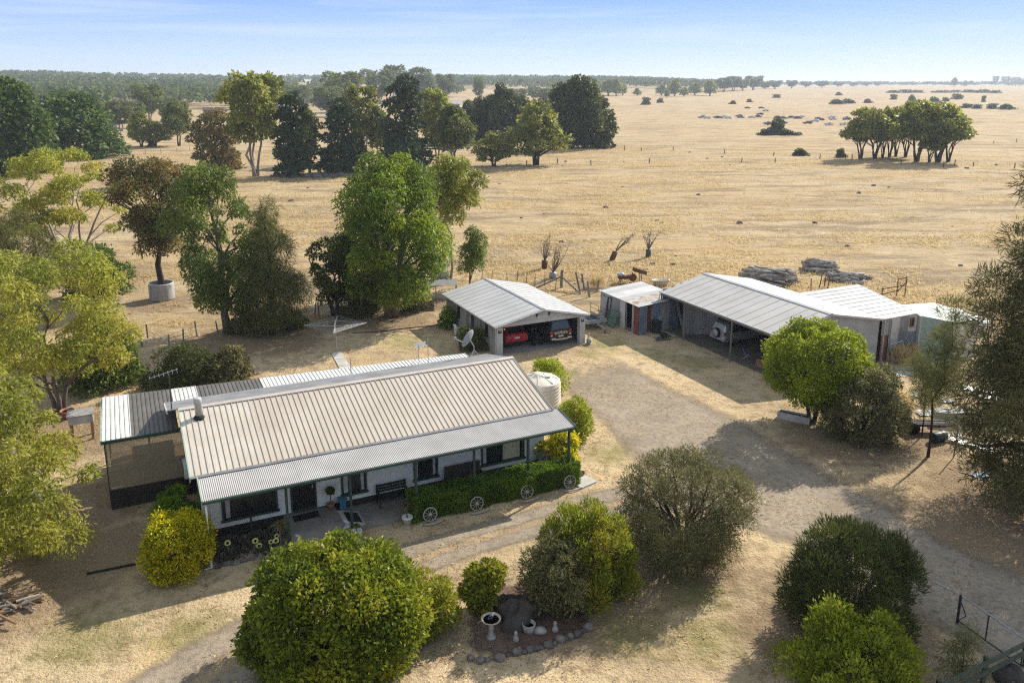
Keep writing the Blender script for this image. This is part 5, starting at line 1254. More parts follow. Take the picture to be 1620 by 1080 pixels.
gz = lambda u: 3.1 + min(u, 9.0 - u) * 0.225
wall_sheets(cs, CO, (39.3, 38.1), (46.3, 38.1), 0.05, lambda u: (3.1 + (u + 1.9) * 0.233 if u < 2.3 else 4.1 - (u - 2.3) * 0.19), [mat('gable_sheet', (0.40, 0.40, 0.40), (0.33, 0.33, 0.33), 1, 0.6, 0.1, 0.03)], 0.76, 'corr')
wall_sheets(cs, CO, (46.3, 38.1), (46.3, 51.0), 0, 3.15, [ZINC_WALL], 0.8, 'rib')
wall_sheets(cs, CO, (46.3, 51.0), (37.5, 51.0), 0, lambda u: 4.05 - abs(u - 4.7) * 0.2, [INTERIOR_SHADE, ZINC_BLUE, INTERIOR_SHADE], 0.8, 'corr')  # near-black sheets carry the shade at the back of the carport
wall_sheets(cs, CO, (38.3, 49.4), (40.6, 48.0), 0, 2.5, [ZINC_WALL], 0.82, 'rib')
wall_sheets(cs, CO, (40.6, 48.0), (46.2, 48.0), 0, 2.9, [INTERIOR_SHADE, RUST, INTERIOR_SHADE], 0.82, 'corr')  # partition darkened by colour in the same way
m = cb(); m.box(37.6, 46.2, 38.3, 50.9, 0.0, 0.015); m.build('floor', mat('packed_earth', (0.16, 0.13, 0.10), (0.11, 0.09, 0.07), 1.2, 0.95, 0, 0.3), cs)
m = cb(); m.prism([(41.6, 4.0), (37.28, 2.98), (37.28, 3.12), (41.6, 4.13)], 'y', 37.9, 37.945); m.build('barge_board', GCONC, cs)
m = cb(); m.prism([(41.6, 4.0), (46.48, 3.05), (46.48, 3.18), (41.6, 4.13)], 'y', 37.9, 37.945); m.build('barge_board', GCONC, cs)
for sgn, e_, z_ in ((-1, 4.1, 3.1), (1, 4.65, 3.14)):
    m = cb(); m.prism([(41.6, 4.06), (41.6 + sgn * e_, z_), (41.6 + sgn * e_, z_ + 0.02), (41.6, 4.09)], 'y', 38.2, 50.9); m.build('roof_shade_panel', INTERIOR_SHADE, cs)  # dark sheets added below the roof to shade the carport inside
m = cb(); m.box(46.2, 46.24, 38.3, 50.9, 0.02, 3.05); m.build('shade_panel', INTERIOR_SHADE, cs)  # dark panel added behind the wall for interior shade
m = cb(); m.box(39.3, 46.15, 38.16, 38.19, 0.02, 3.05); m.build('shade_panel', INTERIOR_SHADE, cs)  # another added dark panel, behind the gable sheets
for b in (42.75, 48.0):
    m = cb(); m.beam((37.5, b, 3.0), (46.2, b, 3.0), 0.08, 0.14); m.build('truss', TIMBER, cs)
t = thing_ab('leaning_plank', 'long grey plank leaning inside the carport near its first post', 'plank', 38.1, 50.2, 0); m = MB(); m.beam((0.35, -0.9, 0), (0.5, 0.5, 2.3), 0.2, 0.04); m.build('board', TIMBER, t); m = MB(); m.beam((0.28, -0.55, 0.62), (0.52, -0.5, 0.62), 0.05, 0.05); m.build('batten', TIMBER, t)
t = thing_ab('leaning_pipes', 'bundle of pale pipes leaning against the carport post', 'pipes', 37.65, 48.25, 0)
for k in range(4):
    m = MB(); m.tube([(0.02 + 0.05 * k, 0.1 + 0.03 * k, 0), (-0.08 + 0.06 * k, -0.02 + 0.03 * k, 2.5 - 0.1 * k)], 0.03, 6); m.build('pipe', STEEL, t)
t = thing_ab('bent_downpipe', 'white bent downpipe hanging from the carport corner post', 'pipe', 37.2, 51.0, 0); m = MB(); m.tube([(0, 0, 2.95), (-0.1, 0, 2.0), (-0.08, -0.05, 1.3), (0.12, -0.15, 0.5), (-0.35, -0.3, 0.42)], 0.05, 7); m.build('pipe', WHITE_S, t); m = MB(); m.lathe([(0.07, 0), (0.07, 0.06)], 8, (-0.1, 0, 1.98)); m.build('collar', STEEL, t)
t = thing_ab('lantern_box', 'small cream box hanging on the dark carport back wall', 'box', 40.2, 50.4, 1.35); m = MB(); m.box(-0.12, 0.12, -0.09, 0.09, 0, 0.34); m.build('body', CREAM, t); m = MB(); m.box(-0.13, 0.13, -0.1, 0.1, 0.34, 0.37); m.build('lid', STEEL, t); m = MB(); m.tube([(0, 0, 0.37), (0, 0.1, 1.2)], 0.01, 4); m.build('hanger', STEEL_D, t)
def folding_chair(a, b, rz, lab, m1):
    t = thing_ab('folding_chair', lab, 'chair', a, b, 0.016, rz)
    for sg in (-1, 1):
        m = MB(); m.tube([(sg * 0.25, -0.3, 0), (sg * 0.25, 0.25, 0.9)], 0.015, 5); m.build('leg', STEEL, t)
        m = MB(); m.tube([(sg * 0.25, 0.3, 0), (sg * 0.25, -0.25, 0.5)], 0.015, 5); m.build('leg', STEEL, t)
    m = MB(); m.beam((0, -0.25, 0.48), (0, 0.1, 0.42), 0.5, 0.02); m.build('seat', m1, t)
    m = MB(); m.beam((0, 0.1, 0.55), (0, 0.25, 0.95), 0.5, 0.02, 0, (0, 1, 0)); m.build('backrest', m1, t)
folding_chair(38.6, 42.4, 0.4, 'blue folding chair among junk under the carport', mat('blue_canvas', (0.06, 0.10, 0.20), (0.05, 0.08, 0.15), 5, 0.9))
folding_chair(40.0, 42.2, 2.0, 'tan folding chair among junk under the carport', mat('tan_canvas', (0.25, 0.19, 0.12), (0.2, 0.15, 0.1), 5, 0.9))
t = thing_ab('timber_crate', 'brown slatted timber crate under the carport edge', 'crate', 38.9, 40.9, 0.016, 0.3)
for k in range(4):
    for sg in (-1, 1):
        m = MB(); m.box(-0.6, 0.6, sg * 0.35 - 0.02, sg * 0.35 + 0.02, 0.04 + 0.13 * k, 0.14 + 0.13 * k); m.build('slat', TIMBER_W, t)
for sx in (-0.58, 0.54):
    m = MB(); m.box(sx, sx + 0.04, -0.32, 0.32, 0.0, 0.54); m.build('end_panel', TIMBER_W, t)
t = thing_ab('covered_heap', 'grey tarpaulin heaped over junk under the carport', 'heap', 40.4, 41.0, 0.016); m = MB(); m.blob((0, 0, 0.45), (0.9, 0.7, 0.6), 9, 16, 0.2); m.build('tarpaulin', ZINC_WALL, t, True); m = MB(); m.box(-0.5, 0.3, -0.75, -0.5, 0, 0.3); m.build('box', TIMBER_W, t)

# ------------------------------------------------------------------ far shed and green lean-to
FO = (48.5, 41.5, 0)
fs_ = thing_ab('machinery_shed', 'low grey patched iron shed joined behind the carport shed', 'shed', FO[0], FO[1])
for k in range(10):
    b0, b1 = 37.85 + 0.8 * k, 37.85 + 0.8 * (k + 1)
    def rt(b): return 49.85 + (b - 37.6) * 0.36
    m = MB(FO); zz = 0.0015 * (k % 2)
    nseg = 1
    m.add([(46.5, b0, 3.19 + zz), (rt(b0), b0, 3.21 + zz), (rt(b1), b1, 3.207 + zz), (46.5, b1, 3.187 + zz), (46.5, b0 - 0.02, 3.184 + zz), (rt(b0), b0 - 0.02, 3.204 + zz)], [(0, 1, 2, 3), (4, 5, 1, 0)])
    m.build('roof_sheet', ZINC_B, fs_)
    m = MB(FO); m.beam((46.52, b0 + 0.02, 3.205), (rt(b0) - 0.02, b0 + 0.02, 3.225), 0.04, 0.014); m.build('roof_seam', ZINC_B, fs_)
wall_sheets(fs_, FO, (46.45, 38.0), (49.75, 37.8), 1.95, 3.15, [ZINC_WALL, ZINC], 0.8, 'corr')
wall_sheets(fs_, FO, (47.2, 37.97), (49.75, 37.82), 0, 1.93, [ZINC, ZINC_BLUE, ZINC_BLUE], 0.8, 'corr')
m = MB(FO); m.box(46.55, 47.15, 38.0, 38.04, 0.02, 1.9); dd = m.build('door', RUST, fs_)
m = MB(FO); m.box(47.05, 47.09, 37.95, 37.995, 0.9, 1.05); m.build('handle', STEEL_D, dd)
m = MB(FO); m.box(49.0, 49.4, 37.74, 37.78, 2.3, 3.0); wd_ = m.build('window', RUST, fs_)
m = MB(FO); m.box(49.08, 49.32, 37.73, 37.738, 2.4, 2.9); m.build('pane', GLASS, wd_)
for u in (46.48, 47.17, 49.75):
    m = MB(FO); m.box(u - 0.04, u + 0.04, 37.76, 37.84, 0, 3.12); m.build('post', STEEL, fs_)
wall_sheets(fs_, FO, (49.8, 37.8), (52.4, 45.6), 0, 3.1, [ZINC_WALL], 0.8, 'corr'); wall_sheets(fs_, FO, (52.4, 45.8), (46.5, 45.8), 0, 3.1, [ZINC_WALL], 0.8, 'corr')
m = MB(FO); m.box(49.70, 49.93, 37.55, 37.73, 0, 3.1); m.build('corner_sheet', ZINC, fs_)
LO = (52.0, 37.0, 0)
gl = thing_ab('green_lean_to', 'pale green tin lean-to on the end of the far shed', 'shed', LO[0], LO[1])
wall_sheets(gl, LO, (49.86, 37.6), (50.9, 35.9), 0, lambda u: 3.05 - u * 0.1, [GREENWALL], 0.7, 'corr')
wall_sheets(gl, LO, (50.9, 35.9), (54.0, 36.2), 0, 2.7, [ZINC], 0.78, 'corr'); wall_sheets(gl, LO, (54.0, 36.2), (54.6, 40.3), 0, 2.6, [GREENWALL], 0.78, 'corr')
pts = [(49.86, 37.68, 3.09), (50.85, 35.78, 2.93), (54.15, 36.1, 2.74), (54.75, 40.4, 2.78), (51.0, 40.2, 3.09)]
for k in range(4):
    def lp(p, q, t): return tuple(p[i] * (1 - t) + q[i] * t for i in range(3))
    t0, t1 = k / 4, (k + 1) / 4
    m = MB(LO); A0, A1 = lp(pts[1], pts[2], t0), lp(pts[1], pts[2], t1); B0, B1 = lp(pts[4], pts[3], t0), lp(pts[4], pts[3], t1)
    zq = 0.02 * (k % 2)
    m.add([(*A0[:2], A0[2] + zq), (*A1[:2], A1[2] + zq), (*B1[:2], B1[2] + zq), (*B0[:2], B0[2] + zq)], [(0, 1, 2, 3)])
    m.build('roof_sheet', GREENROOF, gl)
m = MB(LO); m.add([pts[0], pts[1], pts[4]], [(0, 1, 2)]); m.build('roof_sheet', GREENROOF, gl)
# things in front of the far shed
t = thing_ab('steel_gate_frame', 'rusty braced steel frame leaning against the far shed wall', 'frame', 47.6, 37.35, 0, 0.0)
for p, q in (((-0.6, -0.1, 0), (-0.6, 0.25, 1.5)), ((0.7, -0.35, 0), (0.5, 0.2, 1.5)), ((-0.6, 0.2, 1.4), (0.5, 0.2, 1.5)), ((-0.6, 0.15, 1.2), (0.65, -0.2, 0.5)), ((0.1, -0.2, 0.0), (0.55, 0.1, 1.0))):
    m = MB(); m.tube([p, q], 0.035, 5); m.build('tube', STEEL, t)
t = thing_ab('leaning_pole', 'long grey pole leaning on the far shed wall beside the steel frame', 'pole', 48.6, 37.3, 0); m = MB(); m.beam((0.7, -0.6, 0), (-0.5, 0.35, 2.3), 0.09, 0.07); m.build('pole', TIMBER, t); m = MB(); m.beam((0.6, -0.5, 0), (-0.4, 0.33, 2.1), 0.05, 0.05); m.build('pipe', STEEL, t)
x, y = G(1428, 592); t = thing('fallen_sheet', 'white flat iron sheet lying on the grass before the far shed', 'sheet', (x, y, 0.02), ROT - 0.2); t.rotation_euler = (0.05, 0.03, ROT - 0.2); m = MB(); m.box(-0.7, 0.7, -0.4, 0.4, 0.02, 0.035); m.build('plate', ZINC_B, t); m = MB(); m.tube([(-0.7, 0.4, 0.035), (0.7, 0.4, 0.035)], 0.012, 5); m.build('rolled_edge', ZINC, t)
x, y = G(1438, 585); t = thing('fallen_pipe', 'long pale pipe lying on the ground before the far shed', 'pipe', (x, y, 0.05), 0.05); m = MB(); m.tube([(-1.2, 0.1, 0.0), (1.4, -0.35, 0.02)], 0.06, 7); m.build('pipe', GREEN_L, t); m = MB(); m.lathe([(0.08, -0.05), (0.08, 0.05)], 9, (-1.2, 0.1, 0), 0, 'x'); m.build('collar', STEEL, t)

# ------------------------------------------------------------------ near trees and shrubs
L_ = LEAF
def at(px, py): return G(px, py)
def pl(name, label, cat, px, py, h, w, base, prof, lk, bark, N, size, **k):
    x, y = at(px, py); return plant(name, label, cat, x, y, h, w, base, prof, L_[lk], bark, N, size, **k)
pl('gum_tree', 'large olive gum tree overhanging the bare yard beside the screened porch', 'tree', -32, 905, 8.2, 8.8, 0.06, 'ball', 'euc_y', BARK_P, 36000, 0.15, asp=0.32, nc=70, rc=0.085, flat=0.8, seed=11, stems=3, tr=0.2, lean=(0.6, -0.4), spread=0.2, droop=0.75, out=0.4, tone=0.5)
pl('gum_tree', 'spreading yellow-green gum tree with forked trunk behind the screened porch', 'tree', 95, 655, 9.4, 10.5, 0.26, 'euc', 'euc_y', BARK, 20000, 0.18, asp=0.32, nc=50, rc=0.082, flat=0.7, seed=12, stems=3, tr=0.2, lean=(-0.2, 0.3), spread=0.22, droop=0.7, out=0.4, tone=0.5, hollow=0.2)
pl('leafy_shrub', 'dense green shrub under the forked yellow-green gum tree', 'shrub', 165, 608, 4.6, 5.0, 0.02, 'dome', 'willow', BARK_D, 9000, 0.2, asp=0.35, nc=30, rc=0.16, seed=13, stems=3, tr=0.08, droop=0.5)
pl('gum_tree', 'tall open-crowned gum tree with several pale stems beyond the yard', 'tree', 118, 440, 12.6, 14.0, 0.42, 'dome', 'euc_y', BARK_P, 15000, 0.25, asp=0.32, nc=42, rc=0.078, flat=0.55, seed=14, stems=5, tr=0.24, spread=0.3, droop=0.7, out=0.4, tone=0.5, hollow=0.25)
pl('sheoak_tree', 'soft grey-green sheoak beside the tall open-crowned gum', 'tree', 30, 478, 8.6, 7.5, 0.08, 'column', 'casu', BARK_D, 14000, 0.4, asp=0.08, nc=40, rc=0.13, flat=1.0, seed=15, tr=0.16, droop=0.9)
pl('gum_tree', 'bushy bronze gum tree standing low in front of the grey-green sheoak', 'tree', 5, 560, 7.4, 7.5, 0.1, 'ball', 'euc', BARK, 15000, 0.22, asp=0.34, nc=40, rc=0.13, seed=16, stems=3, tr=0.16, droop=0.6, tone=0.5)
pl('leafy_shrub', 'round dark green shrub between the gum trees and the tank ring', 'shrub', 158, 467, 4.3, 5.2, 0.03, 'dome', 'oak', BARK_D, 7000, 0.24, asp=0.4, nc=26, rc=0.17, seed=17, tr=0.1)
pl('gum_tree', 'bronze-tipped gum tree growing out of the corrugated tank ring', 'tree', 257, 470, 12.3, 9.6, 0.34, 'vase', 'euc_b', BARK_D, 17000, 0.23, asp=0.34, nc=48, rc=0.1, flat=0.75, seed=18, tr=0.34, spread=0.3, droop=0.6, tone=0.5, hollow=0.35)
pl('myrtle_tree', 'weeping green tree with thick trunk next to the tank ring tree', 'tree', 362, 527, 12.9, 7.4, 0.2, 'column', 'willow', BARK, 20000, 0.21, asp=0.3, nc=54, rc=0.12, flat=1.0, seed=19, tr=0.34, lean=(-0.9, 0.6), droop=0.9, out=0.3, tone=0.45)
pl('sheoak_tree', 'feathery olive sheoak standing between the weeping tree and big green tree', 'tree', 432, 530, 10.6, 6.0, 0.1, 'spire', 'casu', BARK_D, 20000, 0.42, asp=0.06, nc=54, rc=0.13, flat=1.1, seed=20, tr=0.19, droop=0.6, out=0.5)
pl('wattle_tree', 'small dark leaning tree beside the trunk of the big green tree', 'tree', 533, 500, 6.6, 4.6, 0.25, 'ball', 'dark', BARK_D, 8000, 0.2, asp=0.35, nc=26, rc=0.15, seed=21, stems=3, tr=0.26, lean=(-0.4, 0), spread=0.35)
pl('pepper_tree', 'big dense bright green tree with straight trunk behind the clothes hoist', 'tree', 620, 500, 13.4, 10.6, 0.16, 'column', 'pepper', BARK, 44000, 0.22, asp=0.32, nc=84, rc=0.108, flat=1.05, seed=22, tr=0.42, stems=4, spread=0.22, droop=0.8, out=0.35, tone=0.45, hollow=0.45)
pl('gum_sapling', 'slender gum with long bare trunk and high crown beside big green tree', 'tree', 712, 447, 12.4, 5.8, 0.54, 'ball', 'euc', BARK_P, 9000, 0.26, asp=0.32, nc=24, rc=0.16, flat=0.9, seed=23, tr=0.13, lean=(0.3, 0), droop=0.7, tone=0.5)
pl('gum_sapling', 'small two-stemmed gum sapling behind the garage ridge', 'tree', 742, 455, 5.6, 2.9, 0.3, 'column', 'willow', BARK, 4200, 0.2, asp=0.32, nc=18, rc=0.2, flat=1.0, seed=24, stems=2, tr=0.1, lean=(0.6, 0), spread=0.3)
pl('grey_shrub', 'pale grey-green shrub behind the low flat shelter', 'shrub', 697, 447, 2.7, 2.0, 0.05, 'column', 'grey', BARK, 2200, 0.18, asp=0.3, nc=14, rc=0.2, seed=25, tr=0.04)
for i, (px, py, h, w) in enumerate([(400, 528, 1.7, 3.2), (462, 520, 1.8, 2.6), (560, 500, 1.8, 3.0), (590, 496, 2.6, 3.4), (655, 490, 2.0, 3.0), (575, 488, 3.0, 2.6), (385, 520, 2.0, 2.4)]):
    pl('undergrowth_shrub', 'scrubby dark shrub growing under the trees along the yard fence', 'shrub', px, py, h, w, 0.02, 'dome', 'dark' if i % 2 else 'olive', BARK_D, 2600, 0.17, asp=0.3, nc=16, rc=0.18, seed=30 + i, tr=0.04, stems=3, group='shrubs along the yard fence')
pl('leafy_shrub', 'low dark green spreading shrub behind the porch roof', 'shrub', 292, 613, 2.7, 4.4, 0.02, 'dome', 'dark', BARK_D, 9000, 0.15, asp=0.3, nc=28, rc=0.15, seed=41, tr=0.07, stems=4)
pl('leafy_shrub', 'grey-green shrub touching the low dark shrub behind the porch roof', 'shrub', 358, 609, 2.5, 3.4, 0.02, 'dome', 'olive', BARK_D, 6000, 0.15, asp=0.4, nc=24, rc=0.16, seed=42, tr=0.06, stems=4)
pl('golden_shrub', 'clipped golden yellow ball shrub at the verandah corner', 'shrub', 286, 905, 2.35, 2.75, 0.0, 'ball', 'gold', BARK_D, 24000, 0.075, asp=0.5, nc=80, rc=0.12, flat=1.0, seed=43, tr=0.07, stems=3, droop=-0.3, hollow=0.85, out=0.9, tone=0.3, lobe=0.25)
pl('leafy_shrub', 'small dark green shrub under the wall air conditioner', 'shrub', 278, 822, 1.5, 2.0, 0.0, 'dome', 'hedge', BARK_D, 5000, 0.1, asp=0.45, nc=24, rc=0.17, seed=44, tr=0.04, stems=3, droop=0)
pl('lime_shrub', 'lime green shrub growing behind the cream water tank', 'shrub', 862, 622, 2.1, 2.8, 0.0, 'dome', 'lime', BARK, 5200, 0.14, asp=0.3, nc=28, rc=0.15, seed=45, tr=0.04, stems=4, droop=-0.5, out=0.8)
pl('lime_shrub', 'lime green shrub at the driveway corner of the house', 'shrub', 908, 695, 2.5, 2.3, 0.0, 'column', 'lime', BARK, 5200, 0.13, asp=0.3, nc=28, rc=0.17, seed=46, tr=0.04, stems=4, droop=-0.5, out=0.8)
pl('golden_shrub', 'yellow-leaved shrub against the last verandah post', 'shrub', 884, 742, 2.2, 2.0, 0.0, 'column', 'gold', BARK, 6000, 0.11, asp=0.4, nc=30, rc=0.17, seed=47, tr=0.04, stems=3, droop=-0.2, tone=0.6)
x, y = W(22.45, 58.6); plant('leafy_shrub', 'dark shrub at the rear corner of the garage side wall', 'shrub', x, y, 1.7, 1.5, 0, 'dome', L_['hedge'], BARK_D, 2200, 0.13, 0.4, 14, 0.2, seed=48, tr=0.04)
x, y = W(22.2, 53.0); plant('leafy_shrub', 'dark straggling shrub along the garage wall near the satellite dish', 'shrub', x, y, 1.7, 2.4, 0, 'dome', L_['dark'], BARK_D, 3600, 0.14, 0.35, 18, 0.18, seed=49, tr=0.04)
# the front garden
pl('lilly_pilly', 'huge rounded glossy olive-green shrub beside the gravel track', 'shrub', 535, 1046, 4.05, 5.9, 0.0, 'ball', 'lilly', BARK_D, 56000, 0.125, asp=0.42, nc=150, rc=0.085, flat=0.8, seed=50, tr=0.14, stems=5, spread=0.3, droop=0.15, hollow=0.78, out=0.7, tone=0.5, twigs=0.5, lobe=0.35)
pl('grevillea_shrub', 'smaller fine-leaved shrub tucked against the huge glossy shrub', 'shrub', 668, 995, 2.3, 2.6, 0.0, 'dome', 'bottle', BARK_D, 9000, 0.12, asp=0.25, nc=36, rc=0.14, seed=51, tr=0.05, stems=4, droop=-0.3, out=0.9)
pl('pittosporum', 'small glossy green shrub by the bird bath', 'shrub', 764, 966, 2.0, 2.1, 0.05, 'vase', 'bottle', BARK, 5200, 0.12, asp=0.5, nc=26, rc=0.16, seed=52, tr=0.04, stems=4, droop=0.1)
pl('bottlebrush', 'bushy bottlebrush with red-tipped twigs in the island garden', 'shrub', 932, 936, 3.4, 4.0, 0.0, 'dome', 'bottle', BARK, 26000, 0.12, asp=0.25, nc=70, rc=0.1, flat=1.3, seed=53, tr=0.07, stems=5, droop=-0.9, out=0.8, tone=0.4)
pl('correa_shrub', 'silvery olive shrub in front of the bottlebrush in the island garden', 'shrub', 880, 964, 2.9, 2.8, 0.0, 'ball', 'olive', BARK_P, 13000, 0.1, asp=0.3, nc=50, rc=0.12, flat=1.1, seed=54, tr=0.05, stems=4, droop=-0.2)
pl('melaleuca_shrub', 'wide twiggy grey-olive shrub standing alone between the two gravel tracks', 'shrub', 1082, 880, 4.4, 5.5, 0.0, 'ball', 'olive', BARK_D, 46000, 0.12, asp=0.16, nc=170, rc=0.075, flat=0.9, seed=55, tr=0.13, stems=7, spread=0.32, droop=-0.2, out=0.8, hollow=0.45, lobe=0.6, twigs=0.8)
pl('sheoak_shrub', 'broad dark low sheoak shrub beside the wire gate', 'shrub', 1338, 995, 3.9, 5.0, 0.0, 'dome', 'dark', BARK_D, 36000, 0.2, asp=0.1, nc=110, rc=0.085, flat=1.0, seed=56, tr=0.1, stems=5, droop=-0.6, out=0.9, hollow=0.55)
pl('lime_shrub', 'bright lime shrub in front of the broad dark sheoak shrub', 'shrub', 1345, 1108, 2.6, 4.9, 0.0, 'dome', 'lime', BARK, 22000, 0.11, asp=0.36, nc=70, rc=0.1, flat=1.1, seed=57, tr=0.06, stems=5, droop=-0.5, out=0.8, extra=[(-0.75, 0.6, 2.6, 0.3), (-0.7, 0.6, 3.0, 0.2), (0.9, 0.3, 2.5, 0.35)])
pl('sheoak_sapling', 'tiny feathery sapling growing beside the green rail', 'tree', 1520, 1074, 1.9, 1.6, 0.1, 'spire', 'casu', BARK_D, 1500, 0.2, asp=0.06, nc=20, rc=0.14, seed=58, tr=0.03)
pl('round_tree', 'round bright green tree beside the carport shed', 'tree', 1284, 666, 5.7, 6.1, 0.26, 'ball', 'round', BARK_D, 34000, 0.13, asp=0.38, nc=110, rc=0.088, flat=0.85, seed=60, tr=0.16, stems=4, spread=0.25, droop=0.1, hollow=0.6, lobe=0.5)
pl('olive_shrub', 'dark spreading twiggy shrub under the round green tree', 'shrub', 1362, 692, 4.1, 5.2, 0.02, 'ball', 'olive', BARK_D, 30000, 0.14, asp=0.25, nc=80, rc=0.09, flat=0.8, seed=61, tr=0.1, stems=6, spread=0.35, hollow=0.35)
pl('sheoak_tree', 'thin young sheoak with long bare trunk above the junk', 'tree', 1468, 722, 8.4, 3.0, 0.42, 'spire', 'casu', BARK_D, 7000, 0.32, asp=0.05, nc=34, rc=0.13, flat=1.1, seed=62, tr=0.075, lean=(0.6, 0.2), droop=-0.2)
pl('sheoak_sapling', 'short wispy sheoak sapling beside the thin young sheoak', 'tree', 1458, 690, 4.0, 2.2, 0.3, 'spire', 'casu', BARK_D, 2600, 0.28, asp=0.05, nc=20, rc=0.14, flat=1.1, seed=63, tr=0.045, droop=-0.2)
pl('sheoak_tree', 'tall dark drooping sheoak towering over the dumped tyres', 'tree', 1655, 800, 17.5, 10.4, 0.02, 'spire', 'casu_d', BARK_D, 90000, 0.32, asp=0.085, nc=190, rc=0.085, flat=0.9, seed=64, tr=0.24, droop=0.2, out=0.7, hollow=0.3)
for i, (px, py) in enumerate([(1010, 470), (945, 455), (1420, 575), (1440, 570), (1402, 640), (1425, 650)]):
    pl('grass_clump', 'tall golden dry grass clump growing against the sheds', 'grass clump', px, py, 0.9, 1.7, 0.0, 'dome', 'reeds', DEADWOOD, 700, 0.45, asp=0.05, nc=10, rc=0.2, seed=70 + i, tr=0.01, droop=-1.4, out=0.3, group='golden grass clumps by the sheds', twigs=0.2)

# ------------------------------------------------------------------ middle distance trees (prototypes, then copies)
def proto(key, name, h, w, base, prof, lk, bark, N, size, **k):
    t = plant(name, 'tree', 'tree', 0, 0, h, w, base, prof, L_[lk], bark, N, size, **k); t['_k'] = (h, w); PRO[key] = [t, (h, w), False]
PRO = {}
proto('gumA', 'gum_tree', 18, 13, 0.28, 'euc', 'euc_far', BARK_P, 5200, 0.62, asp=0.5, nc=46, rc=0.11, flat=0.75, seed=101, stems=3, tr=0.4, spread=0.25, droop=0.4, tone=0.5)
proto('gumB', 'gum_tree', 16, 9, 0.3, 'column', 'euc_far', BARK, 4000, 0.6, asp=0.5, nc=36, rc=0.14, flat=0.9, seed=102, stems=2, tr=0.35, spread=0.2, droop=0.4, tone=0.5)
proto('gumC', 'gum_tree', 13, 12, 0.22, 'dome', 'euc', BARK_D, 4600, 0.55, asp=0.5, nc=40, rc=0.12, flat=0.75, seed=103, stems=3, tr=0.4, spread=0.28, droop=0.4, tone=0.5)
proto('gumY', 'gum_tree', 20, 12, 0.34, 'euc', 'euc', BARK_P, 6000, 0.6, asp=0.45, nc=50, rc=0.105, flat=0.85, seed=104, stems=4, tr=0.4, spread=0.28, droop=0.5, tone=0.5)
proto('bron', 'gum_tree', 12.6, 12, 0.16, 'ball', 'euc_b', BARK_D, 5000, 0.5, asp=0.45, nc=44, rc=0.12, seed=105, stems=4, tr=0.3, spread=0.25, droop=0.5, tone=0.5)
proto('pineA', 'pine_tree', 18, 12, 0.06, 'pine', 'pine', BARK_D, 6000, 0.75, asp=0.35, nc=62, rc=0.11, flat=0.32, seed=106, tr=0.4, droop=0.1, out=0.8)
proto('pineB', 'pine_tree', 19, 12, 0.05, 'spire', 'pine', BARK_D, 7000, 0.7, asp=0.4, nc=66, rc=0.115, flat=0.5, seed=107, tr=0.45, droop=0.0, out=0.8)
proto('oak', 'oak_tree', 17, 18, 0.03, 'dome', 'oak', BARK_D, 11000, 0.65, asp=0.6, nc=90, rc=0.1, flat=1.0, seed=108, stems=3, tr=0.5, droop=0.2, hollow=0.55, tone=0.4)
proto('row', 'cypress_gum', 16, 8, 0.08, 'column', 'dark', BARK_D, 4600, 0.6, asp=0.5, nc=38, rc=0.15, flat=1.1, seed=109, tr=0.3, droop=0.3, hollow=0.4)
proto('grove', 'gum_tree', 13, 10.5, 0.42, 'dome', 'euc', BARK_D, 4200, 0.5, asp=0.5, nc=30, rc=0.115, flat=0.7, seed=111, stems=5, tr=0.3, spread=0.32, droop=0.4, tone=0.5, hollow=0.3)
proto('bush', 'round_bush', 4, 5.5, 0.0, 'dome', 'dark', BARK_D, 1300, 0.5, asp=0.6, nc=18, rc=0.18, seed=110, tr=0.1, stems=3)
def put(key, px, py, h, w, label, group=None, rz=None, cat='tree', name=None):
    t, (h0, w0), used = PRO[key]
    x, y, z = gpt(px, py)
    rz = (px * 0.37 + py * 0.11) % 6.28 if rz is None else rz
    s = (w / w0, w / w0, h / h0)
    if used: o = dup(t, (x, y, z), rz, s)
    else:
        o = t; o.location = (x, y, z); o.rotation_euler = (0, 0, rz); o.scale = s; PRO[key][2] = True
    if name: o.name = name
    tag(o, label, cat, group)
    if group is None and 'group' in o.keys(): del o['group']
    return o
put('oak', 12, 276, 19, 20, 'massive dark green oak standing alone at the paddock edge')
put('oak', 118, 249, 15.5, 24, 'wide dark green oak casting shade on the pale grass')
put('bron', 345, 276, 13, 12.5, 'bronze multi-stemmed tree left of the tall pale gum'.replace('left of', 'beside'))
put('bush', 366, 268, 4.5, 6, 'small bronze bush at the foot of the bronze multi-stemmed tree', None, None, 'bush')
put('gumY', 405, 279, 20.5, 13, 'tallest pale-trunked gum standing between bronze tree and first pine')
put('pineA', 471, 278, 17, 11.5, 'dark open pine with level branches beside the tall pale gum')
put('gumB', 490, 277, 14, 5, 'thin gum with bare trunk close behind the first pine')
put('pineB', 545, 273, 15, 12, 'dark pine in front of the slender yellow gums')
put('gumY', 578, 256, 18, 8.5, 'slender yellow-green gum rising between the two pines')
put('gumB', 600, 255, 13, 6, 'thin young gum next to the slender yellow-green gum')
put('pineB', 641, 268, 19.5, 14, 'biggest blackish pine near the timber frame')
put('gumY', 692, 258, 17, 9, 'leafy gum growing close beside the biggest pine')
put('gumB', 718, 262, 13.5, 9.5, 'rounded gum beside the timber frame post')
put('gumC', 848, 261, 14.2, 13.5, 'broad round-headed dark gum with short thick trunk')
put('gumC', 781, 263, 7.6, 9.0, 'small spreading tree beside the broad round-headed gum')
for px, py, h, w in ((742, 226, 13, 7), (757, 224, 14, 8), (775, 225, 14.5, 8), (796, 226, 18, 9), (812, 225, 15.5, 8.5), (828, 223, 14, 8), (690, 230, 12, 8), (838, 222, 12, 8)):
    put('row', px, py, h, w, 'dark tree in the windbreak row behind the broad round-headed gum', 'windbreak trees behind the paddock')
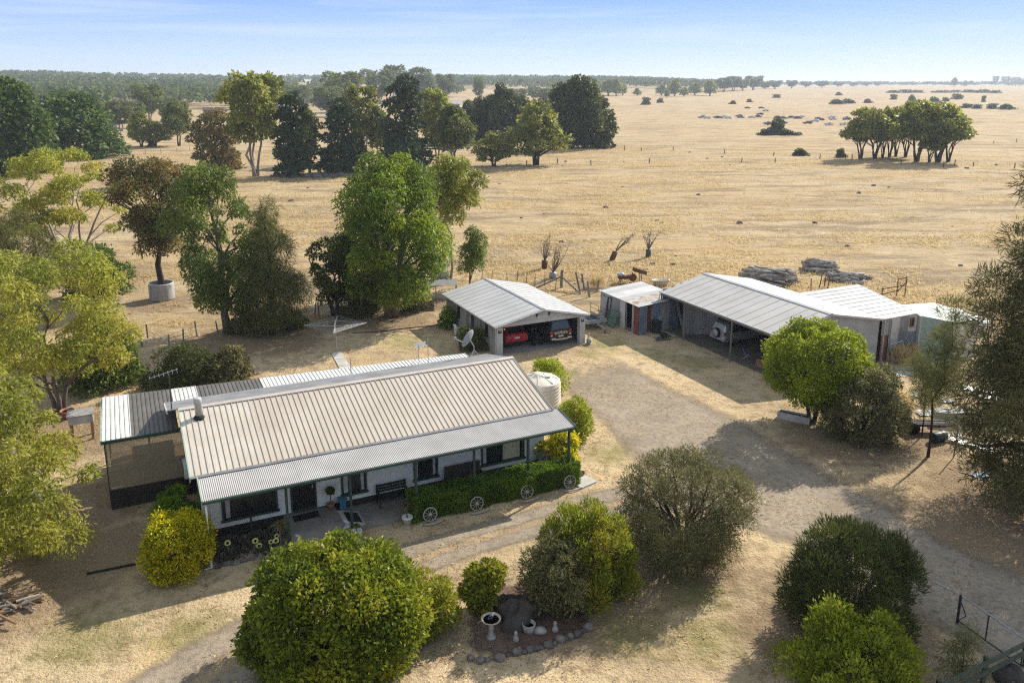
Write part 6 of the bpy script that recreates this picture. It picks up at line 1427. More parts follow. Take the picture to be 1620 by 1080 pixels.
for px, py, h, w in ((884, 233, 18, 9), (905, 234, 20, 11), (926, 234, 19.5, 11), (945, 232, 15, 10)):
    put('row', px, py, h, w, 'tall dense dark tree in the clump ending the windbreak', 'tall dense clump at the windbreak end')
put('bush', 958, 234, 5, 7, 'round bush at the foot of the tall dense clump', None, None, 'bush')
for px, py, h, w in ((192, 208, 12, 13), (214, 203, 11, 10), (237, 192, 17, 16), (268, 200, 12, 11), (286, 196, 10, 9)):
    put('gumA', px, py, h, w, 'grey-green gum in the loose group beside the sealed road', 'gums by the sealed road')
put('gumC', 224, 232, 10, 8.5, 'small dark gum standing on the pale grass near the road')
put('gumC', 246, 231, 7, 9.0, 'low flat-topped tree standing on the pale grass near the road')
put('gumB', 283, 231, 13, 9, 'upright gum standing on the pale grass near the road')
put('bush', 240, 232, 1.6, 3, 'small dark bush between the trees on the pale grass', None, None, 'bush')
# grove on the right of the big paddock
for i, (px, py, h, w) in enumerate([(1361, 252, 12.6, 9), (1384, 251, 11, 9), (1396, 250, 12, 6), (1407, 249, 12.6, 7), (1417, 248, 12, 6), (1450, 256, 14.5, 11), (1470, 257, 8, 6), (1484, 257, 14, 12), (1432, 249, 13, 8), (1500, 256, 12.5, 8)]):
    put('grove', px, py, h, w * 1.1, 'gum in the isolated grove out on the open paddock', 'grove on the open paddock')
# far scattered trees, bushes and tree lines
for px, py, h, w in ((545, 178, 24, 26), (520, 185, 16, 20), (600, 165, 26, 30), (625, 160, 30, 22), (665, 160, 28, 26), (705, 158, 22, 22), (757, 160, 20, 11), (440, 176, 16, 20), (470, 172, 15, 18), (410, 170, 14, 16), (820, 165, 12, 16), (845, 160, 12, 14), (865, 168, 13, 15)):
    put('gumA', px, py, h, w, 'hazy distant gum standing behind the pines and windbreak', 'distant gums behind the pines')
for px, py, h, w in ((962, 151, 16, 20), (975, 152, 17, 14), (985, 151, 12, 12), (1046, 151, 11, 15), (1067, 153, 18, 16), (1082, 153, 10, 10), (1099, 151, 14, 17), (1123, 152, 17, 17), (1008, 152, 8, 9), (1055, 155, 8, 6)):
    put('gumC', px, py, h, w, 'dark tree in the far line across the open paddock', 'far line of paddock trees')
for px, py, h, w in ((1160, 144, 20, 30), (1192, 143, 22, 36), (1226, 141, 15, 30), (1252, 140, 15, 26), (1275, 139, 14, 26), (1300, 139, 15, 32), (1326, 138, 14, 30), (1350, 137.5, 13, 26), (1370, 137.5, 13, 26), (1388, 137, 14, 26), (1210, 142, 14, 26), (1145, 145, 18, 24), (1175, 143.5, 16, 24)):
    put('gumA', px, py, h, w, 'blue-hazed tree in the tree line near the horizon', 'tree line near the horizon')
for px, py, h, w in ((1509, 137.5, 22, 18), (1526, 137.2, 16, 18)):
    put('gumC', px, py, h, w, 'lone tree standing on the bare skyline of the paddock', 'lone skyline trees')
for px, py, h, w in ((1574, 136, 32, 22), (1590, 135.6, 30, 30), (1606, 135.6, 28, 36), (1622, 135.6, 26, 36)):
    put('gumA', px, py, h, w, 'tree in the distant clump on the bare skyline', 'distant clump on the skyline')
for px, py, h, w in ((1022, 166, 6, 9), (1230, 213, 6, 7), (1413, 158, 5.5, 9), (1441, 163, 7, 7.5), (1476, 162, 5, 9), (1495, 161, 4, 7), (1513, 157, 5.5, 12), (1556, 162, 6, 5), (1228, 155, 4, 12), (1326, 151, 4, 8), (1264, 246, 1.8, 3.8), (1329, 249, 2.2, 2.8), (1045, 163, 4, 6), (1570, 172, 3.4, 9), (1590, 173, 3.4, 10), (1545, 172, 3, 8), (1322, 165, 4, 12), (1340, 164, 4, 11), (1372, 163, 3.5, 8), (1530, 171, 3, 10), (1160, 165, 3, 6), (1185, 162, 3, 6), (1212, 214, 2.2, 6), (1241, 214, 2.2, 6)):
    put('bush', px, py, h, w, 'round dark bush dotted on the open dry paddock', 'bushes on the open paddock', None, 'bush')
for px, py, h, w in ((1412, 147.4, 4, 22), (1432, 147.4, 5, 22), (1452, 147, 4, 20), (1490, 147.2, 4, 26), (1510, 147, 4, 22), (1532, 146.8, 4.5, 24), (1556, 147, 5, 26), (1575, 147.5, 4, 18)):
    put('bush', px, py, h, w, 'scrubby bush in the dark row below the skyline', 'dark scrub row below the skyline', None, 'bush')

# woodland over the far hills: nobody could count it
rg = np.random.default_rng(77)
pos = []
def wood(n, px0, px1, r0, r1, keep=None):
    k = 0
    while k < n:
        px = rg.uniform(px0, px1); az = math.atan2(px - 810, 1338.0); r = math.sqrt(rg.uniform(r0 * r0, r1 * r1))
        x, y = r * math.sin(az), r * math.cos(az)
        if keep is None or keep(x, y): pos.append((x, y, hz1(x, y), rg.uniform(9, 17))); k += 1
clear = lambda x, y: (math.sin(x * 0.0062 + 1.2) * math.sin(y * 0.0049 + 0.4) + 0.5 * math.sin(x * 0.017) * math.sin(y * 0.013)) > -0.42
wood(900, -120, 330, 640, 1150, clear); wood(1500, -150, 760, 1100, 2100, clear); wood(330, 230, 560, 560, 1000, clear)
wood(850, 700, 1140, 1500, 2300, clear); wood(300, 900, 1180, 1300, 1900, clear); wood(160, -120, 160, 420, 640, clear)
wood(900, 1060, 1800, 2500, 3600); wood(520, 640, 980, 820, 1500, clear); wood(300, 940, 1160, 1150, 1900, clear)
pos = np.array(pos); ntr = len(pos); K = 34
u = rnd_dirs(rg, ntr * K).reshape(ntr, K, 3); u[:, :, 2] = np.abs(u[:, :, 2]) * 1.0 - 0.25
hh = pos[:, 3][:, None]; rw = hh * rg.uniform(0.42, 0.62, (ntr, 1))
lob = 0.75 + 0.35 * np.sin(np.arctan2(u[:, :, 1], u[:, :, 0]) * 3 + rg.uniform(0, 6, (ntr, 1)))
c = np.stack([pos[:, 0][:, None] + u[:, :, 0] * rw * lob, pos[:, 1][:, None] + u[:, :, 1] * rw * lob, pos[:, 2][:, None] + hh * (0.52 + 0.46 * u[:, :, 2])], 2).reshape(-1, 3)
d = rnd_dirs(rg, len(c)); nn = rnd_dirs(rg, len(c)) + u.reshape(-1, 3); s = np.cross(d, nn); s /= np.linalg.norm(s, axis=1, keepdims=True) + 1e-9
Lw = (np.repeat(pos[:, 3], K) * rg.uniform(0.16, 0.3, len(c)))[:, None]
V = np.empty((len(c), 4, 3)); V[:, 0] = c - d * Lw * .5; V[:, 1] = c + s * Lw * .38; V[:, 2] = c + d * Lw * .5; V[:, 3] = c - s * Lw * .38
tone_ = np.repeat(rg.random(ntr), K)
stuff(link('woodland', leaf_mesh('woodland', V.reshape(-1, 3), np.clip(0.5 * tone_ + 0.5 * rg.random(len(c)), 0, 1), L_['wood'])), 'grey-green gum woodland covering the far hills', 'woodland')

# dry grass tufts over the paddock and yard edges
def tufts(n, fn, h0, h1, wd, name, label):
    P = fn(n); n = len(P); B = 3
    Pp = np.repeat(P, B, 0) + np.c_[rg.normal(0, 0.09, (n * B, 2)), np.zeros(n * B)]
    a = rg.random(n * B) * 6.283; h = rg.uniform(h0, h1, n * B); le = rg.normal(0, 0.4, (n * B, 2)) + np.array([-0.25, -0.1])
    w_ = wd * (0.6 + rg.random(n * B)); e = np.c_[np.cos(a), np.sin(a), np.zeros(n * B)] * w_[:, None]
    V = np.empty((n * B, 3, 3)); V[:, 0] = Pp - e; V[:, 1] = Pp + e; V[:, 2] = Pp + np.c_[le * h[:, None], h]
    Q = np.arange(n * B * 3).reshape(-1, 3)
    vv = np.clip(np.repeat(rg.random(n), B) * 0.6 + 0.4 * rg.random(n * B), 0, 1)
    return stuff(link(name, np_mesh(name, V.reshape(-1, 3), Q, L_['reeds'], {'v': vv})), label, 'grass')
_lat = np.random.default_rng(5).random((512, 512))
def vnoise(x, y):
    xi = np.floor(x).astype(int); yi = np.floor(y).astype(int); fx = x - xi; fy = y - yi
    fx = fx * fx * (3 - 2 * fx); fy = fy * fy * (3 - 2 * fy)
    L = lambda i, j: _lat[i % 512, j % 512]
    return (L(xi, yi) * (1 - fx) + L(xi + 1, yi) * fx) * (1 - fy) + (L(xi, yi + 1) * (1 - fx) + L(xi + 1, yi + 1) * fx) * fy
def paddock(n):
    az = rg.uniform(-0.60, 0.60, n); r = 60 + 190 * rg.random(n) ** 1.25
    x, y = r * np.sin(az), r * np.cos(az)
    m = (y > np.interp(x, ybx, yby) + 1.5)
    q = vnoise(x * 0.06 + 40, y * 0.11 + 9) + 0.6 * vnoise(x * 0.3, y * 0.5 + 77) + 0.4 * vnoise(x * 1.3, y * 1.6)
    m &= q + rg.normal(0, 0.12, n) > 1.08
    a_, b_ = x * CA + y * SA, -x * SA + y * CA
    m &= ~((a_ > 22) & (a_ < 56) & (b_ > 35) & (b_ < 61))
    return np.c_[x[m], y[m], hz(x[m], y[m])]
tufts(230000, paddock, 0.12, 0.34, 0.035, 'paddock_grass', 'dry golden grass tufts over the open paddock')
def yardg(n):
    x = rg.uniform(-30, 32, n); y = rg.uniform(22, 66, n); a_, b_ = x * CA + y * SA, -x * SA + y * CA
    m = ~((a_ > -2.2) & (a_ < 19.2) & (b_ > 31.2) & (b_ < 44.6)) & ~((a_ > 22.5) & (a_ < 31) & (b_ > 50) & (b_ < 61)) & ~((a_ > 34.5) & (a_ < 55) & (b_ > 35.5) & (b_ < 57)) & (np.abs(x) < y * 0.66)
    q = vnoise(x * 0.35 + 7, y * 0.35) + 0.5 * vnoise(x * 1.7, y * 1.7 + 31) - 0.65 + rg.normal(0, 0.12, n)
    return np.c_[x[m & (q > 0.1)], y[m & (q > 0.1)], np.zeros((m & (q > 0.1)).sum())]
tufts(30000, yardg, 0.03, 0.09, 0.018, 'yard_grass', 'short dry grass scattered over the bare yard')
P = yardg(70000); n = len(P); d = rnd_dirs(rg, n) * np.array([1, 1, 0.15]); d /= np.linalg.norm(d, axis=1, keepdims=True); s = np.cross(d, np.array([0, 0, 1.0]) + 0.25 * rnd_dirs(rg, n)); Lq = rg.uniform(0.05, 0.16, n)[:, None]
V = np.empty((n, 4, 3)); P = P + np.array([0, 0, 0.02]); V[:, 0] = P; V[:, 1] = P + d * Lq * .5 + s * Lq * .14; V[:, 2] = P + d * Lq; V[:, 3] = P + d * Lq * .5 - s * Lq * .14; V[:, :, 2] = np.maximum(V[:, :, 2], 0.014)
stuff(link('leaf_litter', leaf_mesh('leaf_litter', V.reshape(-1, 3), rg.random(n), L_['litter'])), 'fallen bark strips and dead leaves over the yard', 'leaf litter')
rb_ = MB()
for k in range(90):
    az = rg.uniform(-0.45, 0.55); r = 85 + 150 * rg.random() ** 1.2; x, y = r * math.sin(az), r * math.cos(az)
    if y > np.interp(x, ybx, yby) + 6: sz = 0.1 + 0.35 * rg.random() ** 2.5; rb_.blob((x, y, hz1(x, y) + sz * 0.2), (sz * 1.3, sz, sz * 0.6), k, 7, 0.25)
stuff(rb_.build('field_stones', STONE), 'dark stones and clods scattered over the paddock', 'stones')

# ------------------------------------------------------------------ island garden at the front
bx_, by_ = G(838, 995)
rim = resample([G(*q) for q in [(742, 1043), (775, 1054), (838, 1038), (900, 1018), (945, 992), (955, 955), (915, 925), (860, 905), (795, 905), (752, 930), (728, 965), (722, 1010), (742, 1043)]], 49)[:-1]
def mulch_material():
    m, n, l, p = nmat('bark_mulch')
    g = n.new('ShaderNodeNewGeometry').outputs['Position']
    at_ = n.new('ShaderNodeAttribute'); at_.attribute_name = 'edge'
    f1 = noise(n, l, g, 5, 5, 0.7); f2 = noise(n, l, g, 26, 4, 0.7); f3 = noise(n, l, g, 0.8, 4)
    col = mix(n, l, ramp(n, l, f1, 0.35, 0.65), lin(112, 84, 68), lin(78, 58, 49))
    sx_ = n.new('ShaderNodeSeparateXYZ'); l.new(g, sx_.inputs[0])
    pale = mth(n, l, 'MULTIPLY', ramp(n, l, f2, 0.46, 0.62), ramp(n, l, mth(n, l, 'ADD', sx_.outputs['X'], mth(n, l, 'MULTIPLY', f3, 1.5)), 1.0, -0.2, 0.25, 1.0))
    col = mix(n, l, pale, col, lin(158, 146, 130))
    l.new(col, p.inputs['Base Color']); p.inputs['Roughness'].default_value = 0.95; p.inputs['Specular IOR Level'].default_value = 0.1
    bump(n, l, p, mth(n, l, 'ADD', f1, f2), 1.0, 0.06)
    al = ramp(n, l, mth(n, l, 'ADD', at_.outputs['Fac'], mth(n, l, 'MULTIPLY', mth(n, l, 'SUBTRACT', noise(n, l, g, 2.2, 5, 0.7), 0.5), 0.7)), 0.06, 0.3)
    tr = n.new('ShaderNodeBsdfTransparent'); mx = n.new('ShaderNodeMixShader')
    l.new(al, mx.inputs[0]); l.new(tr.outputs[0], mx.inputs[1]); l.new(p.outputs[0], mx.inputs[2]); l.new(mx.outputs[0], n['Material Output'].inputs['Surface'])
    return m
V = [(bx_, by_, 0.12)]; E_ = [1.0]; K_ = len(rim); Q = []
for i_, (f, z) in enumerate(((0.35, 0.115), (0.65, 0.09), (0.85, 0.05), (1.0, 0.01))):
    for q in rim: V.append((bx_ + (q[0] - bx_) * f, by_ + (q[1] - by_) * f, z)); E_.append(1 - f)
for k in range(K_):
    Q.append((0, 1 + k, 1 + (k + 1) % K_, 1 + (k + 1) % K_))
mb_ = bpy.data.meshes.new('mulch_bed'); fs = [(0, 1 + k, 1 + (k + 1) % K_) for k in range(K_)]
for r_ in range(3):
    o0, o1 = 1 + r_ * K_, 1 + (r_ + 1) * K_
    fs += [(o0 + k, o1 + k, o1 + (k + 1) % K_, o0 + (k + 1) % K_) for k in range(K_)]
mb_.from_pydata(V, [], fs); mb_.materials.append(mulch_material())
at_ = mb_.attributes.new('edge', 'FLOAT', 'POINT'); at_.data.foreach_set('value', E_)
struct(link('mulch_bed', mb_))
edge = thing('stone_edging', 'curved row of rough stones edging the mulched island garden', 'edging', (bx_, by_, 0))
arc = [(745, 1043), (760, 1047), (772, 1045), (790, 1043), (804, 1037), (818, 1034), (829, 1033), (838, 1030), (846, 1028), (856, 1026), (867, 1023), (877, 1019), (886, 1014), (894, 1012), (903, 1009), (914, 1006), (922, 1000), (930, 995), (936, 987)]
for k, q in enumerate(arc):
    x, y = G(*q); s_ = 0.13 + 0.045 * math.sin(k * 2.7)
    m = MB(); m.blob((x - bx_, y - by_, s_ * 0.55), (s_ * 1.15, s_ * 0.9, s_ * 0.95), k + 5, 9, 0.18); m.build('stone', STONE, edge, True)
x, y = G(820, 985); t = thing('boulder', 'large dark rounded boulder in the island garden', 'boulder', (x, y, 0), 0.2)
m = MB(); m.blob((0, 0, 0.2), (0.8, 0.55, 0.6), 7, 34, 0.26); m.build('rock', BOULDER, t, True)
m = MB(); m.blob((-0.25, 1.0, 0.15), (0.5, 0.4, 0.34), 8, 18, 0.14); m.build('smaller_rock', BOULDER, t, True)
x, y = G(777, 1011); t = thing('bird_bath', 'pale cement bird bath with fluted pedestal in the island garden', 'bird bath', (x, y, 0.06))
m = MB(); m.lathe([(0.17, 0), (0.17, 0.07), (0.12, 0.1), (0.10, 0.16), (0.085, 0.3), (0.10, 0.42), (0.085, 0.56), (0.11, 0.64)], 14); m.build('pedestal', STATUE, t, True)
m = MB(); m.lathe([(0.10, 0.64), (0.2, 0.68), (0.34, 0.75), (0.36, 0.79), (0.33, 0.80), (0.26, 0.74), (0.02, 0.72)], 24); m.build('bowl', mat('tan_cement', (0.45, 0.36, 0.27), (0.36, 0.29, 0.22), 5, 0.8), t, True)
m = MB(); m.lathe([(0.005, 0.752), (0.29, 0.752)], 20); m.build('water', GLASS, t)
x, y = G(777, 1011); t = thing('bird_figurine', 'blue and white bird figurine perched in the bird bath', 'ornament', (x, y, 0.80))
m = MB(); m.tube([(-0.1, 0, 0.02), (0, 0, 0.1), (0.06, 0, 0.2), (0.1, 0, 0.26), (0.16, 0, 0.27)], [0.02, 0.06, 0.045, 0.04, 0.008], 8); m.build('body', mat('white_blue_glaze', (0.55, 0.6, 0.68), (0.35, 0.42, 0.58), 12, 0.4), t, True)
m = MB(); m.beam((-0.06, 0.05, 0.08), (0.04, 0.05, 0.17), 0.02, 0.07); m.beam((-0.06, -0.05, 0.08), (0.04, -0.05, 0.17), 0.02, 0.07); m.build('wings', BLACK, t)
x, y = G(845, 1003); t = thing('boot_planter', 'grey cement boot-shaped planter in the island garden', 'planter', (x, y, 0.04), -0.1); t.scale = (1.35, 1.35, 1.35)
m = MB(); m.lathe([(0.14, 0), (0.16, 0.16), (0.18, 0.3), (0.16, 0.3), (0.13, 0.2), (0.01, 0.19)], 16, (-0.14, 0, 0)); m.blob((0.15, 0, 0.09), (0.19, 0.13, 0.11), 3, 12, 0.03); m.box(-0.3, 0.32, -0.12, 0.12, 0, 0.03); m.build('boot', STATUE, t, True)
m = MB(); m.lathe([(0.005, 0.22), (0.13, 0.22)], 14, (-0.14, 0, 0)); m.build('soil', TIMBER_D, t)
for px, py, lab in ((816, 1016, 'small white cement figurine on the bird bath side of the boot planter'), (878, 1000, 'small white cement figurine between boot planter and stone edging')):
    x, y = G(px, py); t = thing('garden_figurine', lab, 'ornament', (x, y, 0.04)); t.scale = (1.2, 1.2, 1.2)
    m = MB(); m.lathe([(0.09, 0), (0.1, 0.06), (0.07, 0.16), (0.045, 0.2), (0.05, 0.25), (0.055, 0.29), (0.03, 0.34), (0.005, 0.36)], 12); m.build('body', STATUE, t, True)
    m = MB(); m.lathe([(0.1, -0.03), (0.1, 0.0)], 12); m.build('base', STATUE, t)

# ------------------------------------------------------------------ yard objects
x, y = G(533, 560); t = thing('clothes_hoist', 'rotary clothes hoist standing in the back yard', 'clothes hoist', (x, y, 0))
m = MB(); m.tube([(0, 0, 0), (0, 0, 2.5)], 0.03, 8); m.build('post', STEEL, t)
m = MB(); m.tube([(0, 0, 1.3), (0.3, -0.05, 1.25)], 0.02, 6); m.build('crank_handle', STEEL, t)
ends = [(2.2 * math.cos(a), 2.2 * math.sin(a), 2.25 + 0.0) for a in (0.15, 0.15 + math.pi / 2, 0.15 + math.pi, 0.15 + 1.5 * math.pi)]
for e in ends:
    m = MB(); m.tube([(0, 0, 2.1), e], 0.02, 6); m.build('arm', STEEL, t)
    m = MB(); m.tube([(0, 0, 2.5), e], 0.008, 4); m.build('stay_wire', STEEL, t)
for f in (0.45, 0.6, 0.75, 0.9, 1.0):
    m = MB()
    q = [(e[0] * f, e[1] * f, 2.1 + 0.15 * f) for e in ends]
    for k in range(4): m.tube([q[k], q[(k + 1) % 4]], 0.006, 4)
    m.build('line_wire', STEEL, t)
x, y = G(540, 572); t = thing('concrete_path', 'narrow pale concrete path leading from the clothes hoist', 'path', (x, y, 0), 0.0)
p4 = [G(524, 559), G(540, 557), G(560, 590), G(542, 592)]
for k in range(3):
    m = MB(); f0, f1 = k / 3 + 0.008, (k + 1) / 3 - 0.008
    q = [tuple(p4[0][i] * (1 - f) + p4[3][i] * f for i in range(2)) for f in (f0, f1)]; r_ = [tuple(p4[1][i] * (1 - f) + p4[2][i] * f for i in range(2)) for f in (f0, f1)]
    b_ = [(u[0] - x, u[1] - y) for u in (q[0], r_[0], r_[1], q[1])]; m.prism(b_, 'z', 0, 0.05); m.build('slab', CONC_L, t)
def lying(name, label, cat, pts, r_, mt):
    q = [G(*p) for p in pts]; t = thing(name, label, cat, (q[0][0], q[0][1], r_))
    m = MB(); m.tube([(u[0] - q[0][0], u[1] - q[0][1], 0.004 * (i % 2)) for i, u in enumerate(q)], r_, 7); m.build('pipe', mt, t)
    m = MB(); m.lathe([(r_ * 1.3, -0.04), (r_ * 1.3, 0.04)], 8, (0, 0, 0.2 * r_), 0, 'x'); m.build('end_cap', mt, t)
lying('garden_hose', 'dark hose stretched across the back yard toward the garage', 'hose', [(560, 527), (600, 525), (640, 520), (680, 516), (712, 513)], 0.035, RUBBER)
lying('black_pipe', 'straight black pipe lying on the bare ground beside the golden shrub', 'pipe', [(140, 908), (185, 899), (228, 890)], 0.045, RUBBER)
x, y = G(690, 478); t = thing('flat_shelter', 'low flat-roofed shelter on thin posts behind the garage', 'shelter', (x, y, 0), 0.1)
for k in range(4):
    m = MB(); m.box(-1.9 + 0.95 * k, -0.96 + 0.95 * k, -1.2, 1.2, 1.78 + 0.004 * (k % 2), 1.8 + 0.004 * (k % 2)); m.build('roof_sheet', mat('grey_old_sheet', (0.20, 0.195, 0.18), (0.14, 0.135, 0.125), 2, 0.8), t)
for u in (-1.8, 0, 1.8):
    for v in (-1.1, 1.1):
        m = MB(); m.tube([(u, v, 0), (u, v, 1.78)], 0.035, 5); m.build('post', TIMBER, t)
m = MB()
for zz in (0.4, 0.9): m.tube([(-1.8, -1.1, zz), (1.8, -1.1, zz), (1.8, 1.1, zz), (-1.8, 1.1, zz), (-1.8, -1.1, zz)], 0.008, 4)
m.build('wire', STEEL, t)
# corrugated ring round the bronze tree
x, y = G(257, 473); t = thing('tank_ring', 'cut-down corrugated tank ring round the bronze-tipped gum trunk', 'planter', (x, y, 0))
pr = []
for k in range(8): pr += [(1.05, 0.02 + 0.19 * k), (1.09, 0.115 + 0.19 * k)]
pr += [(1.05, 1.54), (0.98, 1.54), (0.97, 0.9), (0.02, 0.9)]
m = MB(); m.lathe(pr, 28); m.build('ring', ZINC_WALL, t, True)
m = MB(); m.lathe([(1.0, 0.91), (0.02, 0.97)], 20); m.build('soil', TIMBER_D, t)
# fences
def fence(name, label, pts, hgt, wires, pm, r_=0.06, seed=1, cat='fence', lean=0.06):
    rr = random.Random(seed); Q = [gpt(*p) for p in pts]; o = Q[0]
    t = thing(name, label, cat, o); tops = []
    for q in Q:
        h = hgt * rr.uniform(0.85, 1.12); lx, ly = rr.gauss(0, lean), rr.gauss(0, lean)
        m = MB(); b = (q[0] - o[0], q[1] - o[1], q[2] - o[2]); m.tube([(b[0], b[1], b[2] - 0.1), (b[0] + lx * h, b[1] + ly * h, b[2] + h)], [r_, r_ * 0.9], 6); m.build('post', pm, t); tops.append(b)
    for k in range(wires):
        f = (k + 1) / (wires + 0.3); m = MB()
        m.tube([(b[0], b[1], b[2] + hgt * 0.85 * f) for b in tops], 0.012, 3, False); m.build('wire', STEEL, t)
    return t
fence('wire_fence', 'wire fence with leaning posts between the back yard trees and paddock', [(225, 548), (234, 535), (268, 548), (290, 540), (312, 532), (345, 526), (372, 522), (440, 516), (498, 498), (505, 500), (562, 492), (640, 487), (665, 484)], 1.1, 3, TIMBER, 0.06, 3)
fence('wire_fence', 'ragged wire fence of thin posts behind the garage', [(742, 446), (762, 442), (778, 447), (803, 447), (818, 446), (832, 450), (846, 453), (862, 452), (878, 460)], 1.15, 3, RUSTY, 0.035, 4, 'fence', 0.1)
fence('wire_fence', 'long line of dark fence posts crossing the open paddock', [(945, 238), (988, 238), (1015, 239), (1027, 259), (1065, 239), (1146, 243), (1173, 257), (1224, 247), (1226, 258), (1297, 252), (1337, 252), (1348, 252), (1425, 260), (1510, 262), (1605, 266)], 1.2, 0, TIMBER_D, 0.11, 5)
fence('wire_fence', 'short row of stout fence posts below the broad round-headed gum', [(742, 262), (760, 275), (833, 262), (882, 259), (935, 262)], 1.2, 0, TIMBER_D, 0.12, 6)
fence('wire_fence', 'short line of fence posts beyond the grove on the dry grass', [(1492, 265), (1540, 263), (1572, 227), (1608, 225), (1640, 224)], 1.1, 0, TIMBER_D, 0.1, 7)
fence('wire_fence', 'thin wire fence across the pale grass below the dark oak', [(180, 250), (205, 247), (230, 244), (255, 242), (280, 240), (300, 238)], 1.1, 2, TIMBER, 0.07, 8)
x, y = G(888, 455); t = thing('strainer_assembly', 'stout fence strainer post with diagonal timber stays behind the garage', 'fence post', (x, y, 0))
m = MB(); m.tube([(0, 0, -0.1), (0.05, 0, 1.75)], 0.14, 8); m.build('post', TIMBER, t)
for q in ((-2.4, -0.4), (1.6, -2.6)):
    m = MB(); m.tube([(0, 0, 1.1), (q[0], q[1], 0.08)], 0.08, 6); m.build('stay', TIMBER, t)
for k, (px, py, h, lx) in enumerate(((918, 462, 1.9, -0.45), (925, 458, 1.5, -0.3), (933, 470, 1.5, -0.25), (921, 446, 0.9, 0.0), (945, 462, 1.2, 0.1))):
    x, y = G(px, py); t = thing('old_post', 'weathered leaning timber post behind the trailer', 'post', (x, y, 0), 0, 'old posts behind the trailer')
    m = MB(); m.tube([(0, 0, -0.1), (lx, 0, h)], [0.1, 0.08], 7); m.build('shaft', TIMBER, t)
    m = MB(); m.tube([(lx * .7, -0.1, h * 0.7), (lx * .7, 0.12, h * 0.7)], 0.015, 4); m.build('wire_tie', STEEL, t)
# dead shrubs in drums
def dead(px, py, lab, drum, h, n, seed, lean=(0, 0), spread=0.5, group=None, dw=0.3, dh=0.9):
    rr = random.Random(seed); x, y = G(px, py); t = thing('dead_sapling', lab, 'dead shrub', (x, y, 0))
    m = MB(); m.tube([(0, 0, 0), (lean[0] * 0.4, lean[1] * .4, dh)], [dw, dw], 16); m.build('drum', drum, t, True)
    m = MB(); b = (lean[0] * 0.4, lean[1] * .4, dh * 0.95)
    for k in range(n):
        a = rr.uniform(0, 6.28); sp = rr.uniform(0.1, 1) * spread; hh = h * rr.uniform(0.5, 1)
        e = (b[0] + lean[0] * hh + sp * math.cos(a) * hh, b[1] + lean[1] * hh + sp * math.sin(a) * hh, b[2] + hh)
        mid = tuple((b[i] * 0.5 + e[i] * 0.5) + rr.gauss(0, 0.06) for i in range(3))
        mid = (mid[0] + rr.gauss(0, 0.12) * hh, mid[1] + rr.gauss(0, 0.12) * hh, mid[2] + rr.gauss(0, 0.05))
        m.tube([b, mid, e], [0.05, 0.028, 0.008], 5, False)
        for j in range(6):
            f = rr.uniform(0.4, 0.9); s_ = tuple(mid[i] * (1 - f) + e[i] * f for i in range(3)); m.tube([s_, (s_[0] + rr.gauss(0, .3), s_[1] + rr.gauss(0, .3), s_[2] + rr.uniform(-0.1, 0.4))], [0.014, 0.005], 4, False)
    m.build('branches', DEADWOOD, t)
dead(1025, 407, 'dead branching sapling in an upright dark green drum', mat('dull_green_drum', (0.07, 0.11, 0.09), (0.05, 0.08, 0.07), 3, 0.8), 2.6, 13, 1, (0.15, 0), 0.7)
dead(968, 411, 'dead sapling bent over in a tilted rusty drum', RUSTY, 2.3, 11, 2, (0.9, 0.1), 0.45)
dead(861, 425, 'twiggy dead sapling in an upright rusty drum behind the garage', RUSTY, 3.0, 13, 3, (0.1, 0), 0.42)
dead(874, 440, 'dead thicket in a low burnt drum nearest the strainer post', ZINC_WALL, 3.2, 15, 4, (0.15, 0), 0.45, None, 0.36, 0.6)
# machinery, bath, logs behind the sheds
x, y = G(1000, 447); t = thing('rusty_chaff_cutter', 'rusty old farm machine with tilted hopper behind the small shed', 'machine', (x, y, 0), 0.2)
m = MB(); m.box(-1.4, -0.3, -0.3, 0.3, 0.45, 0.75); m.build('bed', RUSTY, t)
m = MB(); m.beam((0.1, 0, 1.35), (1.35, -0.1, 0.95), 0.7, 0.35); m.build('hopper', RUSTY, t)
for u, v in ((0.1, 0.25), (0.1, -0.25), (0.9, 0.25), (0.9, -0.25), (-1.3, 0.2), (-1.3, -0.2)):
    m = MB(); m.beam((u, v, 0), (u * 0.9, v * 0.8, 1.0 if u > 0 else 0.5), 0.06, 0.06); m.build('leg', RUSTY, t)
m = MB(); m.lathe([(0.02, -0.03), (0.38, -0.03), (0.38, 0.03), (0.02, 0.03)], 16, (-0.1, -0.42, 0.6), 0, 'y'); m.build('flywheel', RUSTY, t)
m = MB(); m.blob((-1.15, 0, 0.85), (0.4, 0.3, 0.22), 3, 12, 0.1); m.build('engine_cover', ZINC_B, t, True)
x, y = G(1045, 452); t = thing('old_bathtub', 'cream enamel bathtub lying in the grass behind the sheds', 'bathtub', (x, y, 0), 0.15)
m = MB(); m.lathe([(0.55, 0.05), (0.72, 0.2), (0.85, 0.55), (0.92, 0.56), (0.92, 0.6), (0.83, 0.6), (0.68, 0.22), (0.02, 0.14)], 28, (0, 0, 0), 0, 'z', 0.48); m.build('tub', CREAM, t, True)
for u in (-0.5, 0.5):
    m = MB(); m.box(u - 0.05, u + 0.05, -0.2, 0.2, 0, 0.1); m.build('foot', RUSTY, t)
m = MB(); m.tube([(0.55, -0.35, 0.5), (0.55, -0.38, 1.25)], 0.02, 5); m.build('tap_pipe', STEEL, t)
lm = MB(); lm.tube([(-1, 0, 0), (-0.3, 0.02, 0.01), (0.4, -0.02, 0), (1, 0.01, 0.01)], [0.9, 1.0, 0.95, 0.8], 7)
for v in range(len(lm.v)): pass
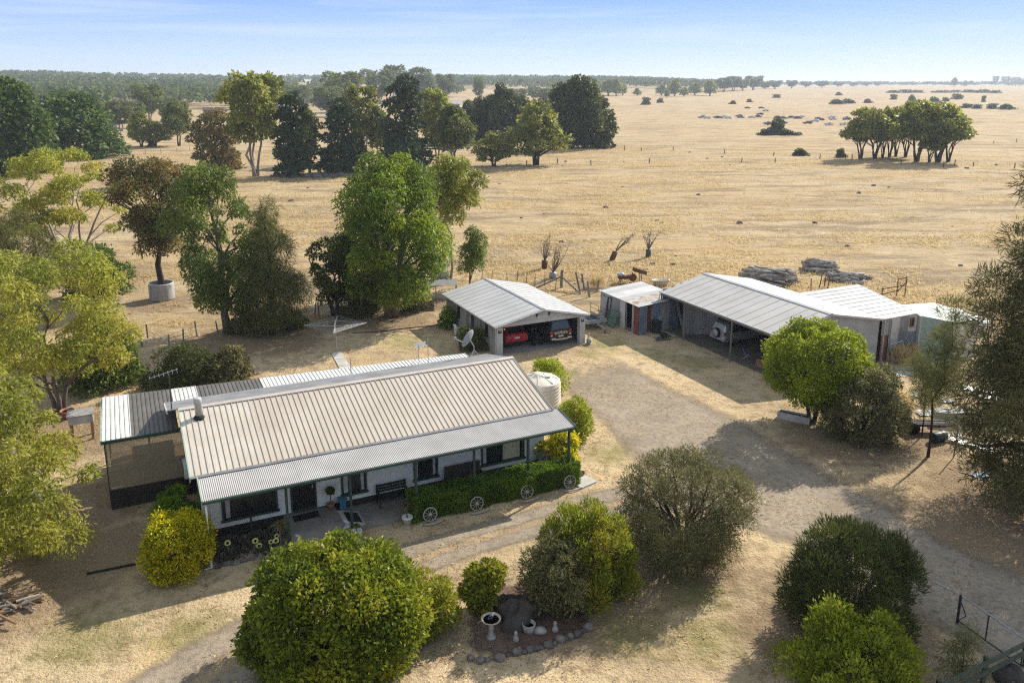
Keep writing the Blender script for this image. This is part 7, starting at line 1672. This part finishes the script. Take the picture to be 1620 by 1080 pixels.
def log_mesh(seed):
    rr = random.Random(seed); m = MB(); m.tube([(-1, rr.gauss(0, .04), 0), (-0.3, rr.gauss(0, .05), 0.02), (0.4, rr.gauss(0, .05), 0), (1, rr.gauss(0, .04), 0.01)], [0.085, 0.095, 0.085, 0.065], 7); return m.mesh('log', LOGM, True)
LOGS = [log_mesh(k) for k in range(5)]
def woodpile(px, py, lab, ln, wd, hgt, rz, n, seed):
    rr = random.Random(seed); x, y = G(px, py); t = thing('wood_pile', lab, 'wood pile', (x, y, 0), rz)
    for k in range(n):
        f = rr.random(); z = 0.08 + (hgt - 0.1) * f; yy = rr.uniform(-1, 1) * wd / 2 * (1 - 0.75 * f); xx = rr.uniform(-1, 1) * ln * 0.28 * (1 - 0.4 * f)
        L2 = ln * rr.uniform(0.18, 0.36)
        link('log', LOGS[k % 5], t, (xx, yy, z), (rr.uniform(0, 6), rr.gauss(0, 0.1), rr.gauss(0, 0.3)), (L2, rr.uniform(0.8, 2.0), rr.uniform(0.8, 1.9)))
woodpile(1216, 446, 'long pile of grey cut logs directly behind the carport roof', 5.2, 3.4, 1.25, -0.45, 130, 1)
woodpile(1296, 429, 'loose mound of grey logs farthest out in the grass', 3.8, 2.2, 1.1, -0.5, 80, 2)
woodpile(1340, 444, 'low pile of grey logs behind the far shed roof', 3.6, 2.2, 0.75, -0.35, 70, 3)
fence('old_gate_posts', 'rusty posts standing between the log piles and far shed', [(1283, 460), (1296, 455), (1303, 456), (1309, 457)], 1.2, 0, RUSTY, 0.05, 9, 'posts', 0.12)
x, y = G(1418, 470); t = thing('rusty_stand', 'rusty tubular frame standing behind the far shed', 'frame', (x, y, 0), 0.1)
for p, q in (((-1.4, 0, 0), (-1.4, 0, 0.9)), ((0, 0, 0), (0, 0, 1.7)), ((0.8, 0, 0), (0.8, 0, 1.9)), ((-1.4, 0, 0.8), (0.8, 0, 1.1)), ((0, 0, 1.7), (0.8, 0, 1.8)), ((0, 0, 0.5), (0.8, 0, 1.4)), ((-1.4, 0, 0.3), (0, 0, 0.6))):
    m = MB(); m.tube([p, q], 0.045, 5); m.build('bar', RUSTY, t)
# planter trough
x, y = G(1256, 664); t = thing('planter_trough', 'long cement planter trough under the round green tree', 'planter', (x, y, 0), -0.55)
for args in ((-0.9, 0.9, -0.3, -0.24, 0, 0.4), (-0.9, 0.9, 0.24, 0.3, 0, 0.4), (-0.9, -0.84, -0.239, 0.239, 0, 0.399), (0.84, 0.9, -0.239, 0.239, 0, 0.399)):
    m = MB(); m.box(*args); m.build('side', CONC_L, t)
m = MB(); m.box(-0.839, 0.839, -0.238, 0.238, 0.02, 0.3); m.build('soil', TIMBER_D, t)
# junk under the sheoaks
x, y = G(1505, 668); t = thing('chest_freezer', 'white chest freezer dumped on the grass near the sheoaks', 'freezer', (x, y, 0), -0.25)
m = MB(); m.box(-0.95, 0.95, -0.4, 0.4, 0.02, 0.62); m.build('body', GREENROOF, t)
m = MB(); m.box(-0.98, 0.98, -0.43, 0.43, 0.625, 0.72); m.build('lid', GCONC, t)
m = MB(); m.box(-0.1, 0.1, -0.46, -0.432, 0.63, 0.68); m.build('handle', STEEL, t)
rr = random.Random(8)
for k, (px, py, sx, sy, mt, lab) in enumerate(((1505, 692, .6, .28, ZINC_WALL, 'bent iron sheet lying just below the chest freezer'), (1535, 705, 1.2, .2, ZINC, 'narrow grey iron strip running from freezer toward the tyres'), (1545, 618, 1.0, .3, ZINC, 'pale iron sheet lying below the green lean-to'), (1575, 632, .9, .3, ZINC, 'dull iron sheet lying past the green lean-to corner'), (1498, 636, .4, .25, ZINC_WALL, 'crumpled iron sheet behind the chest freezer'), (1470, 655, .7, .35, ZINC_B, 'folded pale sheet beside the thin sheoak sapling'), (1435, 625, .6, .3, CONC_L, 'grey slab lying behind the dark twiggy shrub'))):
    x, y = G(px, py); t = thing('scrap_sheet', lab, 'sheet', (x, y, 0.02), rr.uniform(-0.8, 0.1)); t.rotation_euler = (rr.uniform(0.02, 0.1), rr.uniform(-0.06, 0.06), rr.uniform(-0.8, 0.0))
    m = MB(); n = 8
    for i in range(n): u0, u1 = -sx + 2 * sx * i / n, -sx + 2 * sx * (i + 1) / n; m.add([(u0, -sy, 0.08 + 0.03 * math.sin(i * 1.7)), (u1, -sy, 0.08 + 0.03 * math.sin(i * 1.7 + 1.7)), (u1, sy, 0.10 + 0.03 * math.sin(i * 1.3 + 1.3)), (u0, sy, 0.10 + 0.03 * math.sin(i * 1.3))], [(0, 1, 2, 3)])
    m.build('sheet', mt, t)
    m = MB(); m.beam((-sx * 0.9, 0, 0.03), (sx * 0.9, 0.02, 0.03), 0.05, 0.05); m.build('bearer', TIMBER, t)
x, y = G(1466, 682); t = thing('log_trailer', 'old timber frame trailer loaded with poles below the thin sheoak', 'trailer', (x, y, 0), -0.1)
for k in range(5):
    m = MB(); m.tube([(-1.3 + 0.1 * k, -0.35 + 0.17 * k, 0.5), (1.2 - 0.08 * k, -0.3 + 0.17 * k, 0.52 + 0.05 * (k % 2))], 0.07, 7); m.build('pole', TIMBER, t)
for sg in (-1, 1):
    m = MB(); m.lathe([(0.1, -0.08), (0.33, -0.07), (0.33, 0.07), (0.1, 0.08)], 16, (-0.9, sg * 0.5, 0.33), 0, 'y'); m.build('wheel', RUBBER, t, True)
m = MB(); m.beam((-1.1, 0, 0.4), (0.9, 0, 0.4), 0.5, 0.08); m.build('frame', RUSTY, t)
x, y = G(1484, 698); t = thing('dark_drum', 'dark green drum lying in shade under the thin sheoak', 'drum', (x, y, 0), 0.4); m = MB(); m.lathe([(0.27, -0.42), (0.28, -0.4), (0.28, 0.4), (0.27, 0.42)], 18, (0, 0, 0.28), 0, 'x'); m.build('barrel', BIN, t, True); m = MB(); m.lathe([(0.29, -0.02), (0.295, 0), (0.29, 0.02)], 18, (0.14, 0, 0.28), 0, 'x'); m.build('hoop', STEEL_D, t)
for k, (px, py, z) in enumerate(((1570, 738, 0.0), (1573, 738, 0.21))):
    x, y = G(px, py); t = thing('dumped_tyre', ('bottom' if k == 0 else 'top') + ' tyre of the pair stacked under the tall sheoak', 'tyre', (x, y, z), 0)
    m = MB(); m.lathe([(0.24, 0.01), (0.36, 0.0), (0.42, 0.05), (0.42, 0.16), (0.36, 0.21), (0.24, 0.2)], 26)
    m.f = [f for f in m.f if len(f) == 4]; m.mi = [0] * len(m.f); m.build('tread', RUBBER, t, True)
    m = MB(); m.lathe([(0.24, 0.2), (0.3, 0.12), (0.24, 0.01)], 26); m.f = [f for f in m.f if len(f) == 4]; m.mi = [0] * len(m.f); m.build('inner_wall', RUBBER, t, True)
x, y = G(1556, 752); t = thing('blue_tarpaulin', 'torn scrap of blue tarpaulin near the stacked tyres', 'tarpaulin', (x, y, 0.0), 0.2)
m = MB(); n = 10
for i in range(n):
    for j in range(5):
        u0, u1, v0, v1 = -0.6 + 0.12 * i, -0.48 + 0.12 * i, -0.25 + 0.1 * j, -0.15 + 0.1 * j; zf = lambda u, v: 0.05 + 0.04 * math.sin(u * 9 + v * 5) * math.cos(v * 11)
        if (i * 3 + j) % 7: m.add([(u0, v0, zf(u0, v0)), (u1, v0, zf(u1, v0)), (u1, v1, zf(u1, v1)), (u0, v1, zf(u0, v1))], [(0, 1, 2, 3)])
m.build('cloth', mat('faded_blue_tarp', (0.30, 0.42, 0.50), (0.22, 0.33, 0.42), 5, 0.7), t)
m = MB(); m.beam((-0.5, 0.2, 0.03), (0.5, 0.24, 0.03), 0.05, 0.05); m.build('batten', TIMBER, t)
x, y = G(1508, 724); t = thing('star_picket', 'single rusty steel post standing among the junk', 'post', (x, y, 0)); m = MB(); m.tube([(0, 0, -0.1), (0.06, 0, 1.6)], 0.03, 5); m.build('shaft', RUSTY, t); m = MB(); m.lathe([(0.05, 0), (0.05, 0.05)], 6, (0.06, 0, 1.58)); m.build('cap', RUSTY, t)
# wire gate and green rails at the entry
ga = Vector((*G(1514, 985), 0)); gb_ = Vector((*G(1624, 1012, 1.12), 0))
t = thing('wire_gate', 'tubular wire gate with thin top rail beside the gravel drive', 'gate', tuple(ga))
dv = gb_ - ga; tops = [(0, 0, 1.12), (dv.x, dv.y, 1.12)]
m = MB(); m.tube([(0, 0, -0.05), (0, 0, 1.15)], 0.05, 7); m.build('post', STEEL_D, t)
m = MB(); bk = Vector((*G(1478, 920, 1.12), 1.12)) - ga; m.tube([tuple(bk), tops[0], tops[1]], 0.03, 6); m.build('top_rail', STEEL, t)
m = MB(); m.tube([(0, 0, 0.12), (dv.x, dv.y, 0.12)], 0.025, 6); m.build('bottom_rail', STEEL_D, t)
m = MB(); m.tube([(0, 0, 0.95), (dv.x * 0.12, dv.y * 0.12, 0.5), (0.02, 0, 0.1)], 0.025, 5); m.build('brace', STEEL_D, t)
for f in (0.45, 0.98):
    m = MB(); m.tube([(dv.x * f, dv.y * f, 0.1), (dv.x * f, dv.y * f, 1.12)], 0.025, 5); m.build('upright', STEEL_D, t)
for k in range(5):
    m = MB(); zz = 0.28 + 0.16 * k; m.tube([(0, 0, zz), (dv.x, dv.y, zz)], 0.005, 3); m.build('wire', STEEL, t)
ra, rb2 = Vector((*G(1480, 1086, 1.15), 0)), Vector((*G(1640, 1006, 1.15), 0)); dv = rb2 - ra
t = thing('green_rail_fence', 'dark green timber rail fence at the property entry', 'fence', tuple(ra))
for zz in (1.08, 0.72):
    m = MB(); m.beam((0, 0, zz), (dv.x, dv.y, zz), 0.07, 0.15); m.build('rail', mat('weathered_green_rail', (0.075, 0.095, 0.062), (0.05, 0.066, 0.044), 5, 0.8, 0, 0.15, 50), t)
for f in (0.05, 0.5, 0.95):
    m = MB(); m.box(dv.x * f - 0.06, dv.x * f + 0.06, dv.y * f + 0.05, dv.y * f + 0.17, 0, 1.22); m.build('post', _mats['weathered_green_rail'], t)
x, y = G(1596, 1078); t = thing('black_boulder', 'black boulder lying below the green rail fence', 'boulder', (x, y, 0)); m = MB(); m.blob((0, 0, 0.18), (0.5, 0.4, 0.4), 12, 18, 0.12); m.build('rock', BOULDER, t, True); m = MB(); m.blob((0.5, -0.1, 0.08), (0.18, 0.15, 0.14), 13, 10, 0.12); m.build('small_rock', BOULDER, t, True)
# branch heap, planter and box by the gum trees
x, y = G(6, 970); t = thing('branch_heap', 'heap of old stumps, branches and stones under the large olive gum', 'wood heap', (x, y, 0)); t.scale = (0.75, 0.75, 0.75)
rr = random.Random(21)
for k in range(22):
    a = rr.uniform(-0.6, 0.9); c_ = Vector((rr.uniform(-1.6, 1.3), rr.uniform(-1.2, 1.2), rr.uniform(0.06, 0.35))); L2 = rr.uniform(0.25, 0.9)
    m = MB(); d_ = Vector((math.cos(a), math.sin(a), rr.gauss(0, 0.2))) * L2; m.tube([c_ - d_, c_, c_ + d_], [0.07 * rr.uniform(.5, 1.3), 0.08, 0.05], 6); m.build('branch', TIMBER_W if k % 4 == 0 else (LOGM if k % 2 else DEADWOOD), t)
for k in range(8):
    m = MB(); m.blob((rr.uniform(-1.5, 1.3), rr.uniform(-1.1, 1.1), 0.12), (0.25, 0.2, 0.17), k, 9, 0.2); m.build('stone', STONE if k % 2 else STATUE, t)
x, y = G(108, 661); t = thing('terracotta_planter', 'small terracotta pot by the forked gum trunk', 'pot', (x, y, 0)); m = MB(); m.lathe([(0.28, 0), (0.38, 0.4), (0.42, 0.42), (0.42, 0.5), (0.36, 0.5), (0.34, 0.38), (0.02, 0.36)], 16); m.build('pot', TERRA, t, True); m = MB(); m.lathe([(0.005, 0.4), (0.34, 0.4)], 14); m.build('soil', TIMBER_D, t)
x, y = G(132, 692); t = thing('tank_stand_box', 'grey lidded metal box on a timber stand outside the screened porch', 'box', (x, y, 0), ROT)
m = MB(); m.box(-0.6, 0.6, -0.5, 0.5, 1.0, 1.45); m.build('box', ZINC_WALL, t)
m = MB(); m.box(-0.65, 0.65, -0.55, 0.55, 1.452, 1.5); m.build('lid', ZINC_WALL, t)
for u in (-0.5, 0.5):
    for v in (-0.4, 0.4):
        m = MB(); m.box(u - 0.06, u + 0.06, v - 0.06, v + 0.06, 0, 1.0); m.build('leg', TIMBER_W, t)
# timber frame, stone heap, far buildings
qa, qb = gpt(648, 262), gpt(718, 266); t = thing('goalpost_structure', 'tall timber goalpost-like frame standing by the biggest pine', 'frame', qa)
dv = (qb[0] - qa[0], qb[1] - qa[1])
for f in (0, 0.96, 1.0):
    m = MB(); m.beam((dv[0] * f, dv[1] * f, 0), (dv[0] * f, dv[1] * f, 4.0), 0.25, 0.25); m.build('post', TIMBER, t)
m = MB(); m.beam((0, 0, 4.1), (dv[0], dv[1], 4.1), 0.3, 0.3); m.build('beam', TIMBER, t)
q0 = gpt(490, 280); t = thing('stone_heap', 'row of grey field stones heaped under the pines', 'stone heap', q0)
for k in range(34):
    q = gpt(432 + k * 3.5 + rr.uniform(-3, 3), 279.5 + rr.uniform(-2.5, 2)); s_ = rr.uniform(0.3, 0.75)
    m = MB(); m.blob((q[0] - q0[0], q[1] - q0[1], q[2] - q0[2] + s_ * 0.35), (s_ * 1.2, s_, s_ * 0.75), k, 8, 0.2); m.build('stone', STONE, t)
q0 = gpt(1238, 214); t = thing('rubble_heap', 'dark rubble heap with bush out on the open paddock', 'rubble heap', q0)
for k in range(16):
    s_ = rr.uniform(0.5, 1.1); m = MB(); m.blob((rr.gauss(0, 3.4), rr.gauss(0, 1.5), s_ * 0.3), (s_ * 1.3, s_, s_ * 0.7), k, 8, 0.2); m.build('rock', BOULDER, t)
def far_house(px, py, lab, w_, d_, h_, rh, wm, rm_, rz):
    q = gpt(px, py); t = thing('distant_house', lab, 'house', q, rz)
    m = MB(); m.box(-w_ / 2, w_ / 2, -d_ / 2, d_ / 2, 0, h_); m.build('wall', wm, t)
    m = MB(); m.prism([(-d_ / 2 - 0.6, h_ - 0.1), (d_ / 2 + 0.6, h_ - 0.1), (0, h_ + rh)], 'x', -w_ / 2 - 0.6, w_ / 2 + 0.6); m.build('roof', rm_, t)
    for k in range(3):
        m = MB(); u = -w_ / 3 + k * w_ / 3; m.box(u - 0.8, u + 0.8, -d_ / 2 - 0.04, -d_ / 2 - 0.005, 1.0, 2.2); m.build('window', GLASS, t)
    m = MB(); m.box(-w_ / 6 - 0.5, -w_ / 6 + 0.5, -d_ / 2 - 0.05, -d_ / 2 - 0.006, 0, 2.1); m.build('door', TIMBER_D, t)
BRN = mat('brown_brick', (0.17, 0.10, 0.075), (0.13, 0.08, 0.06), 1, 0.9); BRT = mat('brown_tile_roof', (0.11, 0.075, 0.06), (0.08, 0.055, 0.045), 1, 0.9)
far_house(340, 184, 'low brown house half hidden behind the bronze tree', 10, 7, 3.4, 1.4, BRN, BRT, 0.1)
far_house(440, 174, 'long low building with pale iron roof beyond the pines', 24, 10, 3.0, 2.0, CONC_L, ZINC_B, 0.1)
far_house(500, 163, 'pale-roofed shed glimpsed between distant trees', 20, 12, 4, 2.4, CONC_L, ZINC_B, 0.2)
far_house(700, 172, 'pale iron-roofed shed glimpsed behind the tall leafy gum', 26, 10, 3.5, 1.6, CONC_L, ZINC_B, -0.1)
# wrecked cars dumped on the paddock
wst = [(0.0, 0.45, 0.9, 0.95, 0.74, 0.8, 0.7), (0.2, 0.35, 0.92, 1.0, 0.8, 0.85, 0.68), (0.9, 0.32, 0.92, 1.38, 0.8, 0.85, 0.58), (2.2, 0.32, 0.92, 1.4, 0.8, 0.85, 0.58), (3.0, 0.32, 0.9, 0.98, 0.8, 0.85, 0.66), (4.2, 0.4, 0.8, 0.86, 0.76, 0.8, 0.62)]
wm_ = [mat('wreck_white', (0.60, 0.60, 0.57), (0.45, 0.43, 0.40), 1.5, 0.7), mat('wreck_dark', (0.06, 0.06, 0.065), (0.10, 0.08, 0.07), 1.5, 0.7), mat('wreck_rust', (0.17, 0.10, 0.07), (0.11, 0.07, 0.055), 1.5, 0.9), mat('wreck_blue', (0.16, 0.20, 0.24), (0.11, 0.13, 0.16), 1.5, 0.6)]
wp = []
wname = ['white', 'dark', 'rusty', 'grey-blue']
for k, m_ in enumerate(wm_):
    t, P_ = car('car_wreck', 'wreck', wst, m_, (0, 0, 0), 0, (0.8, 3.3), 0.28, 0.7)
    P_('side_window', [(1.0, -0.84, 0.97), (1.2, -0.6, 1.3), (2.1, -0.6, 1.32), (2.7, -0.84, 0.97)], GLASS); P_('windscreen', [(2.25, -0.5, 1.36), (2.25, 0.5, 1.36), (2.95, 0.6, 1.02), (2.95, -0.6, 1.02)], GLASS)
    wp.append([t, False])
rr = random.Random(31)
wr = [(1222, 197, 3), (1212, 198, 1), (1228, 196.5, 1), (1232, 195.5, 3), (1108, 186, 0), (1116, 187, 3), (1124, 188, 0), (1132, 187.5, 1), (1140, 187, 3), (1149, 186, 0), (1158, 188, 0), (1166, 187, 3), (1175, 185, 2), (1184, 187, 0), (1195, 186, 2), (1208, 182, 1), (1226, 187, 1), (1234, 188, 3), (1248, 187, 1), (1256, 188, 1), (1266, 187.5, 3), (1284, 196, 2), (1296, 193, 0), (1304, 191, 2), (1312, 190, 0), (1306, 198.5, 0), (1330, 198.5, 0), (1322, 187, 0), (1334, 188, 0), (1345, 190, 2), (1382, 192, 0), (1392, 193, 1), (1402, 192, 3), (1290, 189, 3), (1272, 186, 0), (1178, 172, 1), (1200, 172, 2), (1216, 176, 0)]
for px, py, k in wr:
    x, y, z = gpt(px, py); t, used = wp[k]; a = rr.uniform(-0.5, 0.5) + (math.pi if rr.random() < 0.5 else 0)
    if used: o = dup(t, (x, y, z - 0.05), a)
    else: o = t; o.location = (x, y, z - 0.05); o.rotation_euler = (0, 0, a); wp[k][1] = True
    tag(o, wname[k] + ' wrecked car dumped out on the open paddock', 'car', wname[k] + ' wrecks on the paddock')

# ------------------------------------------------------------------ the air between here and the hills
hzb = MB(); hzb.box(-7000, 7000, -400, 7500, -4, 62)
hm = bpy.data.materials.new('haze'); hm.use_nodes = True
hn = hm.node_tree.nodes; hn.remove(hn['Principled BSDF'])
pv = hn.new('ShaderNodeVolumePrincipled'); pv.inputs['Color'].default_value = (0.80, 0.88, 1.0, 1); pv.inputs['Density'].default_value = 0.00019; pv.inputs['Anisotropy'].default_value = 0.2
hm.node_tree.links.new(pv.outputs[0], hn['Material Output'].inputs['Volume'])
ho = hzb.build('haze', hm); ho['kind'] = 'stuff'
for t_ in list(bpy.data.objects):
    if '_k' in t_.keys(): del t_['_k']
bpy.context.view_layer.update()
